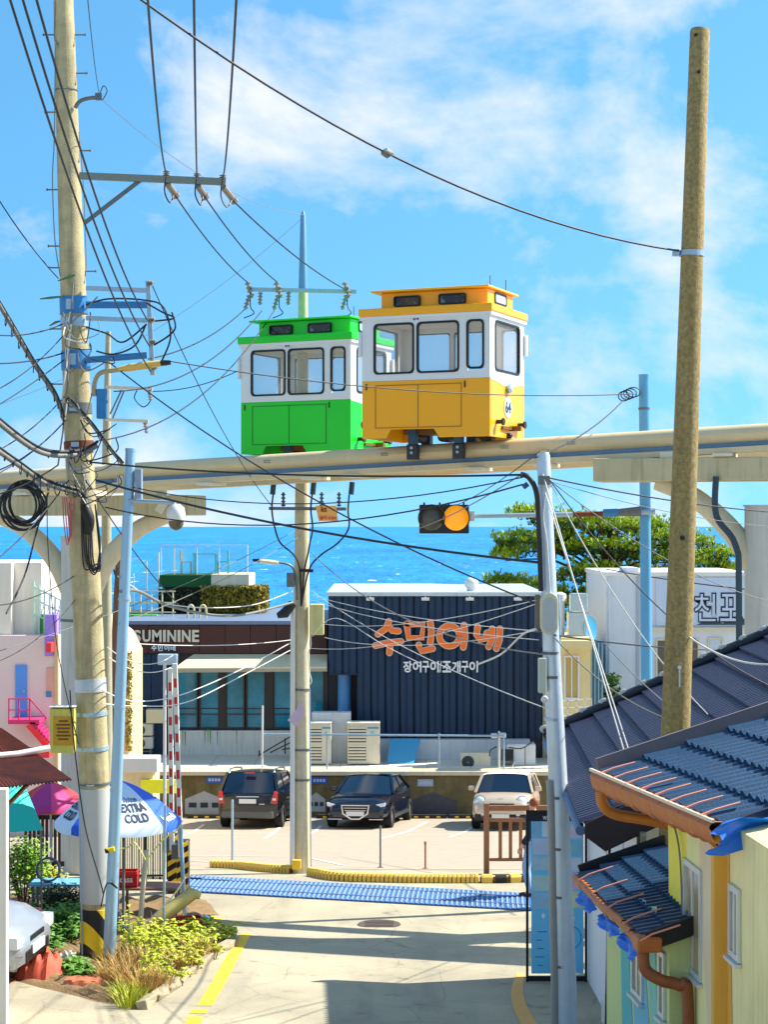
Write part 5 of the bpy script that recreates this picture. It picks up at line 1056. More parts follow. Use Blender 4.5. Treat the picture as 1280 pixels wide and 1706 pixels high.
# camera post
cp = thing('camera_post', 'white post with two cameras on the terrace edge', 'camera post', (P(832, 0, 57.5).x, 57.7, TZ+.024))
s = MB(); s.cyl((P(832, 0, 57.7).x, 57.7, TZ+.024), P(832, 1218, 57.7), .035, n=10); s.build('post', white, cp, world=True)
for dx in (-12, 9): s = MB(); s.box(P(832+dx*.7, 1222+abs(dx)*.3, 57.6), (.2, .26, .14)); s.build('camera', white, cp, world=True, bevel=.02)
for pts in ([(832, 1284), (836, 1290), (850, 1283), (858, 1270)], [(816, 1260), (818, 1250), (828, 1244)], [(848, 1245), (868, 1247), (882, 1240), (890, 1232)]):
    s = MB(); s.tube(smoothpath([P(x, y, 57.75) for x, y in pts], 5), .02, 5); s.build('cable', cable_black if pts[0][0] != 832 else cable_white, cp, world=True)
# water heater cabinet pieces
wc_ = thing('gas_cabinet', 'white utility cabinet with dark glass door on the terrace', 'cabinet', (P(868, 0, 58.2).x, 58.2, TZ+.024))
box_part(wc_, 'body', (P(845, 0, 58.2).x, 58.2, TZ+.03), (P(893, 0, 58.2).x, 58.9, P(0, 1240, 58.2).z), pl, .02)
box_part(wc_, 'door', (P(836, 0, 58.2).x, 58.15, TZ+.05), (P(856, 0, 58.2).x, 58.197, P(0, 1248, 58.2).z), gd)
box_part(wc_, 'seam', (P(875, 0, 58.2).x, 58.19, TZ+.05), (P(876, 0, 58.2).x, 58.198, P(0, 1245, 58.2).z), slot)
s = MB(); s.add([Vector((P(645, 0, 58).x, 58.6, TZ+.03)), Vector((P(690, 0, 58).x, 58.6, TZ+.03)), Vector((P(702, 0, 59.2).x, 59.4, TZ+.75)), Vector((P(650, 0, 59.2).x, 59.4, TZ+.75))], [(0, 1, 2, 3)]); s.add([v+Vector((0, .04, -.02)) for v in s.v], [(3, 2, 1, 0), ])
o = s.build('leaning_board', mat('panel_sky', (70, 160, 204), .5, .15), None, loc=(P(668, 0, 58.6).x, 58.6, TZ+.024)); tag(o, 'blue sloping board leaning against the restaurant plinth', 'board')
# wheel stops of the parking bays
ws = mat('stop_black', (34, 32, 30), .7, .3)
WS_ = ('in the empty bay below the grey painted house', 'beside the champagne hatchback', 'below the white painted house', 'ahead of the black estate car', 'behind the navy sedan')
for k, px in enumerate((712, 780, 345, 470, 560)):
    c = Vector((P(px, 0, 56.3).x, 56.2, gz(56.2))); t = thing('wheel_stop', 'black studded wheel stop '+WS_[k], 'wheel stop', tuple(c), 0, 'wheel stops of the parking bays')
    s = MB(); s.prism([(-.62, 0), (.62, 0), (.58, .12), (-.58, .12)], (0, 0, 0), X, Z, Yv*.14); s.build('block', ws, t)
    for xx in (-.35, 0, .35): s = MB(); s.box((xx, -.004, .06), (.12, .006, .05)); s.build('reflector', line_y, t)
# ================================================================== CARS
tyre_m = mat('tyre', (20, 20, 22), .8, .2); rim_m = mat('rim_alloy', (170, 172, 174), .3, .2, metal=.7); chrome = mat('chrome', (205, 208, 210), .15, .05, metal=.9)
cg = mat('car_glass', (12, 26, 46), .04, .15, spec=1.0); hl_m = mat('headlamp', (214, 224, 232), .08, .2, 10, spec=1.0); tl_m = mat('tail_lamp', (196, 22, 20), .15, .2, spec=.9); plate_m = mat('number_plate', (226, 226, 220), .5, .05); trim_b = mat('trim_black', (16, 17, 20), .45, .1)
def car(label, px, py, yaw, paint, L, W, st, roof, kind):
    """x is forward. st: stations (x, half width, sill z, shoulder z, centre z); roof: outline of the glasshouse side (x, z) and its inset"""
    c = G(px, py); sl = math.atan(slope(c.y))
    Rm = Matrix.Rotation(sl, 4, 'X') @ Matrix.Rotation(yaw, 4, 'Z')
    t = thing('parked_car', label, 'car', tuple(c), rot=Rm.to_euler())
    rows = []
    for (x, hw, zs, zh, zc) in st:
        sec = [(hw*.86, zs), (hw*.97, zs+.10), (hw, zs+(zh-zs)*.45), (hw*.985, zs+(zh-zs)*.75), (hw*.93, zh), (hw*.78, zh+(zc-zh)*.7), (hw*.35, zc), (0, zc+.005)]
        rows.append([Vector((x, y, z)) for y, z in sec]+[Vector((x, -y, z)) for y, z in reversed(sec[:-1])])
    s = MB(); s.grid(rows); n = len(rows[0]); s.f += [tuple(range(n)), tuple(len(s.v)-n+k for k in range(n))]; s.mi += [0, 0]
    for q in range(len(rows)-1): s.f.append((q*n, (q+1)*n, (q+2)*n-1, (q+1)*n-1)); s.mi.append(0)
    body = s.build('body', paint, t, smooth=38)
    # glasshouse: roof shell, pillars, glass
    (xf0, zf0), (xf1, zf1), (xr1, zr1), (xr0, zr0), hb, ht = roof     # windscreen base/top, rear top/base, half widths bottom/top
    def pt(x, z, sg): # side glass point at height z
        k = (z-min(zf0, zr0))/(zf1-min(zf0, zr0)); return Vector((x, sg*(hb+(ht-hb)*min(1, max(0, k))), z))
    s = MB(); rr = []
    for i in range(9):
        k = i/8; x = xf1+(xr1-xf1)*k; z = zf1+(zr1-zf1)*k+.05*math.sin(math.pi*min(1, .15+k*.8)); rr.append([Vector((x, ht*a, z+.035*(1-a*a)+(.0 if abs(a) < 1 else -.03))) for a in (-1, -.8, -.4, 0, .4, .8, 1)])
    s.grid(rr); rf_ = s.build('roof', paint if kind != 'mini' else white, t, smooth=60)
    s = MB(); s.grid([[Vector((xf0+.10*(1-a*a), hb*.93*a, zf0)) for a in (-1, -.5, 0, .5, 1)], [Vector((xf1+.02*(1-a*a), ht*.93*a, zf1+.03*(1-a*a))) for a in (-1, -.5, 0, .5, 1)]]); s.build('windscreen', cg, t, smooth=60)
    s = MB(); s.grid([[Vector((xr0-.06*(1-a*a), hb*.9*a, zr0)) for a in (-1, -.5, 0, .5, 1)], [Vector((xr1, ht*.92*a, zr1+.03*(1-a*a))) for a in (-1, -.5, 0, .5, 1)]]); s.build('rear_window', cg, t, smooth=60)
    xm = (xf1+xr1)/2-.05
    for sg in (-1, 1):
        def quad(name, m, ps, off): s = MB(); q = [pt(x, z, sg)+Vector((0, sg*off, 0)) for x, z in ps]; s.add(q, [tuple(range(len(q)))]); return s.build(name, m, t)
        quad('side_window', cg, [(xf0-.02, zf0), (xf1-.02, zf1-.02), (xm+.04, zf1-.01), (xm+.04, zf0)], .003)
        quad('side_window', cg, [(xm-.04, zf0), (xm-.04, zf1-.01), (xr1+.03, zr1-.03), (xr0+.18, zr0)], .003)
        s = MB()
        for a, b, w in (((xf0, zf0), (xf1, zf1), .07), ((xr0, zr0), (xr1, zr1), .09), ((xm, zf0), (xm, zf1), .07)): s.bar(pt(*a, sg), pt(*b, sg), w, .05)
        s.bar(pt(xf1, zf1, sg), pt(xr1, zr1, sg), .05, .06); s.build('pillars', paint, t)
        s = MB(); s.box((xf0-.30, sg*(hb+.13), zf0+.10), (.11, .2, .14)); s.build('mirror', paint, t, bevel=.03)
        s = MB(); s.box(((xf0+xr0)/2, sg*(W/2-.0), zf0-.2), (.2, .03, .03)); s.build('door_handle', chrome, t)
        for xw in (L/2-.86, -L/2+.88):
            rw_ = .335 if kind != 'mini' else .31; s = MB(); s.lathe((xw, sg*(W/2-.21), rw_), Yv*sg, [(0, rw_*.8), (.0, rw_), (.19, rw_), (.215, rw_*.93), (.216, rw_*.68), (.18, rw_*.66)], 26); wh_ = s.build('wheel', tyre_m, t, smooth=40)
            s = MB(); s.lathe((xw, sg*(W/2-.05), rw_), Yv*sg, [(0, rw_*.68), (.02, rw_*.66), (.03, rw_*.2), (.04, .03)], 20); rm = s.build('rim', rim_m, wh_, smooth=30)
            s = MB(); A_ = [(math.cos(math.pi*k/10), math.sin(math.pi*k/10)) for k in range(11)]; s.grid([[Vector((xw+a*q, sg*(W/2+.004), rw_+b*q)) for a, b in A_] for q in (rw_+.02, rw_+.075)]); s.build('wheel_arch', trim_b, t)
    for sg in (-1, 1):
        s = MB(); s.bar((-L/2+1.2, sg*(W/2-.02), st[1][2]+.05), (L/2-1.2, sg*(W/2-.02), st[1][2]+.05), .06, .09); s.build('sill_trim', chrome if kind == 'sedan' else trim_b, t)
    return t, body
def rbox(t, name, m, c, sz, bevel=.02): s = MB(); s.box(c, sz); return s.build(name, m, t, bevel=bevel)
# dark sedan, nose to the camera
navy_p = mat('paint_navy', (10, 18, 36), .12, .05, 3, spec=.8); blk_p = mat('paint_black', (14, 16, 24), .14, .05, 3, spec=.8); tan_p = mat('paint_champagne', (206, 188, 164), .25, .08, 3, metal=.35, spec=.6)
L, W = 5.0, 1.90
st = [(-2.5, .70, .40, .86, .95), (-2.42, .86, .28, .95, 1.02), (-1.6, .945, .24, .98, 1.05), (-.5, .95, .22, .97, 1.0), (.7, .95, .22, .94, .99), (1.5, .94, .23, .90, .98), (2.1, .91, .26, .82, .90), (2.40, .84, .28, .72, .80), (2.5, .72, .34, .62, .68)]
t, b = car('dark navy luxury sedan parked nose out beside the slim concrete pole', 597, 1381, R(270-10), navy_p, L, W, st, ((1.0, .96), (.25, 1.42), (-1.1, 1.40), (-1.9, 1.0), .86, .66), 'sedan')
t.location = t.location+Vector((.35, 2.2, 0)); t.location.z = gz(t.location.y)
f = 2.44
s = MB(); s.prism([(-.40, .68), (.40, .68), (.36, .45), (.12, .30), (-.12, .30), (-.36, .45)], (f-.02, 0, 0), Yv, Z, X*.08); g_ = s.build('grille', trim_b, t)
s = MB(); s.ring((f+.055, 0, 0), Yv, Z, X, [(-.42, .70), (.42, .70), (.38, .44), (.13, .28), (-.13, .28), (-.38, .44)], [(-.38, .67), (.38, .67), (.34, .46), (.11, .315), (-.11, .315), (-.34, .46)], .02); s.build('grille_frame', chrome, g_)
for k in range(4): rbox(g_, 'grille_bar', chrome, (f+.06, 0, .40+.07*k), (.012, .5+.06*k, .018), 0)
rbox(t, 'licence_plate', plate_m, (f+.085, 0, .45), (.02, .52, .13), .005)
for sg in (-1, 1):
    s = MB(); s.prism([(sg*.48, .60), (sg*.84, .66), (sg*.86, .76), (sg*.5, .70)], (f-.19, 0, 0), Yv, Z, X*.21); s.build('headlight', hl_m, t, bevel=.01)
    rbox(t, 'lower_vent', trim_b, (f-.04, sg*.62, .36), (.12, .34, .10), .02); rbox(t, 'chrome_strip', chrome, (f+.02, sg*.6, .29), (.05, .42, .025), .004)
rbox(t, 'badge', chrome, (f-.06, 0, .755), (.05, .22, .03), .004)
# black estate, tail to the camera
L, W = 4.55, 1.82
st = [(-2.27, .74, .42, .92, .96), (-2.2, .87, .30, 1.0, 1.02), (-1.4, .91, .25, 1.03, 1.05), (-.3, .91, .24, 1.02, 1.04), (.9, .91, .24, .99, 1.04), (1.6, .89, .26, .93, 1.0), (2.1, .82, .28, .80, .88), (2.27, .68, .34, .66, .72)]
t, b = car('black estate car parked tail out with red tail lamps and roof rails', 416, 1381, R(90-6), blk_p, L, W, st, ((1.15, 1.02), (.45, 1.56), (-1.75, 1.58), (-2.12, 1.03), .85, .70), 'suv')
t.location = t.location+Vector((.18, 2.1, 0)); t.location.z = gz(t.location.y)
for sg in (-1, 1):
    s = MB(); s.prism([(sg*.66, .74), (sg*.86, .72), (sg*.86, 1.06), (sg*.78, 1.1)], (-2.28, 0, 0), Yv, Z, X*.16); tl = s.build('tail_lamp', tl_m, t, bevel=.015)
    rbox(tl, 'clear_lens', hl_m, (-2.285, sg*.78, .86), (.01, .1, .06), 0)
    s = MB(); s.tube([(.35, sg*.66, 1.56), (.3, sg*.66, 1.67), (-.6, sg*.67, 1.71), (-1.5, sg*.66, 1.69), (-1.6, sg*.66, 1.58)], .022, 8); s.build('roof_rail', chrome, t, smooth=50)
rbox(t, 'licence_plate', plate_m, (-2.275, 0, .80), (.02, .50, .13), .005)
rbox(t, 'rear_bumper', mat('bumper_grey', (92, 92, 90), .5, .2), (-2.24, 0, .42), (.14, 1.5, .20), .04)
rbox(t, 'brake_lamp', tl_m, (-1.93, 0, 1.60), (.10, .3, .035), .005); rbox(t, 'chrome_strip', chrome, (-2.268, 0, .93), (.03, .66, .03), .005)
rbox(t, 'badge', chrome, (-2.268, -.42, .72), (.02, .16, .025), .003)
# small champagne hatchback, nose to the camera
L, W = 4.05, 1.78
st = [(-2.02, .70, .42, .86, .92), (-1.95, .84, .30, .98, 1.0), (-1.2, .885, .25, 1.02, 1.04), (0, .89, .24, 1.01, 1.03), (.8, .89, .24, .99, 1.04), (1.35, .88, .26, .95, 1.05), (1.75, .84, .28, .84, .98), (1.95, .76, .30, .72, .84), (2.02, .66, .36, .62, .70)]
t, b = car('champagne hatchback with white roof and round lamps behind the brown fence', 836, 1384, R(270-9), tan_p, L, W, st, ((.92, 1.03), (.45, 1.50), (-1.55, 1.48), (-1.92, 1.02), .84, .68), 'mini')
t.location = t.location+Vector((.28, 1.8, 0)); t.location.z = gz(t.location.y)
for sg in (-1, 1):
    s = MB(); s.lathe((1.80, sg*.60, .80), Vector((1, sg*.25, .35)), [(0, .16), (.06, .16), (.09, .12), (.105, .03)], 20); h_ = s.build('headlight', hl_m, t, smooth=60)
    s = MB(); s.lathe((1.82, sg*.60, .805), Vector((1, sg*.25, .35)), [(0, .185), (.04, .185), (.045, .165)], 20); s.build('lamp_ring', chrome, h_, smooth=40)
    s = MB(); s.lathe((1.98, sg*.5, .42), X, [(0, .08), (.05, .08), (.06, .05)], 14); s.build('fog_lamp', hl_m, t)
s = MB(); s.prism([(-.40, .58), (.40, .58), (.46, .70), (.38, .78), (-.38, .78), (-.46, .70)], (1.97, 0, 0), Yv, Z, X*.07); g_ = s.build('grille', trim_b, t, bevel=.01)
for k in range(3): rbox(g_, 'grille_bar', chrome, (2.045, 0, .62+.055*k), (.012, .76, .015), 0)
rbox(t, 'bumper', mat('bumper_black', (20, 20, 24), .5, .2), (1.96, 0, .38), (.16, 1.5, .22), .05); rbox(t, 'licence_plate', plate_m, (2.05, 0, .42), (.02, .50, .12), .004); rbox(t, 'badge', chrome, (1.86, 0, .90), (.05, .16, .03), .004)
# silver car nose peeping past the white post on the left
sil = mat('paint_silver', (176, 186, 198), .25, .08, 3, metal=.5, spec=.7)
L, W = 4.3, 1.74
st = [(-2.15, .70, .42, .86, .92), (-2.05, .84, .30, .96, .98), (-1.2, .865, .25, .98, 1.0), (0, .87, .24, .96, .98), (.8, .87, .24, .93, 1.0), (1.4, .86, .26, .88, .97), (1.8, .82, .28, .80, .90), (2.05, .74, .30, .70, .78), (2.15, .60, .36, .60, .66)]
t, b = car('silver car with its nose showing past the white house post', 20, 1645, 0, sil, L, W, st, ((.95, .98), (.3, 1.42), (-1.2, 1.40), (-1.9, 1.0), .82, .66), 'mini2')
t.location = (P(48, 0, 22.5).x-2.13, 23.2, gz(23.2)); t.rotation_euler = (0, 0, R(-6))
for sg in (-1, 1):
    s = MB(); s.prism([(sg*.40, .56), (sg*.78, .58), (sg*.80, .74), (sg*.46, .68)], (1.94, 0, 0), Yv, Z, X*.20); s.build('headlight', hl_m, t, bevel=.015)
    rbox(t, 'indicator', mat('indicator_red', (216, 90, 70), .2, .1), (1.84, sg*.81, .72), (.24, .05, .10), .01); rbox(t, 'lamp_lens', hl_m, (1.90, sg*.80, .60), (.26, .06, .13), .02); rbox(t, 'bumper_trim', trim_b, (1.75, sg*.83, .36), (.6, .05, .07), .01)
s = MB(); s.box((2.12, 0, .42), (.08, 1.0, .16)); s.build('lower_grille', trim_b, t, bevel=.02); s = MB(); s.box((2.12, 0, .62), (.08, .6, .08)); s.build('grille', trim_b, t, bevel=.02)
rbox(t, 'licence_plate', plate_m, (2.17, 0, .48), (.02, .5, .12), .004)
# ================================================================== TILED HOUSES ON THE RIGHT
def on_plane(px, py, p0, n):
    d = Vector(((px-640)/F, 1, -(py-HY)/F)); o = Vector((0, 0, CZ)); k = (Vector(p0)-o).dot(n)/d.dot(n); return o+d*k
tile_dk = mat('tile_slate', (46, 58, 86), .42, .55, 3.5, c2=(62, 56, 78), bump=.25, bscale=70); tile_bl = mat('tile_blue', (30, 70, 104), .34, .5, 5, c2=(20, 44, 70), bump=.2, bscale=60); cap_dk = mat('tile_cap', (28, 32, 42), .4, .3, 6); cap_tip = mat('cap_tip', (190, 188, 180), .5, .2)
def tile_roof(parent, E0, E1, up, run, nc, pitch, m, amp=.018, sub=4):
    """courses of pressed tiles parallel to the eave E0-E1; up = unit slope vector; each course a mesh of its own"""
    E0, E1, up = Vector(E0), Vector(E1), Vector(up).normalized(); e = (E1-E0); Le = e.length; e.normalize(); nn = e.cross(up)
    if nn.z < 0: nn = -nn
    h = run/nc; nw = int(Le/pitch); us = [Le*i/(nw*sub) for i in range(nw*sub+1)]; first = None
    prof = [amp*(1.0 if (i % sub) in (1, 2) else -.3) for i in range(nw*sub+1)]
    for k in range(nc):
        if first is None:
            rows = []
            for (d, o) in ((-.03, -.01), (-.03, .045), (h*.5, .022), (h+.01, .004)):
                rows.append([e*u+up*d+nn*(o+(pf if o > -.005 else 0)) for u, pf in zip(us, prof)])
            s = MB(); s.grid(rows); q = s.build('tile_course', m, parent); first = q
        else: q = piece('tile_course', first, parent, Matrix())
        q.matrix_local = WM[parent.name].inverted() @ Matrix.Translation(E0+up*(h*k)+e*random.uniform(-.01, .01))
    s = MB(); a, b = E0-nn*.03, E1-nn*.03; c, d = b+up*run, a+up*run; s.add([a, b, c, d]+[v-nn*.06 for v in (a, b, c, d)], [(0, 1, 2, 3), (7, 6, 5, 4), (0, 4, 5, 1), (1, 5, 6, 2), (2, 6, 7, 3), (3, 7, 4, 0)]); s.build('roof_board', mat('roof_board', (40, 34, 34), .8, .3), parent, world=True)
    return e, nn
def caps(parent, A, up, nn, run, n, r=.075):
    A, up, nn = Vector(A), Vector(up).normalized(), Vector(nn); h = run/n; first = None
    for k in range(n):
        if first is None:
            s = MB(); s.tube([Vector((0, 0, 0))-up*.02, up*(h*.96)], [r*1.08, r*.92], 10); s.k = 1; s.lathe(Vector((0, 0, 0))-up*.01+nn*r*.75, -up, [(-.05, r*.6), (.02, r*.66), (.05, r*.4)], 10); q = s.build('ridge_cap', [cap_dk, cap_tip], parent, smooth=40); first = q
        else: q = piece('ridge_cap', first, parent, Matrix())
        q.matrix_local = WM[parent.name].inverted() @ Matrix.Translation(A+up*(h*k))
# ---- white house with slate coloured roof
E1, E0 = P(975, 1375, 16.9), P(915, 1224, 23.8); E0.z = E1.z
e = (E0-E1); e.z = 0; e.normalize(); perp = Vector((e.y, -e.x, 0)); upv = (perp+Z*.458).normalized()
gh = thing('white_house', 'white cottage with dark slate tile roof beside the notice board', 'house', (3.6, 24, gz(24)))
ee, nn = tile_roof(gh, E0, E1, upv, 4.9, 14, .12, tile_dk, .030)
caps(gh, E0+nn*.09+e*.02, upv, nn, 4.9, 17, .072)
s = MB(); s.bar(E0-upv*.05+nn*.02+e*.06, E0+upv*4.9+nn*.02+e*.06, .09, .14); s.build('verge_board', cap_dk, gh, world=True)
hipA = on_plane(1118, 1262, E0+nn*.06, nn); hipB = on_plane(1285, 1192, E0+nn*.06, nn); hd = (hipB-hipA); caps(gh, hipA+nn*.04, hd, nn, hd.length+.6, 8, .06)
s = MB(); s.prism([(0, .02), (4.4, .02+4.4*.458), (4.4, 4.4*.458-.22), (.19, -.24), (0, -.10)], E1-e*.03, perp, Z, e*.06); s.build('barge_board', mat('barge_brown', (44, 34, 42), .7, .3), gh, world=True)
wgm = mat('house_white', (236, 238, 242), .8, .2, 1.6, c2=(196, 204, 214), streak=.12)
w0, w1 = Vector((2.46, 17.3, 0)), Vector((2.62, 23.5, 0)); gzz = min(gz(w0.y), gz(w1.y))-.4; top = E1.z
s = MB(); a = Vector((w0.x, w0.y, 0)); b = Vector((w1.x, w1.y, 0)); d = perp*4.9; zt_ = top+.42*.458-.1; d = perp*4.2
s.add([Vector((v.x, v.y, z)) for v in (a, b, b+d, a+d) for z in (gzz, zt_ if v in (a, b) else zt_+4.2*.458)], [(0, 2, 3, 1), (2, 4, 5, 3), (4, 6, 7, 5), (6, 0, 1, 7), (1, 3, 5, 7), (0, 6, 4, 2)]); s.build('wall', wgm, gh, world=True)
wdir_ = (b-a).normalized(); gn = Vector((-wdir_.y, wdir_.x, 0)); gdir = -wdir_
def gable(px, py): return on_plane(px, py, a, gn)
c = gable(1074, 1402); s = MB(); s.ring(c+gn*.002, gdir, Z, gn, rrect(.36, .22, .03, 2), rrect(.28, .16, .02, 2), .05); o = s.build('vent_window', mat('vent_frame', (150, 146, 120), .5, .3), gh, world=True)
s = MB(); s.prism(rrect(.29, .17, .02, 2), c+gn*.004, gdir, Z, gn*.012); s.build('pane', mat('glass_olive', (90, 90, 40), .1, .5, 8), o, world=True)
for px in (1012, 1040): q = gable(px, 1480); s = MB(); s.box(Vector((q.x, q.y, (gzz+top)/2))+gn*.004, (.012, .012, top-gzz)); s.build('wall_joint', mat('joint_grey', (176, 182, 192), .8, .1), gh, world=True)
s = MB(); s.tube([E1+perp*.24-Z*.2+e*.1, Vector((E1.x+.22, E1.y+.35, gzz+.3))], .014, 6); s.build('thin_downpipe', trim_b, gh, world=True)
s = MB(); s.tube([E0-perp*.04-Z*.05, E1-perp*.04-Z*.05], .05, 8); s.build('eave_gutter', mat('gutter_blue', (70, 110, 150), .5, .3), gh, world=True)
# ---- striped house with blue roof
HE0, HE1 = P(1007, 1291, 15.4), P(1211, 1377, 12.75); HE1.z = HE0.z
e2 = HE1-HE0; e2.z = 0; e2.normalize(); p2 = Vector((-e2.y, e2.x, 0)); up2_ = (p2+Z*.29).normalized()
hh = thing('striped_house', 'yellow and orange striped house with blue tile roof and copper gutter', 'house', (3.6, 15.5, gz(15.5)))
ee, n2 = tile_roof(hh, HE0, HE1, up2_, 2.8, 7, .14, tile_bl, .026, 4)
grey_v = mat('verge_grey', (112, 104, 108), .7, .3, 6)
s = MB(); s.bar(HE0-e2*.05+n2*.08-up2_*.02, HE0+up2_*2.8-e2*.05+n2*.08, .03, .13); s.build('verge_trim', grey_v, hh, world=True)
s = MB(); s.bar(HE1+e2*.03-up2_*.02-n2*.03, HE1+up2_*2.8+e2*.03-n2*.03, .04, .14); s.build('verge_trim', cap_dk, hh, world=True)
copper = mat('gutter_copper', (186, 104, 46), .5, .4, 8, c2=(140, 70, 30)); pinkc = mat('hook_pink', (222, 150, 128), .5, .2)
Le = (HE1-HE0).length; ng = 13; gp_ = None
for k in range(ng):
    l = Le/ng; s = MB()
    if gp_ is None:
        s.grid([[Vector((0, 0, 0))+e2*x-p2*o_+Z*z for x in (0, l*.5, l)] for o_, z in ((-.02, .03), (.10, .035), (.13, .0), (.105, -.10), (.05, -.15), (-.02, -.16))]); s.v = [v+(Z*-.012 if abs((v.dot(e2))-l*.5) < 1e-4 and v.z < -.05 else Vector()) for v in s.v]
        q = s.build('gutter_tile', copper, hh, smooth=50); gp_ = q
    else: q = piece('gutter_tile', gp_, hh, Matrix())
    q.matrix_local = WM[hh.name].inverted() @ Matrix.Translation(HE0+e2*(l*k)-p2*.0+Z*(.004*(k % 2)))
s = MB(); s.bar(HE0-p2*.11+Z*.045-e2*.04, HE1-p2*.11+Z*.045+e2*.03, .02, .025); s.build('gutter_lip', mat('lip_pale', (226, 206, 176), .5, .2), hh, world=True)
for k in range(8):
    b_ = HE0+e2*(.25+k*(Le-.45)/7); s = MB(); s.tube([b_-p2*.12+Z*.05, b_+Z*.09, b_+up2_*.22+n2*.075], .009, 5); s.build('gutter_hook', pinkc, hh, world=True)
s = MB(); s.tube(smoothpath([HE0-p2*.06-Z*.12+e2*.1, HE0-p2*.04-Z*.24+e2*.1, HE0+p2*.06-Z*.32+e2*.12, HE0+p2*.3-Z*.36+e2*.2, HE0+p2*.62-Z*.42+e2*.3], 6), .048, 12); s.build('swan_neck_pipe', mat('pipe_ochre', (196, 118, 40), .5, .35, 8), hh, world=True, smooth=50)
# walls
WA, WB = Vector((2.37, 14.97, 0)), Vector((2.62, 11.1, 0)); wd = (WB-WA).normalized(); wn_ = Vector((wd.y, -wd.x, 0)); 
if wn_.x > 0: wn_ = -wn_
hz0, hz1 = gz(15)-1.2, HE0.z-.02
hw_y = mat('wall_yellow', (248, 232, 90), .8, .25, 2, streak=.12); hw_l = mat('wall_lemon', (250, 242, 172), .8, .25, 2, streak=.12); hw_p = mat('wall_blush', (238, 214, 176), .8, .2, 2, streak=.12); hw_o = mat('wall_orange', (232, 176, 70), .8, .25, 2, streak=.15); hw_c = mat('wall_straw', (248, 234, 172), .8, .5, 2, streak=.3, c2=(214, 196, 130))
s = MB(); dd = Vector((2.6, .55, 0)); zt2 = hz1
s.add([Vector((v.x, v.y, z)) for v in (WA, WB, WB+dd, WA+dd) for z in (hz0, hz1 if v in (WA, WB) else hz1+.55)], [(0, 2, 3, 1), (2, 4, 5, 3), (4, 6, 7, 5), (6, 0, 1, 7), (1, 3, 5, 7), (0, 6, 4, 2)]); hwall = s.build('wall', hw_c, hh, world=True)
def onH(px, py): return on_plane(px, py, WA, wn_)
def band(pts, m, off=.004, par=None, fn=None, nv=None):
    s = MB(); q = [(fn or onH)(*p)+(nv or wn_)*off for p in pts]; s.add(q, [tuple(range(len(q)))]); return s.build('painted_band', m, par or hh, world=True)
band([(1114, 1345), (1143, 1350), (1150, 1500), (1140, 1720), (1120, 1720)], hw_y)
band([(1143, 1350), (1168, 1362), (1166, 1500), (1182, 1720), (1140, 1720), (1150, 1500)], hw_l)
band([(1168, 1362), (1184, 1366), (1194, 1500), (1206, 1720), (1182, 1720), (1166, 1500)], hw_p)
band([(1184, 1366), (1216, 1376), (1218, 1500), (1222, 1720), (1206, 1720), (1194, 1500)], hw_o)
s = MB(); q = [onH(1209, y) for y in (1378, 1720)]; s.bar(Vector((q[0].x, q[0].y, hz0))+wn_*.02, Vector((q[0].x, q[0].y, HE1.z-.05))+wn_*.02, .14, .12); s.build('corner_pier', hw_o, hh, world=True)
alu = mat('window_alu', (206, 214, 216), .35, .15, metal=.3); blind = mat('glass_blind', (170, 150, 110), .12, .35, 4, c2=(110, 120, 120))
def wall_window(par, pl, n_, wdir, px0, px1, pyt, pyb, panes=2):
    a = on_plane(px0, pyt, pl, n_); b = on_plane(px1, pyt, pl, n_); c = on_plane(px0, pyb, pl, n_); w = (Vector((b.x, b.y, 0))-Vector((a.x, a.y, 0))).length; h = a.z-c.z
    cen = (Vector((a.x, a.y, (a.z+c.z)/2))+Vector((b.x, b.y, (a.z+c.z)/2)))/2
    s = MB(); s.ring(cen+n_*.003, wdir, Z, n_, rrect(w, h, .004, 1), rrect(w-.09, h-.09, .004, 1), .022); o = s.build('window', alu, par, world=True)
    for k in range(panes):
        x0 = -w/2+.045+(w-.09)*k/panes; x1 = -w/2+.045+(w-.09)*(k+1)/panes
        s = MB(); s.prism([(x0+.012, -h/2+.045), (x1-.012, -h/2+.045), (x1-.012, h/2-.045), (x0+.012, h/2-.045)], cen+n_*(.004+.005*k), wdir, Z, n_*.004); s.build('pane', blind, o, world=True)
        s = MB(); s.prism([(x1-.022, -h/2+.045), (x1+.022, -h/2+.045), (x1+.022, h/2-.045), (x1-.022, h/2-.045)], cen+n_*.006, wdir, Z, n_*.014); s.build('sash', alu, o, world=True)
    s = MB(); s.prism([(-w/2-.02, -h/2-.03), (w/2+.02, -h/2-.03), (w/2+.02, -h/2-.005), (-w/2-.02, -h/2-.005)], cen+n_*.003, wdir, Z, n_*.05); s.build('sill', alu, o, world=True)
    return o
wall_window(hh, WA, wn_, wd, 1143, 1172, 1428, 1608); wall_window(hh, WA, wn_, wd, 1219, 1236, 1470, 1590)
s = MB(); s.tube(smoothpath([onH(1125, 1360)+wn_*.03, onH(1140, 1410)+wn_*.04, onH(1143, 1500)+wn_*.03, onH(1142, 1590)+wn_*.03, onH(1154, 1606)+wn_*.03], 5), .008, 5); s.build('wall_cable', cable_grey, hh, world=True)
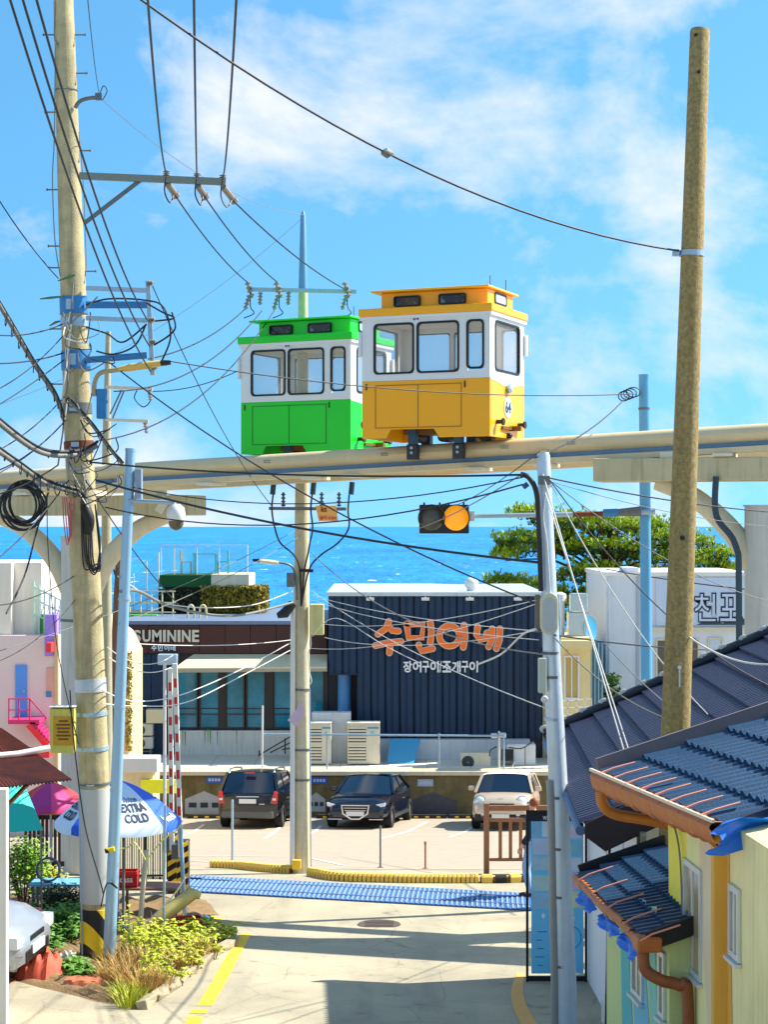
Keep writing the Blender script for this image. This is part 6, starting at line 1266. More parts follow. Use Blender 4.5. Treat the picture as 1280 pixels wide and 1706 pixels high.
# blue tarpaulin stuffed under the near eave
def crumple(name, m, c, u, v, w, h, amp, n=9, parent=None, seed=3):
    r = random.Random(seed); rows = []; nrm = Vector(u).cross(Vector(v)).normalized()
    for i in range(n+1):
        row = []
        for k in range(n+1):
            a, b = k/n-.5, i/n-.5; row.append(Vector(c)+Vector(u)*(a*w*(1+.12*r.uniform(-1, 1)))+Vector(v)*(b*h*(1+.12*r.uniform(-1, 1)))+nrm*(amp*r.uniform(-1, 1)+amp*1.5*math.sin(a*9+b*4)))
        rows.append(row)
    s = MB(); s.grid(rows); return s.build(name, m, parent, world=parent is not None, smooth=70)
tarp_b = mat('tarp_blue', (20, 112, 220), .35, .25, 12)
o = crumple('blue_tarp', tarp_b, HE1+up2_*.30+e2*.12-Z*.04, up2_, (Z+e2*.5).normalized(), .9, .20, .03, seed=5); tag(o, 'blue tarpaulin stuffed under the near eave of the striped house', 'tarpaulin')
# ---- lean-to with its own small roof
LE0, LE1 = P(970, 1461, 16.6), P(1079, 1566, 14.06); LE1.z = LE0.z
e3 = LE1-LE0; e3.z = 0; e3.normalize(); p3 = Vector((-e3.y, e3.x, 0)); up3_ = (p3+Z*.33).normalized()
lt = thing('lean_to', 'teal painted lean-to with small blue tile roof below the striped house', 'lean-to', (2.7, 18, gz(18)))
_, n3 = tile_roof(lt, LE0, LE1, up3_, .86, 4, .11, tile_bl, .02, 4)
s = MB(); s.bar(LE0-e3*.04+n3*.06, LE0+up3_*.86-e3*.04+n3*.06, .03, .09); s.build('verge_trim', cap_dk, lt, world=True)
s = MB(); s.bar(LE1+e3*.03-n3*.0, LE1+up3_*.6+e3*.03-n3*.0, .05, .14); s.build('verge_trim', black, lt, world=True)
l3 = (LE1-LE0).length; gp_ = None
for k in range(9):
    l = l3/9
    if gp_ is None:
        s = MB(); s.grid([[e3*x-p3*o_+Z*z for x in (0, l*.5, l)] for o_, z in ((-.02, .02), (.07, .025), (.09, .0), (.075, -.05), (.0, -.08))]); q = s.build('gutter_tile', copper, lt, smooth=50); gp_ = q
    else: q = piece('gutter_tile', gp_, lt, Matrix())
    q.matrix_local = WM[lt.name].inverted() @ Matrix.Translation(LE0+e3*(l*k)+Z*(.012*math.sin(k*1.3)))
for k in range(5):
    b_ = LE0+e3*(.3+k*.6); s = MB(); s.tube([b_-p3*.09+Z*.03, b_+Z*.08, b_+up3_*.26+n3*.07], .008, 5); s.build('gutter_hook', pinkc, lt, world=True)
for k, q in enumerate((.12, .5, .8)):
    o = crumple('blue_tarp', tarp_b, LE0+e3*(l3*q)-p3*.03-Z*.16, e3, (Z*.9+p3*.3).normalized(), .6, .12, .02, 7, seed=11+k); tag(o, ('blue tarpaulin strip under the far end of the lean-to gutter', 'blue tarpaulin strip under the middle of the lean-to gutter', 'blue tarpaulin bundle by the lean-to downpipe')[k], 'tarpaulin')
TA, TB = LE0+p3*.19+e3*.2, LE1+p3*.19-e3*.05; TA.z = TB.z = 0; tn = -p3; tz1 = LE0.z+.03; tz0 = gz(18)-.8
teal_c = mat('wall_teal', (96, 190, 192), .8, .25, 2, streak=.15); teal_l = mat('wall_mint', (140, 206, 186), .8, .25, 2, streak=.12); mintc = mat('wall_lime', (206, 220, 150), .8, .25, 2, streak=.12); skyc = mat('wall_sky', (120, 186, 210), .8, .2, 2)
s = MB(); dv = p3*.62; s.add([Vector((v.x, v.y, z)) for v in (TA, TB, TB+dv, TA+dv) for z in (tz0, tz1 if v in (TA, TB) else tz1+.2)], [(0, 2, 3, 1), (2, 4, 5, 3), (4, 6, 7, 5), (6, 0, 1, 7), (1, 3, 5, 7), (0, 6, 4, 2)]); s.build('wall', mintc, lt, world=True)
onT = lambda px, py: on_plane(px, py, TA, tn)
band([(1034, 1490), (1050, 1490), (1050, 1600), (1056, 1720), (1038, 1720)], teal_c, .004, lt, onT, tn)
band([(1052, 1490), (1078, 1500), (1076, 1600), (1084, 1720), (1059, 1720), (1053, 1600)], skyc, .004, lt, onT, tn)
band([(1080, 1510), (1096, 1510), (1094, 1600), (1098, 1720), (1087, 1720), (1079, 1600)], teal_l, .004, lt, onT, tn)
wall_window(lt, TA, tn, e3, 1056, 1074, 1566, 1652); wall_window(lt, TA, tn, e3, 1101, 1111, 1580, 1690, 1)
pipe_b = mat('pipe_copper', (150, 84, 42), .5, .5, 10, c2=(110, 58, 30))
s = MB(); s.tube(smoothpath([LE1-p3*.03-Z*.06, LE1-p3*.02-Z*.22+e3*.02, LE1+p3*.10-Z*.30+e3*.06, LE1+p3*.24-Z*.34+e3*.08, LE1+p3*.30-Z*.46+e3*.09, LE1+p3*.31-Z*1.9+e3*.1], 6), .048, 12); s.build('downpipe', pipe_b, lt, world=True, smooth=50)
s = MB(); s.box(LE1-p3*.0-Z*.02+e3*.0, (.2, .2, .12), math.atan2(e3.y, e3.x)); s.build('gutter_box', copper, lt, world=True, bevel=.02)
# white box low on the cottage wall
q = P(1018, 1690, 20.0); s = MB(); s.cbox((q.x-.08, 19.7, gz(20)-.1), (q.x+.12, 20.2, gz(20)+.28)); o = s.build('meter_box', white, None, loc=(q.x, 19.95, gz(20)), bevel=.02); tag(o, 'small white box at the foot of the white cottage', 'box')
# ================================================================== SHED AND WHITE POST AT THE LEFT EDGE
rust_r = mat('rusty_sheet', (150, 76, 44), .7, .8, 4, c2=(92, 46, 30), bump=.3, streak=.3)
def corr(parent, name, A, B, C, D, nw, amp, m):
    """corrugated sheet: A-B upper edge, D-C lower edge"""
    A, B, C, D = map(Vector, (A, B, C, D)); nn_ = (B-A).cross(D-A).normalized()
    if nn_.z < 0: nn_ = -nn_
    n = nw*4; top_ = [A.lerp(B, i/n)+nn_*amp*math.sin(2*math.pi*i/4) for i in range(n+1)]; bot = [D.lerp(C, i/n)+nn_*amp*math.sin(2*math.pi*i/4) for i in range(n+1)]
    s = MB(); s.grid([top_, bot]); s.grid([[p-nn_*.012 for p in bot], [p-nn_*.012 for p in top_]]); return s.build(name, m, parent, world=True, smooth=60)
sh = thing('shed', 'white shed with rusty corrugated roof at the roadside', 'shed', (-4.6, 20.2, gz(20.2)))
corr(sh, 'roof_sheet', P(-70, 1266, 22.2), P(62, 1256, 22.6), P(119, 1298, 20.8), P(-40, 1317, 20.2), 26, .012, rust_r)
corr(sh, 'upper_roof_sheet', P(-80, 1196, 23.4), P(4, 1214, 23.4), P(52, 1247, 22.6), P(-70, 1262, 22.2), 20, .012, rust_r)
s = MB(); s.tube([P(-60, 1264, 22.1), P(30, 1256, 22.4), P(82, 1246, 22.6)], .04, 10); s.build('roof_pipe', white, sh, world=True, smooth=40)
s = MB(); pa = P(14, 0, 20.0); s.cbox((pa.x-1.2, 19.86, gz(19)-1), (pa.x, 20.0, P(0, 1312, 20).z)); s.build('front_post', mat('shed_white', (232, 226, 214), .8, .2, 3, streak=.15), sh, world=True)
s = MB(); s.prism([(pa.x-.3, gz(20)-.5), (pa.x-.9, gz(20)-.5), (pa.x-.9, P(0, 1310, 20.3).z), (pa.x-.3, P(0, 1316, 20.3).z)], (0, 20.004, 0), X, Z, Yv*1.0); s.build('side_wall', mat('shed_white', (232, 226, 214)), sh, world=True)
s = MB(); s.bar(P(2, 1352, 20.4), P(46, 1306, 21.2), .045, .03); s.build('brace', mat('brace_brown', (150, 110, 70), .7, .3), sh, world=True)
# teal sun screen
tl_ = mat('screen_teal', (20, 190, 176), .6, .12); q = [P(16, 1308, 24.6), P(38, 1304, 24.8), P(71, 1383, 24.2), P(10, 1387, 24.0)]
o = MB(); o.add(q+[v+Vector((0, .03, 0)) for v in q], [(0, 1, 2, 3), (7, 6, 5, 4), (0, 4, 5, 1), (1, 5, 6, 2), (2, 6, 7, 3), (3, 7, 4, 0)]); t = thing('sun_screen', 'teal fabric sun screen hanging beside the rusty shed roof', 'screen', tuple(P(40, 1386, 24.2))); o.build('fabric', tl_, t, world=True)
s = MB(); s.bar(P(16, 1306, 24.7), P(39, 1302, 24.9), .03); s.build('top_bar', steel_d, t, world=True)
for px in (14, 68): s = MB(); s.cyl(Vector((P(px, 0, 24.3).x, 24.35, gz(24.35))), P(px, 1384, 24.35), .015, n=6); s.build('pole', steel_d, t, world=True)
s = MB(); s.cyl(P(15, 1384, 24.33), P(27, 1303, 24.86), .013, n=6); s.build('stay', steel_d, t, world=True)
# ================================================================== KERB, FENCE, BOARD
kb_y = mat('kerb_yellow', (232, 192, 84), .8, .4, 10, c2=(200, 160, 80)); kb_k = mat('kerb_black', (40, 36, 34), .8, .3)
def kerb_run(label, pts, w, h, alt=False):
    g = [G(*p) for p in pts]; path_ = smoothpath(g, 12); t = thing('striped_kerb', label, 'kerb', tuple(g[0])); first = None; sb_ = MB()
    for a, b in zip(path_, path_[1:]): sb_.bar((a.x, a.y, gz(a.y)+.03), (b.x, b.y, gz(b.y)+.03), .12, .12)
    sb_.build('kerb_core', mat('kerb_core', (120, 88, 40), .9, .4), t, world=True)
    acc = 0; i = 0; segs = []; last = path_[0]; d_acc = 0
    L_ = sum((a-b).length for a, b in zip(path_, path_[1:])); n = int(L_/w)
    def at(dist):
        for a, b in zip(path_, path_[1:]):
            l = (b-a).length
            if dist <= l: return a.lerp(b, dist/l), (b-a).normalized()
            dist -= l
        return path_[-1], (path_[-1]-path_[-2]).normalized()
    for k in range(n):
        p, d = at((k+.5)*L_/n); p.z = gz(p.y)
        if first is None:
            s = MB(); s.prism([(-.085, -.03), (.085, -.03), (.085, h*.7), (.05, h), (-.05, h), (-.085, h*.7)], X*(-w*.40), Yv, Z, X*(w*.80)); first = {}
            first[0] = q = s.build('kerb_block', kb_y, t, bevel=.008)
        else: q = piece('kerb_block', first[0], t, Matrix())
        if alt and k % 2:
            if 1 not in first:
                s = MB(); s.prism([(-.085, -.03), (.085, -.03), (.085, h*.7), (.05, h), (-.05, h), (-.085, h*.7)], X*(-w*.40), Yv, Z, X*(w*.80)); col.objects.unlink(q); bpy.data.objects.remove(q); first[1] = q = s.build('kerb_block', kb_k, t, bevel=.008)
            else: bpy.data.objects.remove(q); q = piece('kerb_block', first[1], t, Matrix())
        q.matrix_local = WM[t.name].inverted() @ Matrix.Translation(p) @ Matrix.Rotation(math.atan2(d.y, d.x)+random.uniform(-.03, .03), 4, 'Z') @ Matrix.Rotation(random.uniform(-.03, .03), 4, 'X')
    return t
kerb_run('worn yellow ribbed kerb left of the slim concrete pole foot, shorter run'.replace('left of', 'ending at'), [(352, 1446), (400, 1448), (450, 1453), (486, 1455)], .078, .15)
kerb_run('worn yellow ribbed kerb running from the slim pole towards the fence', [(516, 1459), (560, 1466), (640, 1469), (720, 1470), (798, 1470)], .078, .15)
kerb_run('black and yellow striped kerb at the foot of the brown fence', [(800, 1470), (840, 1470), (900, 1468), (960, 1466)], .24, .14, True)
brn = mat('fence_brown', (156, 104, 70), .7, .35, 6, bump=.2, streak=.2); YK = 33.0
fe = thing('timber_fence', 'brown timber slat fence behind the notice board', 'fence', (P(880, 0, YK).x, YK, gz(YK)))
for px in (811, 886, 958): s = MB(); s.cbox((P(px-4.5, 0, YK).x, YK-.05, gz(YK)), (P(px+4.5, 0, YK).x, YK+.05, P(0, 1338, YK).z)); s.build('post', brn, fe, world=True, bevel=.008)
for py, h in ((1346, 9), (1366, 6), (1432, 5)): s = MB(); s.cbox((P(816, 0, YK).x, YK-.03, P(0, py+h/2, YK).z), (P(960, 0, YK).x, YK+.03, P(0, py-h/2, YK).z)); s.build('rail', brn, fe, world=True, bevel=.006)
for px in (834, 851, 868, 902, 919, 936): s = MB(); s.cbox((P(px-2.8, 0, YK).x, YK-.02, P(0, 1429, YK).z), (P(px+2.8, 0, YK).x, YK+.02, P(0, 1369, YK).z)); s.build('slat', brn, fe, world=True)
# thin marker posts in the car park
for i, (px, y0, y1, m, lb_) in enumerate(((387, 1434, 1336, steel, 'thin silver marker post by the black estate car'), (634, 1446, 1380, steel_d, 'thin grey marker post before the navy sedan'), (709, 1448, 1406, brn, 'short brown marker post behind the yellow kerb'))):
    g = G(px, y0); s = MB(); s.cyl((g.x, g.y, g.z), (g.x, g.y, P(0, y1, g.y).z), .025 if i == 0 else .018, n=8); s.lathe((g.x, g.y, P(0, y1, g.y).z), Z, [(0, .03), (.05, .02)], 8); s.lathe((g.x, g.y, g.z), Z, [(0, .06), (.015, .06)], 10); o = s.build('marker_post', m, None, loc=tuple(g)); tag(o, lb_, 'post', 'thin posts in the car park')
# notice board
YO = 22.9; bo = thing('notice_board', 'tall black framed notice board of blue posters beside the silver pole', 'notice board', (P(928, 0, YO).x, YO, gz(YO))); B_ = lambda px, py, d=0: P(px, py, YO-d)
for px in (879, 977): s = MB(); s.cbox((P(px-2, 0, YO).x, YO-.02, gz(YO)), (P(px+2, 0, YO).x, YO+.02, P(0, 1350, YO).z)); s.build('frame_post', black, bo, world=True)
for py in (1354, 1630): s = MB(); s.cbox((P(877, 0, YO).x, YO-.022, P(0, py+4, YO).z), (P(979, 0, YO).x, YO+.022, P(0, py-4, YO).z)); s.build('frame_rail', black, bo, world=True)
hd_ = MB(); hd_.cbox(B_(881, 1368, .012), B_(975, 1358, -.01)); hd_ = hd_.build('header', mat('header_navy', (16, 24, 44), .5, .1), bo, world=True)
s = MB(); text_on(s, 'WAY', B_(905, 1366, .016), X, Z, -Yv, .12, .05, .002, .02); s.build('header_text', tw, hd_, world=True)
s = MB(); s.cbox(B_(886, 1622, .012), B_(973, 1368.5, -.008)); pb = s.build('poster_sheet', mat('poster_blue', (110, 204, 250), .45, .12, 2, c2=(150, 214, 246)), bo, world=True)
tiles = [(888, 1370, 902, 1394, (96, 168, 220)), (904, 1370, 918, 1394, (196, 220, 240)), (944, 1374, 970, 1396, (206, 190, 220)), (888, 1397, 918, 1424, (176, 196, 236)), (944, 1399, 970, 1426, (90, 180, 220)), (888, 1427, 918, 1450, (150, 196, 224)), (944, 1429, 970, 1452, (200, 210, 236)), (888, 1458, 918, 1484, (170, 214, 214)), (944, 1455, 970, 1482, (222, 160, 196)), (888, 1488, 918, 1514, (130, 190, 232)), (944, 1485, 970, 1512, (214, 220, 150)), (919.5, 1372, 943, 1410, (190, 214, 240)), (919.5, 1413, 943, 1470, (120, 190, 226)), (919.5, 1473, 943, 1514, (206, 216, 232))]
for (x0, y0, x1, y1, c) in tiles:
    c = tuple(int(v*.75+64) for v in c)
    s = MB(); s.cbox(B_(x0, y1, .0145), B_(x1, y0, .0125)); o = s.build('poster', mat('poster_%d_%d_%d' % c, c, .45, .5, 9, c2=tuple(int(v*.82) for v in c)), pb, world=True)
for x, y in ((906, 1526), (955, 1530)): s = MB(); a = B_(x, y, .016); s.prism([(-.03, 0), (0, -.04), (.03, 0), (0, .04)], a, X, Z, Yv*.003); s.build('diamond_mark', tw, pb, world=True)
for k, (x, w) in enumerate(((896, 16), (894, 10), (895, 12), (893, 14), (896, 9))): s = MB(); s.cbox(B_(x, 1553+k*14, .0145), B_(x+w, 1551.5+k*14, .0125)); s.build('print_line', mat('print_blue', (40, 110, 170), .5, .1), pb, world=True)
s = MB(); c = B_(955, 1562, .015); s.ring(c, X, Z, Yv, circ(0, 0, .11, .14, 20)[:-1], circ(0, 0, .10, .13, 20)[:-1], .002); s.build('print_ring', mat('print_blue', (40, 110, 170)), pb, world=True)
# ================================================================== PERSON BEHIND THE BOARD
YW = 30.2; pc = Vector((P(890, 0, YW).x, YW, gz(YW)))
def skin_mesh(name, pts, edges, rad, m, parent, root=0, sub=2):
    me = bpy.data.meshes.new(name); me.from_pydata([tuple(p) for p in pts], edges, []); me.update()
    o = bpy.data.objects.new(name, me); col.objects.link(o); o.parent = parent; me.materials.append(m)
    md = o.modifiers.new('skin', 'SKIN'); md.use_smooth_shade = True
    for i, r in enumerate(rad): me.skin_vertices[0].data[i].radius = r if isinstance(r, tuple) else (r, r)
    me.skin_vertices[0].data[root].use_root = True
    sb = o.modifiers.new('sub', 'SUBSURF'); sb.levels = sub; sb.render_levels = sub
    return o
per = thing('person', 'person in dark jacket and pale jeans walking behind the notice board', 'person', tuple(pc), R(150))
skin_m = mat('skin', (216, 162, 130), .6, .1); jean = mat('jeans_pale', (150, 176, 206), .85, .2); jack = mat('jacket_navy', (26, 32, 50), .8, .2); hair = mat('hair_auburn', (140, 74, 36), .6, .3, 20)
# local: x forward
pts = [(0, 0, .92), (0, 0, 1.10), (0, 0, 1.28), (.01, 0, 1.38), (.02, 0, 1.45), (.03, 0, 1.52), (.03, 0, 1.62), (0, .10, .88), (.10, .10, .50), (.02, .10, .09), (.14, .10, .04), (0, -.10, .88), (-.06, -.10, .50), (-.26, -.10, .14), (-.15, -.10, .05), (0, .17, 1.36), (-.05, .23, 1.10), (.10, .22, .90), (.14, .20, .82), (0, -.17, 1.36), (.04, -.23, 1.10), (.16, -.22, .92), (.20, -.20, .85)]
ed = [(0, 1), (1, 2), (2, 3), (3, 4), (4, 5), (5, 6), (0, 7), (7, 8), (8, 9), (9, 10), (0, 11), (11, 12), (12, 13), (13, 14), (3, 15), (15, 16), (16, 17), (17, 18), (3, 19), (19, 20), (20, 21), (21, 22)]
rad = [(.13, .10), (.125, .10), (.13, .10), (.10, .075), .05, (.075, .07), (.085, .075), .085, .062, .042, .038, .085, .062, .042, .038, .055, .045, .035, .03, .055, .045, .035, .03]
skin_mesh('body', pts, ed, rad, skin_m, per)
J = [0, 1, 2, 3, 15, 16, 17, 19, 20, 21]; jp = [pts[i] for i in J]; jp[0] = (0, 0, .86)
skin_mesh('jacket', jp, [(0, 1), (1, 2), (2, 3), (3, 4), (4, 5), (5, 6), (3, 7), (7, 8), (8, 9)], [(.165, .125), (.155, .12), (.16, .125), (.12, .09), .078, .066, .052, .078, .066, .052], jack, per)
T = [0, 7, 8, 9, 11, 12, 13]; skin_mesh('jeans', [pts[i] for i in T], [(0, 1), (1, 2), (2, 3), (0, 4), (4, 5), (5, 6)], [(.145, .11), .105, .08, .062, .105, .08, .062], jean, per)
skin_mesh('hair', [(-.02, 0, 1.50), (-.01, 0, 1.60), (.02, 0, 1.66)], [(0, 1), (1, 2)], [(.095, .085), (.105, .095), (.08, .07)], hair, per, sub=2)
for sg in (-1, 1):
    s = MB(); s.lathe((.105, sg*.03, 1.575), X, [(-.01, .012), (.004, .01)], 8); s.build('eye', mat('eye_dark', (30, 24, 20), .3, .1), per)
    s = MB(); bx_, bz = ((.06, .04), (-.20, .06))[sg < 0]; s.lathe((bx_+.02, .10*sg, bz-.01), X, [(-.11, .03), (-.06, .055), (.06, .055), (.13, .035), (.15, .01)], 12); s.build('shoe', trim_b, per, smooth=60)
s = MB(); s.prism([(0, 0), (.035, -.02), (0, .05)], (.108, -.008, 1.55), X, Z, Yv*.016); s.build('nose', skin_m, per)
s = MB(); s.box((.105, 0, 1.505), (.01, .045, .01)); s.build('mouth', mat('lip', (180, 90, 80), .5, .1), per)
for sg in (-1, 1):
    bx_, by, bz = ((.145, .20, .80), (.205, -.20, .83))[sg < 0]
    for k in range(4): skin_mesh('finger', [(bx_+.01*k-.01, by-sg*.0, bz), (bx_+.02*k+.0, by, bz-.045), (bx_+.02*k-.015, by, bz-.08+.006*abs(k-1.5))], [(0, 1), (1, 2)], [.010, .009, .007], skin_m, per, sub=1)
    skin_mesh('thumb', [(bx_+.03, by, bz+.02), (bx_+.055, by, bz-.01), (bx_+.055, by, bz-.035)], [(0, 1), (1, 2)], [.011, .010, .008], skin_m, per, sub=1)
# ================================================================== UMBRELLAS, BARRIERS, YARD CLUTTER ON THE LEFT
def umbrella(px, pyt, pyr, Y, rad, cols, label, n=8, rot=0):
    topz = P(0, pyt, Y).z; rz_ = P(0, pyr, Y).z; x = P(px, 0, Y).x; t = thing('parasol', label, 'parasol', (x, Y, gz(Y))); zt_, zr = topz-gz(Y), rz_-gz(Y)
    pans = []
    for k in range(n):
        a0, a1 = rot+2*math.pi*k/n, rot+2*math.pi*(k+1)/n; rows = []
        for i in range(11):
            q = i/10; row = []
            for j in range(9):
                a = a0+(a1-a0)*j/8; sagk = 1-.06*math.sin(math.pi*j/8)*q; r = rad*q*sagk; z = zt_-(zt_-zr)*(q**1.55)-.03*math.sin(math.pi*j/8)*q
                row.append(Vector((r*math.cos(a), r*math.sin(a), z)))
            rows.append(row)
        rows.append([v*1.0-Z*.10 for v in rows[-1]])
        s = MB(); s.grid(rows); o = s.build('canopy_panel', cols[k % len(cols)], t, smooth=60); pans.append(o)
        s = MB(); a = a0; s.bar((.03*math.cos(a), .03*math.sin(a), zt_-.03), (rad*.97*math.cos(a), rad*.97*math.sin(a), zr-.02), .012); s.build('rib', steel, t)
    s = MB(); s.cyl((0, 0, .0), (0, 0, zt_+.06), .02, n=10); s.build('pole', steel, t); s = MB(); s.lathe((0, 0, 0), Z, [(0, .26), (.08, .26), (.1, .06), (.3, .05)], 16); s.build('base', mat('base_grey', (120, 120, 118), .8, .2), t)
    return t, pans, zt_, zr
ub = mat('parasol_blue', (24, 92, 222), .6, .12, 3); ul = mat('parasol_pale', (206, 226, 248), .6, .2, 3)
YU = 27.0; rot = R(-127.5); t, pans, zt_, zr = umbrella(196, 1300, 1366, YU, .94, [ub, ul], 'blue parasol with pale panels reading extra cold in the yard', 8, rot)
navy_t = mat('parasol_ink', (16, 26, 60), .6, .05); wtxt = mat('parasol_white', (230, 238, 246), .6, .05)
def par_text(s_, ang, q0, q1, half, m, pan):
    """text wrapped on the cone between radius fractions q0 (bottom) and q1 (top) about angle ang"""
    vs, fs = text_mesh(s_, 1, .02); x0, x1 = min(p.x for p in vs), max(p.x for p in vs); y0, y1 = min(p.y for p in vs), max(p.y for p in vs); out_ = []
    for p in vs:
        q = q0+(q1-q0)*(p.y-y0)/(y1-y0); a = ang+half*((p.x-x0)/(x1-x0)*2-1); sn = math.sin(math.pi*(((a-rot) % (math.pi/4))/(math.pi/4))); r = .94*q*(1-.06*sn*q)+.006; z = zt_-(zt_-zr)*(q**1.55)-.03*sn*q+.010+.003*p.z; out_.append(Vector((r*math.cos(a), r*math.sin(a), z)))
    s = MB(); s.add(out_, fs); s.build('lettering', m, pan)
def panel_at(ang): return pans[int(((ang-rot) % (2*math.pi))/(2*math.pi/8))]
for k in range(8):
    a = rot+2*math.pi*(k+.5)/8; am = math.degrees(a) % 360
    if k % 2 == 1: par_text('EXTRA', a, .74, .62, -.0, navy_t, pans[k]) if False else None
    if k % 2: par_text('EXTRA', a, .74, .60, .30, navy_t, pans[k]); par_text('COLD', a, .90, .77, .24, navy_t, pans[k]); par_text('hite', a, .57, .48, .20, mat('parasol_grey', (90, 110, 150), .6, .1), pans[k])
    else: par_text('beach', a, .95, .86, .26, wtxt, pans[k])
pkm = mat('parasol_pink', (220, 60, 130), .6, .2, 3); prm = mat('parasol_red', (212, 36, 50), .6, .15, 3); ppl = mat('parasol_plum', (170, 40, 130), .6, .15, 3)
umbrella(84, 1303, 1336, 31.0, .62, [pkm, prm, ppl], 'pink and red parasol behind the rusty shed roof', 8, .2)
# level crossing barriers, arms raised
redm = mat('barrier_red', (206, 34, 30), .5, .15); bwh = mat('barrier_white', (230, 228, 218), .5, .15)
def barrier(px, Y, pytop, w, label, lean):
    x = P(px, 0, Y).x; t = thing('barrier_gate', label, 'barrier', (x, Y, gz(Y)), 0, 'raised crossing barriers'); zt_ = P(0, pytop, Y).z-gz(Y)
    s = MB(); s.cbox((-.10, -.12, 0), (.10, .12, 1.0)); cb = s.build('cabinet', black_gloss, t, bevel=.02)
    for k in range(5): s = MB(); z = .1+k*.18; s.prism([(-.098, z), (.098, z+.12), (.098, z+.2), (-.098, z+.08)], (0, -.121, 0), X, Z, -Yv*.004); s.build('stripe', line_y, cb)
    s = MB(); s.bar((-.02, -.17, .75), (lean, -.17, zt_), w, .08); ar = s.build('arm', bwh, t, bevel=.006)
    n = 9
    for k in range(n):
        q0, q1 = .12+.85*k/n, .12+.85*(k+.5)/n; p = lambda q: Vector((-.02+(lean+.02)*q, -.17, .75+(zt_-.75)*q))
        s = MB(); s.bar(p(q0), p(q1), w+.01, .05); s.build('red_band', redm, ar)
    s = MB(); s.cbox((-.18, -.16, .70), (-.06, .1, .95)); s.build('counterweight', steel_d, t, bevel=.02)
    return t
barrier(290, 30.6, 1112, .075, 'raised red banded barrier arm beside the blue parasol', -.05); barrier(305, 29.9, 1104, .07, 'second raised red banded barrier arm, leaning, by the steel props', -.12)
s = MB(); g = G(274, 1478); s.cyl((g.x, g.y, g.z), P(274, 1105, g.y), .028, n=8); o = s.build('white_post', cable_white, None, loc=tuple(g)); tag(o, 'slim white post standing beside the raised barriers', 'post')
# vertical bar fence behind the parasol
YI = 31.6; bf = thing('bar_fence', 'black and cream vertical bar fence behind the blue parasol', 'fence', (P(240, 0, YI).x, YI, gz(YI)))
for k in range(24):
    px = 196+k*3.9; s = MB(); s.cbox((P(px, 0, YI).x-.012, YI-.012, gz(YI)+.05), (P(px, 0, YI).x+.012, YI+.012, gz(YI)+1.05)); s.build('bar', cr_m if k % 3 else black, bf, world=True)
for z in (.12, 1.0): s = MB(); s.bar((P(194, 0, YI).x, YI, gz(YI)+z), (P(288, 0, YI).x, YI, gz(YI)+z), .03); s.build('rail', trim_b, bf, world=True)
for px in (195, 242, 288): s = MB(); s.cbox((P(px, 0, YI).x-.025, YI-.025, gz(YI)), (P(px, 0, YI).x+.025, YI+.025, gz(YI)+1.12)); s.build('post', trim_b, bf, world=True)
# dark slatted gate on the far left
bg_ = thing('slat_gate', 'dark brown slatted gate behind the yard shrub', 'gate', (P(75, 0, 31).x, 31, gz(31)))
for k in range(9): px = 40+k*7; s = MB(); s.cbox((P(px, 0, 31).x, 31, gz(31)+.05), (P(px+4.5, 0, 31).x, 31.03, P(0, 1356, 31).z)); s.build('slat', mat('slat_dark', (62, 48, 40), .8, .3), bg_, world=True)
for py in (1362, 1440): s = MB(); s.cbox((P(38, 0, 31).x, 31.035, P(0, py+4, 31).z), (P(106, 0, 31).x, 31.07, P(0, py-4, 31).z)); s.build('rail', mat('slat_dark', (62, 48, 40)), bg_, world=True)
s = MB(); s.cbox((P(38, 0, 30.9).x, 30.85, P(0, 1356, 31).z+.004), (P(106, 0, 30.9).x, 31.1, P(0, 1350, 31).z)); s.build('cap', mat('cap_ochre', (196, 140, 90), .7, .3), bg_, world=True)
# tables, crates, rolled mat
def table(px, py, Y, w, d, label, m):
    x = P(px, 0, Y).x; h = P(0, py, Y).z-gz(Y); t = thing('table', label, 'table', (x, Y, gz(Y)))
    s = MB(); s.box((0, 0, h-.02), (w, d, .04)); s.build('table_top', m, t, bevel=.008)
    for sx in (-1, 1):
        for sy in (-1, 1): s = MB(); s.bar((sx*(w/2-.06), sy*(d/2-.06), 0), (sx*(w/2-.06), sy*(d/2-.06), h-.042), .04); s.build('leg', steel_d, t)
    return t, h
tb = mat('table_blue', (110, 176, 214), .5, .2, 4); tbl, h1 = table(98, 1468, 28.2, .86, .5, 'low blue topped table before the pale pier', tb)
tbl2, h2_ = table(252, 1474, 28.6, .95, .55, 'weathered low table under the red crate', mat('table_brown', (140, 104, 84), .7, .3))
def crate(c, sz, m, label, rz=0, txt=None):
    t = thing('crate', label, 'crate', c, rz); w, d, h = sz
    s = MB(); s.box((0, 0, .01), (w, d, .02)); s.build('bottom', m, t)
    for sx in (-1, 1):
        s = MB(); s.box((sx*(w/2-.01), 0, h/2+.01), (.02, d, h)); s.build('side', m, t); s = MB(); s.box((0, sx*(d/2-.01), h/2+.01), (w-.045, .02, h)); sd2 = s.build('side', m, t)
        s = MB(); s.box((0, sx*(d/2), h*.85), (w+.02, .035, .03)); s.build('rim', m, sd2)
        if txt: s = MB(); text_on(s, txt, (-w*.3, -d/2-.003, h*.35), X, Z, -Yv, w*.6, h*.28, .003, .02); s.build('lettering', wtxt, sd2) if sx < 0 else None
    return t
rc = mat('crate_red', (200, 28, 26), .5, .15)
crate((P(212, 0, 28.5).x, 28.5, gz(28.6)+h2_), (.34, .28, .24), rc, 'red plastic crate on the weathered low table', 0, 'cass')
crate((P(312, 0, 26.5).x, 26.5, gz(26.5)), (.46, .34, .26), rc, 'red plastic crate under the rolled yellow mat', R(20))
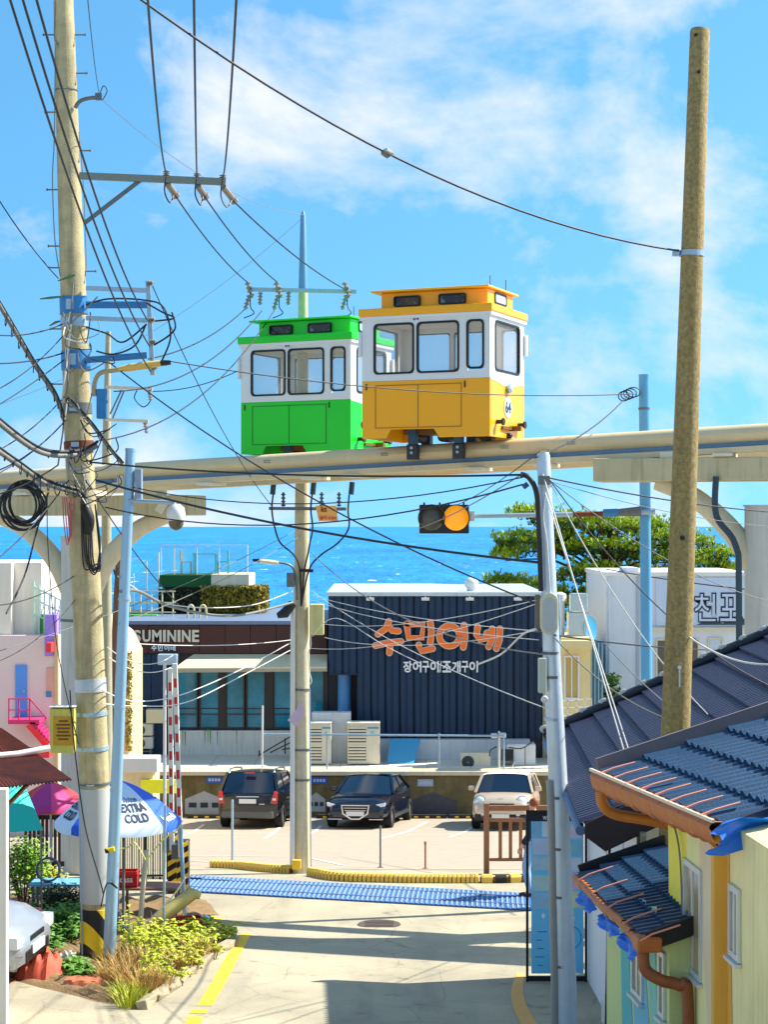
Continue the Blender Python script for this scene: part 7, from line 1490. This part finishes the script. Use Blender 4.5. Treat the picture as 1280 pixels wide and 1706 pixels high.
o = MB(); g = P(300, 1506, 26.4); o.tube([P(262, 1532, 26.2), P(280, 1518, 26.25), P(322, 1488, 26.4), P(334, 1492, 26.4)], [.13, .15, .13, .08], 14, flat=.7); o = o.build('rolled_mat', mat('mat_yellow', (204, 184, 110), .7, .3, 4, streak=.2), None, loc=(g.x, 26.4, gz(26.4)+.25), smooth=60); tag(o, 'rolled yellow foam mat leaning over the red crate', 'mat')
s = MB(); g = G(338, 1545); s.box(g+Z*.09, (.2, .16, .18)); o = s.build('blue_box', mat('box_blue', (40, 120, 190), .6, .2), None, loc=tuple(g), bevel=.02); tag(o, 'small blue box beside the red crate in the weeds', 'box')
# loose props: posts and rope
for i, (pts, r, m, lb_) in enumerate((([(232, 1548), (243, 1420)], .04, cream, 'short cream timber post among the weeds'), ([(205, 1545), (206, 1380)], .022, cable_grey, 'thin grey stake beside the leaning blue pole'), ([(272, 1568), (275, 1345)], .02, steel, 'thin steel stake before the red crate'), ([(309, 1545), (300, 1370)], .032, blue_steel, 'pale blue steel prop leaning by the raised barriers'))):
    a = G(*pts[0]); b = P(pts[1][0], pts[1][1], a.y); s = MB(); s.cyl(a-Z*.05, b, r, n=10); s.lathe(b, Z, [(0, r*1.15), (.03, r*1.15)], 10); o = s.build('stake', m, None, loc=tuple(a)); tag(o, lb_, 'post')
rp_ = mat('rope_yellow', (222, 220, 130), .7, .3)
for pts, lb_ in (([(196, 1415), (212, 1412), (225, 1405), (243, 1434)], 'yellow rope tied between stake and cream post'), ([(243, 1434), (270, 1400), (292, 1385), (303, 1372)], 'yellow rope running up to the pale blue prop'), ([(232, 1548), (262, 1520), (290, 1490), (309, 1462)], 'white rope from the weeds to the pale blue prop')):
    s = MB(); s.tube(smoothpath([P(x, y, 25.9) for x, y in pts], 6), .012, 6); o = s.build('rope', rp_ if 'yellow' in lb_ else cable_white, None, loc=tuple(P(*pts[0], 25.9))); tag(o, lb_, 'rope')
s = MB(); s.tube([P(175, 1418, 24.0), P(190, 1414, 24.0)], .035, 10); o = s.build('hazard_tube', hz, None, loc=tuple(P(182, 1416, 24))); tag(o, 'short striped tube tied to the leaning blue pole', 'tube')
# tyre-like hose coil on the table
t = thing('hose_coil', 'dark hose coil standing on the low blue table', 'hose', (P(80, 0, 28.1).x, 28.1, gz(28.2)+h1))
for k in range(4): s = MB(); c = Vector((0, .02*k-.03, .20)); s.tube([c+Vector((.18*math.cos(2*math.pi*j/20), 0, .18*math.sin(2*math.pi*j/20))) for j in range(21)], .016, 6); s.build('hose_turn', cable_black if k % 2 else mat('hose_blue', (60, 80, 110), .5, .2), t)
# concrete block row behind the weeds
for k in range(4):
    g = G(40+k*22, 1497); s = MB(); s.box(g+Z*.1, (.17, .2, .22)); o = s.build('concrete_block', mat('block_concrete', (176, 168, 146), .9, .3), None, loc=tuple(g), bevel=.01); tag(o, 'grey concrete block edging the yard bed', 'block', 'blocks edging the yard bed')
# grey mortar trough and low wall top behind
s = MB(); s.cbox((P(200, 0, 50).x, 49, gz(50)), (P(262, 0, 50).x, 50.5, P(0, 1278, 50).z)); s2 = s.build('low_wall', an_m, None, loc=(P(230, 0, 50).x, 50, gz(50))); tag(s2, 'low beige wall below the stacked fan units', 'wall')
s = MB(); s.cbox((P(205, 0, 49.6).x, 48.8, P(0, 1277.8, 50).z+.01), (P(268, 0, 49.6).x, 49.6, P(0, 1254, 50).z)); o = s.build('water_trough', mat('trough_grey', (196, 200, 196), .6, .2), None, loc=(P(236, 0, 49.4).x, 49.3, P(0, 1278, 50).z+.01), bevel=.03); tag(o, 'pale grey tank lying on the low beige wall', 'tank')
s = MB(); s.cbox((P(243, 0, 50).x, 48.9, P(0, 1312, 50).z), (P(300, 0, 50).x, 49.0, P(0, 1290, 50).z)); s.bar((P(250, 0, 50).x, 48.97, gz(49)), (P(250, 0, 50).x, 48.97, P(0, 1300, 50).z), .06); o = s.build('yellow_banner', mat('banner_yellow', (232, 232, 30), .6, .2), None, loc=(P(270, 0, 50).x, 48.9, gz(49))); tag(o, 'yellow banner on posts behind the raised barriers', 'banner')
# ================================================================== WEED BED
soil = mat('bed_soil', (146, 118, 80), .95, .7, 5, bump=.8, bscale=30, c2=(96, 78, 54))
rows = []
bedL = [(-30, 1496), (-30, 1530), (-30, 1570), (-20, 1610), (40, 1640), (150, 1668), (215, 1676)]
bedR = [(352, 1500), (385, 1545), (386, 1572), (352, 1592), (318, 1616), (280, 1646), (246, 1674)]
for a, b in zip(smoothpath([G(*p) for p in bedL], 5), smoothpath([G(*p) for p in bedR], 5)):
    row = []
    for k in range(25):
        p = a.lerp(b, k/24); edge = min(k/24, 1-k/24)*2; row.append(Vector((p.x, p.y, gz(p.y)-.012+.11*min(1, edge*4)*(.6+.4*math.sin(k*1.7+p.y*3)))))
    rows.append(row)
s = MB(); s.grid(rows); struct(s.build('weed_bed', soil, smooth=70))
# kerb stones
stone = mat('kerb_stone', (172, 160, 134), .9, .8, 8, bump=.4, streak=.1)
ks = [(386, 1560), (384, 1577), (366, 1588), (346, 1600), (328, 1614), (311, 1628), (294, 1643), (276, 1656), (256, 1669)]
for i, (px, py) in enumerate(ks):
    a = G(px, py); b = G(*ks[min(i+1, len(ks)-1)]) if i < len(ks)-1 else a+(a-G(*ks[i-1])); d = (b-a); d.z = 0; r = random.Random(i)
    l = max(.16, d.length-.015); s = MB(); s.box((0, 0, .055), (l, .12, .10)); s.v = [v+Vector((r.uniform(-.022, .022), r.uniform(-.03, .03), r.uniform(-.03, .02))) for v in s.v]
    o = s.build('kerb_stone', stone, None, bevel=.015); o.location = (a+b)/2; o.location.z = gz(o.location.y); o.rotation_euler = (0, r.uniform(-.05, .05), math.atan2(d.y, d.x)); tag(o, 'worn pale kerb stone edging the weed bed', 'kerb stone', 'kerb stones round the weed bed')
# weeds
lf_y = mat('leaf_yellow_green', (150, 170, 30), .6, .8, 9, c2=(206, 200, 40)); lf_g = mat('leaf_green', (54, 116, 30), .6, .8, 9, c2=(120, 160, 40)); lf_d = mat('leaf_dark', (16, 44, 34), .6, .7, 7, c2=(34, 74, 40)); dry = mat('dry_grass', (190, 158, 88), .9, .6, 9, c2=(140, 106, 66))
def leaf(mb, p, d, L_, w, droop=.35):
    d = d.normalized(); u, _ = frame(d); m1 = p+d*L_*.45; tip = p+d*L_-Z*L_*droop
    mb.add([p, m1+u*w-Z*L_*.05, tip, m1-u*w-Z*L_*.05, m1+Z*L_*.04], [(0, 1, 4), (1, 2, 4), (2, 3, 4), (3, 0, 4)])
def clump(px, py, h, rad, m, label, n=26, lsz=.09, grp='weeds in the bed', up=0):
    c = G(px, py); c.z += .05; t = thing('weed_clump', label, 'weed', (c.x, c.y, c.z), 0, grp); st_ = MB(); lv = MB(); r = random
    for k in range(n):
        a = r.uniform(0, 6.283); q = math.sqrt(r.random())*rad; b = Vector((q*math.cos(a)*.5, q*math.sin(a)*.5, 0)); tip = Vector((q*math.cos(a), q*math.sin(a), h*r.uniform(.45, 1.05)*(1-.35*q/rad)))
        st_.tube([b-Z*.04, (b+tip)/2+Z*.02, tip], [.006, .005, .003], 4)
        for j in range(7):
            f = r.uniform(.35, 1.05); p = b.lerp(tip, f); d = Vector((r.gauss(0, 1), r.gauss(0, 1), r.uniform(0, .8))); leaf(lv, p, d, lsz*r.uniform(.6, 1.4), lsz*r.uniform(.22, .42))
    st_.build('stems', lf_g, t); lv.build('leaves', m, t)
def tuft(px, py, h, rad, m, label, n=90):
    c = G(px, py); t = MB(); r = random
    for k in range(n):
        a = r.uniform(0, 6.283); q = r.random()*rad*.5; b = c+Vector((q*math.cos(a), q*math.sin(a), .0)); d = Vector((math.cos(a)*r.uniform(.1, .9), math.sin(a)*r.uniform(.1, .9), 1)).normalized(); L_ = h*r.uniform(.5, 1.1); u = Vector((-math.sin(a), math.cos(a), 0))*.006
        m1 = b+d*L_*.6; tp = b+d*L_+Vector((math.cos(a), math.sin(a), -.3))*L_*.2; t.add([b-u, b+u, m1+u*.8, m1-u*.8, tp], [(0, 1, 2, 3), (3, 2, 4)])
    o = t.build('grass_tuft', m, None, loc=tuple(c)); tag(o, label, 'grass', 'grass tufts in the weed bed')
Y_, G_ = 'bright yellow green weed clump behind the kerb stones', 'leafy green weed clump beside the utility pole foot'
for px, py, h, r_ in ((362, 1572, .26, .26), (340, 1582, .32, .28), (322, 1592, .36, .28), (300, 1606, .34, .26), (285, 1590, .46, .30), (258, 1606, .5, .30), (268, 1630, .40, .26), (250, 1640, .38, .24), (232, 1600, .55, .28), (300, 1575, .40, .28), (340, 1560, .30, .25), (215, 1585, .6, .26), (245, 1580, .5, .26), (352, 1596, .2, .2), (318, 1618, .22, .2), (284, 1642, .2, .2), (376, 1566, .22, .2), (330, 1566, .3, .3), (300, 1590, .36, .3)):
    clump(px, py, h, r_, lf_y, Y_, 16, .10)
for px, py, h, r_ in ((80, 1570, .42, .36), (112, 1575, .45, .36), (60, 1555, .36, .34), (128, 1560, .5, .34), (95, 1545, .4, .36), (118, 1622, .26, .24), (140, 1635, .22, .22), (45, 1545, .3, .3), (70, 1590, .3, .3)):
    clump(px, py, h, r_, lf_g, G_, 18, .12)
for px, py in ((215, 1640), (232, 1655), (200, 1630), (222, 1622), (250, 1615), (300, 1560), (262, 1570), (190, 1610), (268, 1650), (240, 1660), (306, 1622), (335, 1600), (205, 1648), (180, 1640)): tuft(px, py, .42, .34, dry, 'dry straw coloured grass tuft in the weed bed', 110)
for px, py in ((214, 1678), (205, 1664), (222, 1668)): tuft(px, py, .26, .3, lf_y, 'fresh green grass tuft at the tip of the weed bed', 120)
# dark bush under the blue table, light shrub behind
def bush(px, py, Y, rx, rz_, m, label, n, size):
    x = P(px, 0, Y).x; zg = gz(Y); t = thing('bush', label, 'bush', (x, Y, zg)); lv = MB(); tw_ = MB(); r = random
    cz = P(0, py, Y).z-zg
    for k in range(12): a = r.uniform(0, 6.28); tw_.tube([Vector((0, 0, -.02)), Vector((rx*.6*math.cos(a), .3*math.sin(a), cz+r.uniform(-.3, .6)*rz_))], [.015, .006], 5)
    for k in range(n):
        v = Vector((r.gauss(0, .42), r.gauss(0, .42), r.gauss(0, .42)))
        if v.length > 1.1: continue
        p = Vector((v.x*rx, v.y*rx*.7, max(.03, cz+v.z*rz_))); leaf(lv, p, Vector((r.gauss(0, 1), r.gauss(0, 1), r.uniform(-.2, 1))), size*r.uniform(.6, 1.4), size*.35)
    tw_.build('twigs', bark, t); lv.build('leaves', m, t)
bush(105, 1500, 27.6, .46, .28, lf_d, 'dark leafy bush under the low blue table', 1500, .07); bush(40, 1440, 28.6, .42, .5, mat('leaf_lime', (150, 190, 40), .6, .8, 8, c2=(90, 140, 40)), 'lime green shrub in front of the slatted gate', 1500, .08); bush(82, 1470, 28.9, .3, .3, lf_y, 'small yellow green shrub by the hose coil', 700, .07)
bush(112, 1530, 26.3, .6, .26, lf_g, 'low spreading green bush beside the hazard striped pole foot', 900, .09)
# red tarpaulin and rags
tarp_r = mat('tarp_red', (206, 92, 66), .75, .4, 6, c2=(170, 60, 44))
def heap(px, py, w, d, h, m, label, seed):
    c = G(px, py); r = random.Random(seed); rows = []
    for i in range(13):
        row = []
        for k in range(15):
            a, b = k/14*2-1, i/12*2-1; e_ = max(0, 1-(a*a+b*b)); row.append(Vector((c.x+a*w/2, c.y+b*d/2, gz(c.y+b*d/2)+.10+h*e_**.6*(.75+.25*math.sin(k*1.9+i*.6))+.015*r.uniform(-1, 1)-(0.10 if e_ == 0 else 0))))
        rows.append(row)
    s = MB(); s.grid(rows); o = s.build('tarpaulin', m, None, loc=tuple(c), smooth=60); tag(o, label, 'tarpaulin')
heap(68, 1626, .62, .8, .30, tarp_r, 'crumpled salmon red tarpaulin by the silver car', 2); heap(138, 1645, .5, .5, .03, mat('rag_terracotta', (190, 110, 76), .8, .4, 6), 'flat terracotta rag lying beside the weed bed', 4)
heap(112, 1608, .3, .3, .10, mat('rag_white', (206, 200, 196), .7, .5, 5, c2=(130, 120, 110)), 'small heap of pale rags among green weeds', 8)
# ================================================================== OVERHEAD WIRES
NW = [0]
def wire(a, b, sag, r, label, m=cable_black, grp=None, name='overhead_wire', mid=None, n=18):
    a, b = P(*a), P(*b)
    pts = smoothpath([a]+[P(*q) for q in mid]+[b], 8) if mid else sagline(a, b, sag, n)
    s = MB(); s.tube(pts, r*.78, 6); o = s.build(name, m, None, loc=tuple(a), smooth=80); tag(o, label, 'wire', grp); NW[0] += 1; return o
YP_, YC_, YT_, YR_, YG_, YQ_ = 24.3, 33.0, 19.1, 16.7, 29.5, 35.9
# three lines coming over the viewer to the rack of the tall pole
gA = 'lines slanting to the rack of the tall pole'
for (x0, x1, y1, w_) in ((-2, 251, 620, 'lowest'), (20, 249, 577, 'third'), (44, 247, 536, 'second')): wire((x0, -60, 13), (x1, y1, YP_-.1), .30, .014, 'black line slanting down to the %s spool of the bracket rack' % w_, grp=gA)
gB = 'lines hanging to the crossarm of the tall pole'
for (x0, x1, y1, w_) in ((240, 277, 290, 'the crossarm insulator beside the brace'), (322, 328, 294, 'the middle insulator of the crossarm'), (398, 371, 298, 'the insulator at the free end of the crossarm')): wire((x0, -80, 12), (x1, y1, YP_-.1), .28, .013, 'black line dropping from above onto '+w_, grp=gB)
gC = 'lines from crossarm to slim pole top'
for (x0, y0, x1, y1, w_) in ((292, 326, 412, 470, 'inner'), (341, 328, 462, 470, 'middle'), (389, 335, 577, 483, 'outer')): wire((x0, y0, YP_), (x1, y1, YC_), .10, .015, 'black line from the %s strain insulator to the slim pole crossarm' % w_, grp=gC)
# heavy span wire to the bare right-hand pole
wire((200, -26, 13.5), (1132, 418, YR_), .35, .012, 'long dark span wire fixed to the band of the bare concrete pole')
s = MB(); c = sagline(P(200, -26, 13.5), P(1132, 418, YR_), .35, 40)[17]; s.tube([c-X*.05, c, c+X*.05], [.012, .045, .012], 10); s.tube([c+Vector((-.03, -.04, .02)), c+Vector((.05, -.04, -.03))], .014, 6); o = s.build('wire_spacer', steel_d, None, loc=tuple(c)); tag(o, 'small metal turnbuckle midway along the long span wire', 'turnbuckle')
wire((-40, 270, YP_), (97, 464, YP_-.2), .1, .011, 'black wire reaching the topmost green clamp of the tall pole')
wire((143, -30, 15), (165, 157, YP_-.12), .1, .006, 'hair thin wire hanging down to the curved bracket')
wire((172, 168, YP_-.1), (505, 358, YC_), .3, .006, 'hair thin wire from curved bracket to the slim pole tip', cable_grey)
wire((505, 362, YC_), (-20, 680, 30), .4, .006, 'hair thin wire from slim pole tip down past the tall pole', cable_grey)
# capsule-crossing wire
wire((284, 602, YP_-.5), (1062, 656, YG_-.2), .18, .012, 'dark wire stretched level in front of both capsules')
# slim pole crossarm to the tall pole, lower
for (x0, y0, x1, y1, sg, lb_) in ((411, 512, 247, 598, .15, 'black wire from slim pole crossarm to the lower rack spool'), (436, 518, 190, 652, .35, 'black sagging wire from slim pole crossarm to the junction box'), (458, 516, 160, 735, .5, 'long black wire from slim pole crossarm to the rusty band')): wire((x0, y0, YC_-.2), (x1, y1, YP_-.1), sg, .013, lb_)
wire((254, 652, YQ_-.1), (408, 612, YC_+3), .12, .013, 'short black wire from ribbed arm towards the green capsule')
wire((254, 477, YP_-.12), (455, 846, YC_-.2), .25, .010, 'thin wire from the rack top to the lower crossarm')
wire((182, 604, YP_-.1), (888, 1003, YT_+.0), .25, .012, 'long diagonal wire from tall pole to the silver pole box')
# cables under the guideway
wire((150, 770, YP_-.2), (868, 791, YT_-.1), .08, .017, 'thick black cable strung below the guideway to the silver pole')
wire((160, 800, YP_-.2), (897, 937, YT_), .12, .020, 'thick black cable sloping across the sea to the silver pole')
wire((175, 845, YP_-.2), (872, 807, YT_-.1), .33, .012, 'sagging black wire across the horizon to the silver pole top')
wire((222, 812, YS), (872, 795, YT_-.1), .25, .010, 'thin sagging wire from the leaning blue pole to silver pole')
wire((870, 790, YT_-.1), (699, 880, YG_-.3), .05, .009, 'thin wire from silver pole to the dark signal lens', cable_grey)
wire((893, 762, YT_), (1050, 655, YG_-.1), .12, .011, 'black wire climbing from silver pole top to the blue mast')
wire((760, 842, YG_-.2), (900, 752, YT_), .05, .008, 'thin wire from signal head to the silver pole top')
# right of the silver pole
wire((915, 796, YT_), (1330, 856, 24), .06, .012, 'black wire leaving the silver pole behind the bare concrete pole')
wire((916, 800, YT_), (1330, 1010, 26), .25, .007, 'thin wire from silver pole passing the pier arm', cable_grey)
wire((918, 802, YT_), (1330, 880, 25), .1, .006, 'hair thin wire from silver pole towards the pier cap', cable_grey)
wire((917, 800, YT_), (1300, 1150, 19.5), .3, .009, 'dark wire from silver pole down over the slate roof')
wire((915, 800, YT_), (1180, 1190, 19.5), .2, .008, 'pale wire from silver pole to the foot of the bare pole', cable_white)
wire((905, 790, YT_), (1050, 1284, 17.4), .0, .010, 'white guy wire from silver pole top to the blue roof verge', cable_white)
wire((907, 815, YT_), (1058, 1280, 17.45), .0, .009, 'second white guy wire ending beside the first on the blue roof', cable_white)
wire((925, 1058, YT_), (1330, 1078, 30), .1, .012, 'dark level wire from the junction box past the white building')
wire((924, 1062, YT_), (1105, 1195, 18.5), .1, .009, 'thin wire from junction box to the slate roof', cable_grey)
wire((1010, 948, 40), (1330, 990, 30), .05, .016, 'thick black cable in front of the white building parapet')
wire((1150, 1062, YR_), (1330, 1100, 16), .12, .012, 'white cable sagging from the bare pole over the slate roof', cable_white)
wire((1005, 1068, 21.0), (1128, 1186, YR_), .04, .008, 'short blue grey wire crossing the slate roof to the bare pole', cable_grey)
# centre pole to silver pole, pale drop wires
gD = 'pale drop wires across the navy restaurant'
for (x0, y0, x1, y1, sg) in ((520, 992, 905, 1052, .12), (520, 1000, 898, 1066, .14), (541, 1040, 893, 1000, .18), (541, 1062, 896, 1050, .22), (520, 985, 910, 1180, .2), (516, 1080, 905, 1002, .25)): wire((x0, y0, YC_-.2), (x1, y1, YT_), sg*.7, .0065, 'pale drop wire from slim pole to silver pole across the navy restaurant', cable_white, gD)
wire((518, 920, YC_-.2), (905, 1090, YT_), .35, .010, 'grey wire from slim pole bracket sagging to silver pole', cable_grey)
wire((520, 1060, YC_-.25), (700, 1105, 28), 0, .008, 'white looping cable from slim pole past the small white lettering', cable_white, mid=[(560, 1030, 31), (640, 1075, 29)])
wire((796, 1107, 26), (893, 1048, YT_), 0, .016, 'white cable bundle curving up to the silver pole', cable_white, mid=[(835, 1090, 24), (870, 1058, 21.5)])
# left pole / blue pole to centre pole
wire((200, 985, YP_-.3), (487, 1004, YC_-.2), 0, .030, 'thick grey cable bundle swagged to the slim pole', cable_grey, mid=[(230, 985, 25.5), (290, 1012, 28), (388, 1026, 31)])
wire((196, 960, YP_-.3), (487, 985, YC_-.2), 0, .012, 'white cable swagged above the lit letters', cable_white, mid=[(260, 1000, 27), (330, 1012, 29), (420, 1008, 31.5)])
gE = 'white drop cables rising to the slim pole'
wire((170, 1150, YP_-.2), (484, 1071, YC_-.2), 0, .011, 'white drop cable rising past the awning to slim pole', cable_white, gE, mid=[(222, 1168, 26), (300, 1158, 28.5), (400, 1116, 31)])
wire((170, 1172, YP_-.2), (486, 1082, YC_-.2), 0, .011, 'white drop cable rising past the awning to slim pole', cable_white, gE, mid=[(222, 1176, 26), (310, 1170, 28.5), (410, 1122, 31)])
wire((180, 1095, YP_-.2), (288, 1110, 30.4), .15, .010, 'white wire sagging to the top of the raised barrier', cable_white)
wire((178, 1078, YP_-.2), (290, 1090, 31), .2, .008, 'thin white wire sagging to the pale blue box', cable_white)
wire((217, 1072, YS), (486, 1066, YC_-.2), .06, .009, 'pale wire running level along the brown fascia', cable_white)
wire((505, 890, YC_), (196, 1040, YP_-.3), .1, .007, 'thin dark wire from slim pole across the roof garden', cable_grey)
wire((500, 880, YC_), (-20, 1090, 24), .15, .007, 'hair thin dark wire from slim pole past the blue pole', cable_grey)
wire((142, 800, YP_-.2), (300, 1010, 30), .1, .012, 'dark cable falling from the tall pole towards the roof ladder')
# left edge cables
gF = 'thin wires leaving the tall pole at its back'
for (x0, y0, x1, y1, sg, r) in ((-30, 555, 88, 540, .08, .012), (-30, 605, 96, 588, .05, .013), (-30, 660, 90, 560, .1, .010), (-30, 690, 62, 600, .03, .010), (-30, 762, 110, 660, .1, .010), (-30, 800, 100, 700, .1, .009), (-30, 792, 130, 700, .12, .012), (-30, 950, 75, 800, .1, .011), (-30, 1110, 100, 1000, .15, .007), (-30, 1010, 90, 960, .1, .009)): wire((x0, y0, 22), (pole_at(y1)-20, y1, YP_+.05), sg, r, 'black wire leaving the tall pole over the painted building', grp=gF)
# spiral-wrapped bundles
def bundle(pts, r, label, loops, lr):
    Y0 = [P(*q) for q in pts]; path_ = smoothpath(Y0, 12); t = thing('cable_bundle', label, 'cable bundle', tuple(path_[0])); s = MB(); s.tube(path_, r, 8); s.build('core_cable', cable_grey, t, world=True, smooth=60)
    s = MB(); off = Vector((.01, -.02, r*1.5)); s.tube([p+off for p in path_], r*.6, 6); s.build('side_cable', cable_black, t, world=True, smooth=60)
    n = len(path_)
    for k in range(loops):
        p = path_[int((k+.5)/loops*(n-1))]; q = path_[min(n-1, int((k+.5)/loops*(n-1))+1)]; d = (q-p).normalized(); u, v = frame(d); rr = lr*random.uniform(.7, 1.3); c = p-Z*rr*.35
        s = MB(); s.tube([c+(u*.35+d*.6).normalized()*rr*math.cos(2*math.pi*j/12)+(Z*.9)*rr*math.sin(2*math.pi*j/12) for j in range(13)], .007, 5); s.build('spiral_wrap', cable_black, t, world=True)
bundle([(-20, 478, 22.5), (20, 545, 23.2), (55, 605, 23.8), (92, 660, 24.1), (106, 700, 24.2)], .028, 'wrapped grey cable bundle dropping to the tall pole shaft', 13, .07)
bundle([(-20, 690, 22), (40, 738, 23), (80, 757, 23.6), (130, 757, 24.1), (162, 742, 24.2)], .034, 'thick grey cable bundle swagged to the rusty pole band', 5, .04)
bundle([(-20, 740, 22), (30, 775, 23), (75, 805, 23.8), (130, 822, 24.2)], .032, 'wrapped cable bundle above the hanging black coil', 12, .07)
bundle([(108, 660, 24.2), (150, 705, 24.1), (180, 745, 24.0), (205, 775, 24.0)], .02, 'white wrapped bundle from the tall pole to blue pole', 5, .05)
wire((96, 775, YP_-.2), (-30, 830, 22), .06, .012, 'black lead running out past the hanging coil')
wire((80, 820, YP_-.3), (10, 1022, 23), 0, .016, 'black lead hanging in a curve below the coil', mid=[(62, 880, 24), (40, 960, 23.6)])
wire((78, 830, YP_-.3), (130, 1240, YP_-.42), 0, .009, 'thin black lead falling to the yellow meter cabinet', mid=[(80, 920, 24), (95, 1080, 24)])
wire((116, 1150, YP_-.42), (172, 1490, 23.95), 0, .012, 'black lead hanging from meter cabinet to the blue pole', mid=[(122, 1230, 24.0), (140, 1370, 23.9), (165, 1462, 23.9)])
wire((172, 1490, 23.95), (186, 1470, 23.9), 0, .012, 'black lead looped round the foot of the leaning blue pole', mid=[(168, 1510, 23.9), (178, 1472, 23.9), (195, 1480, 23.9)])
# jumble of jumpers at the shaft: loops between the bands
t = thing('jumper_tangle', 'tangle of black jumper wires around the bands of the tall pole', 'wires', tuple(P(125, 640, YP_-.3)))
for k in range(26):
    y = random.choice((520, 545, 580, 660, 700, 745, 770, 790, 800, 810)); x0 = pole_at(y)+random.uniform(-20, 10); x1 = x0+random.uniform(15, 60); y1 = y+random.uniform(-25, 30)
    s = MB(); s.tube(smoothpath([P(x0, y, YP_-.2), P(x0+random.uniform(-10, 25), y+random.uniform(10, 45), YP_-.3), P(x1, y1+random.uniform(0, 25), YP_-.3), P(x1, y1, YP_-.2)], 5), random.choice((.006, .008, .010)), 5); s.build('jumper', random.choice((cable_black, cable_black, cable_grey, cable_white, mat('cable_blue', (60, 120, 180), .5, .2))), t, world=True)
for pts in ([(143, 508), (180, 498), (240, 500), (272, 512), (284, 560), (270, 600)], [(143, 545), (178, 556), (205, 570), (244, 540)], [(160, 585), (190, 590), (225, 575), (243, 540)], [(244, 505), (270, 520), (290, 530), (258, 535)], [(256, 575), (280, 560), (292, 545), (286, 520)]):
    s = MB(); s.tube(smoothpath([P(x, y, YP_-.2) for x, y in pts], 6), .013, 6); s.build('jumper', cable_black, t, world=True)
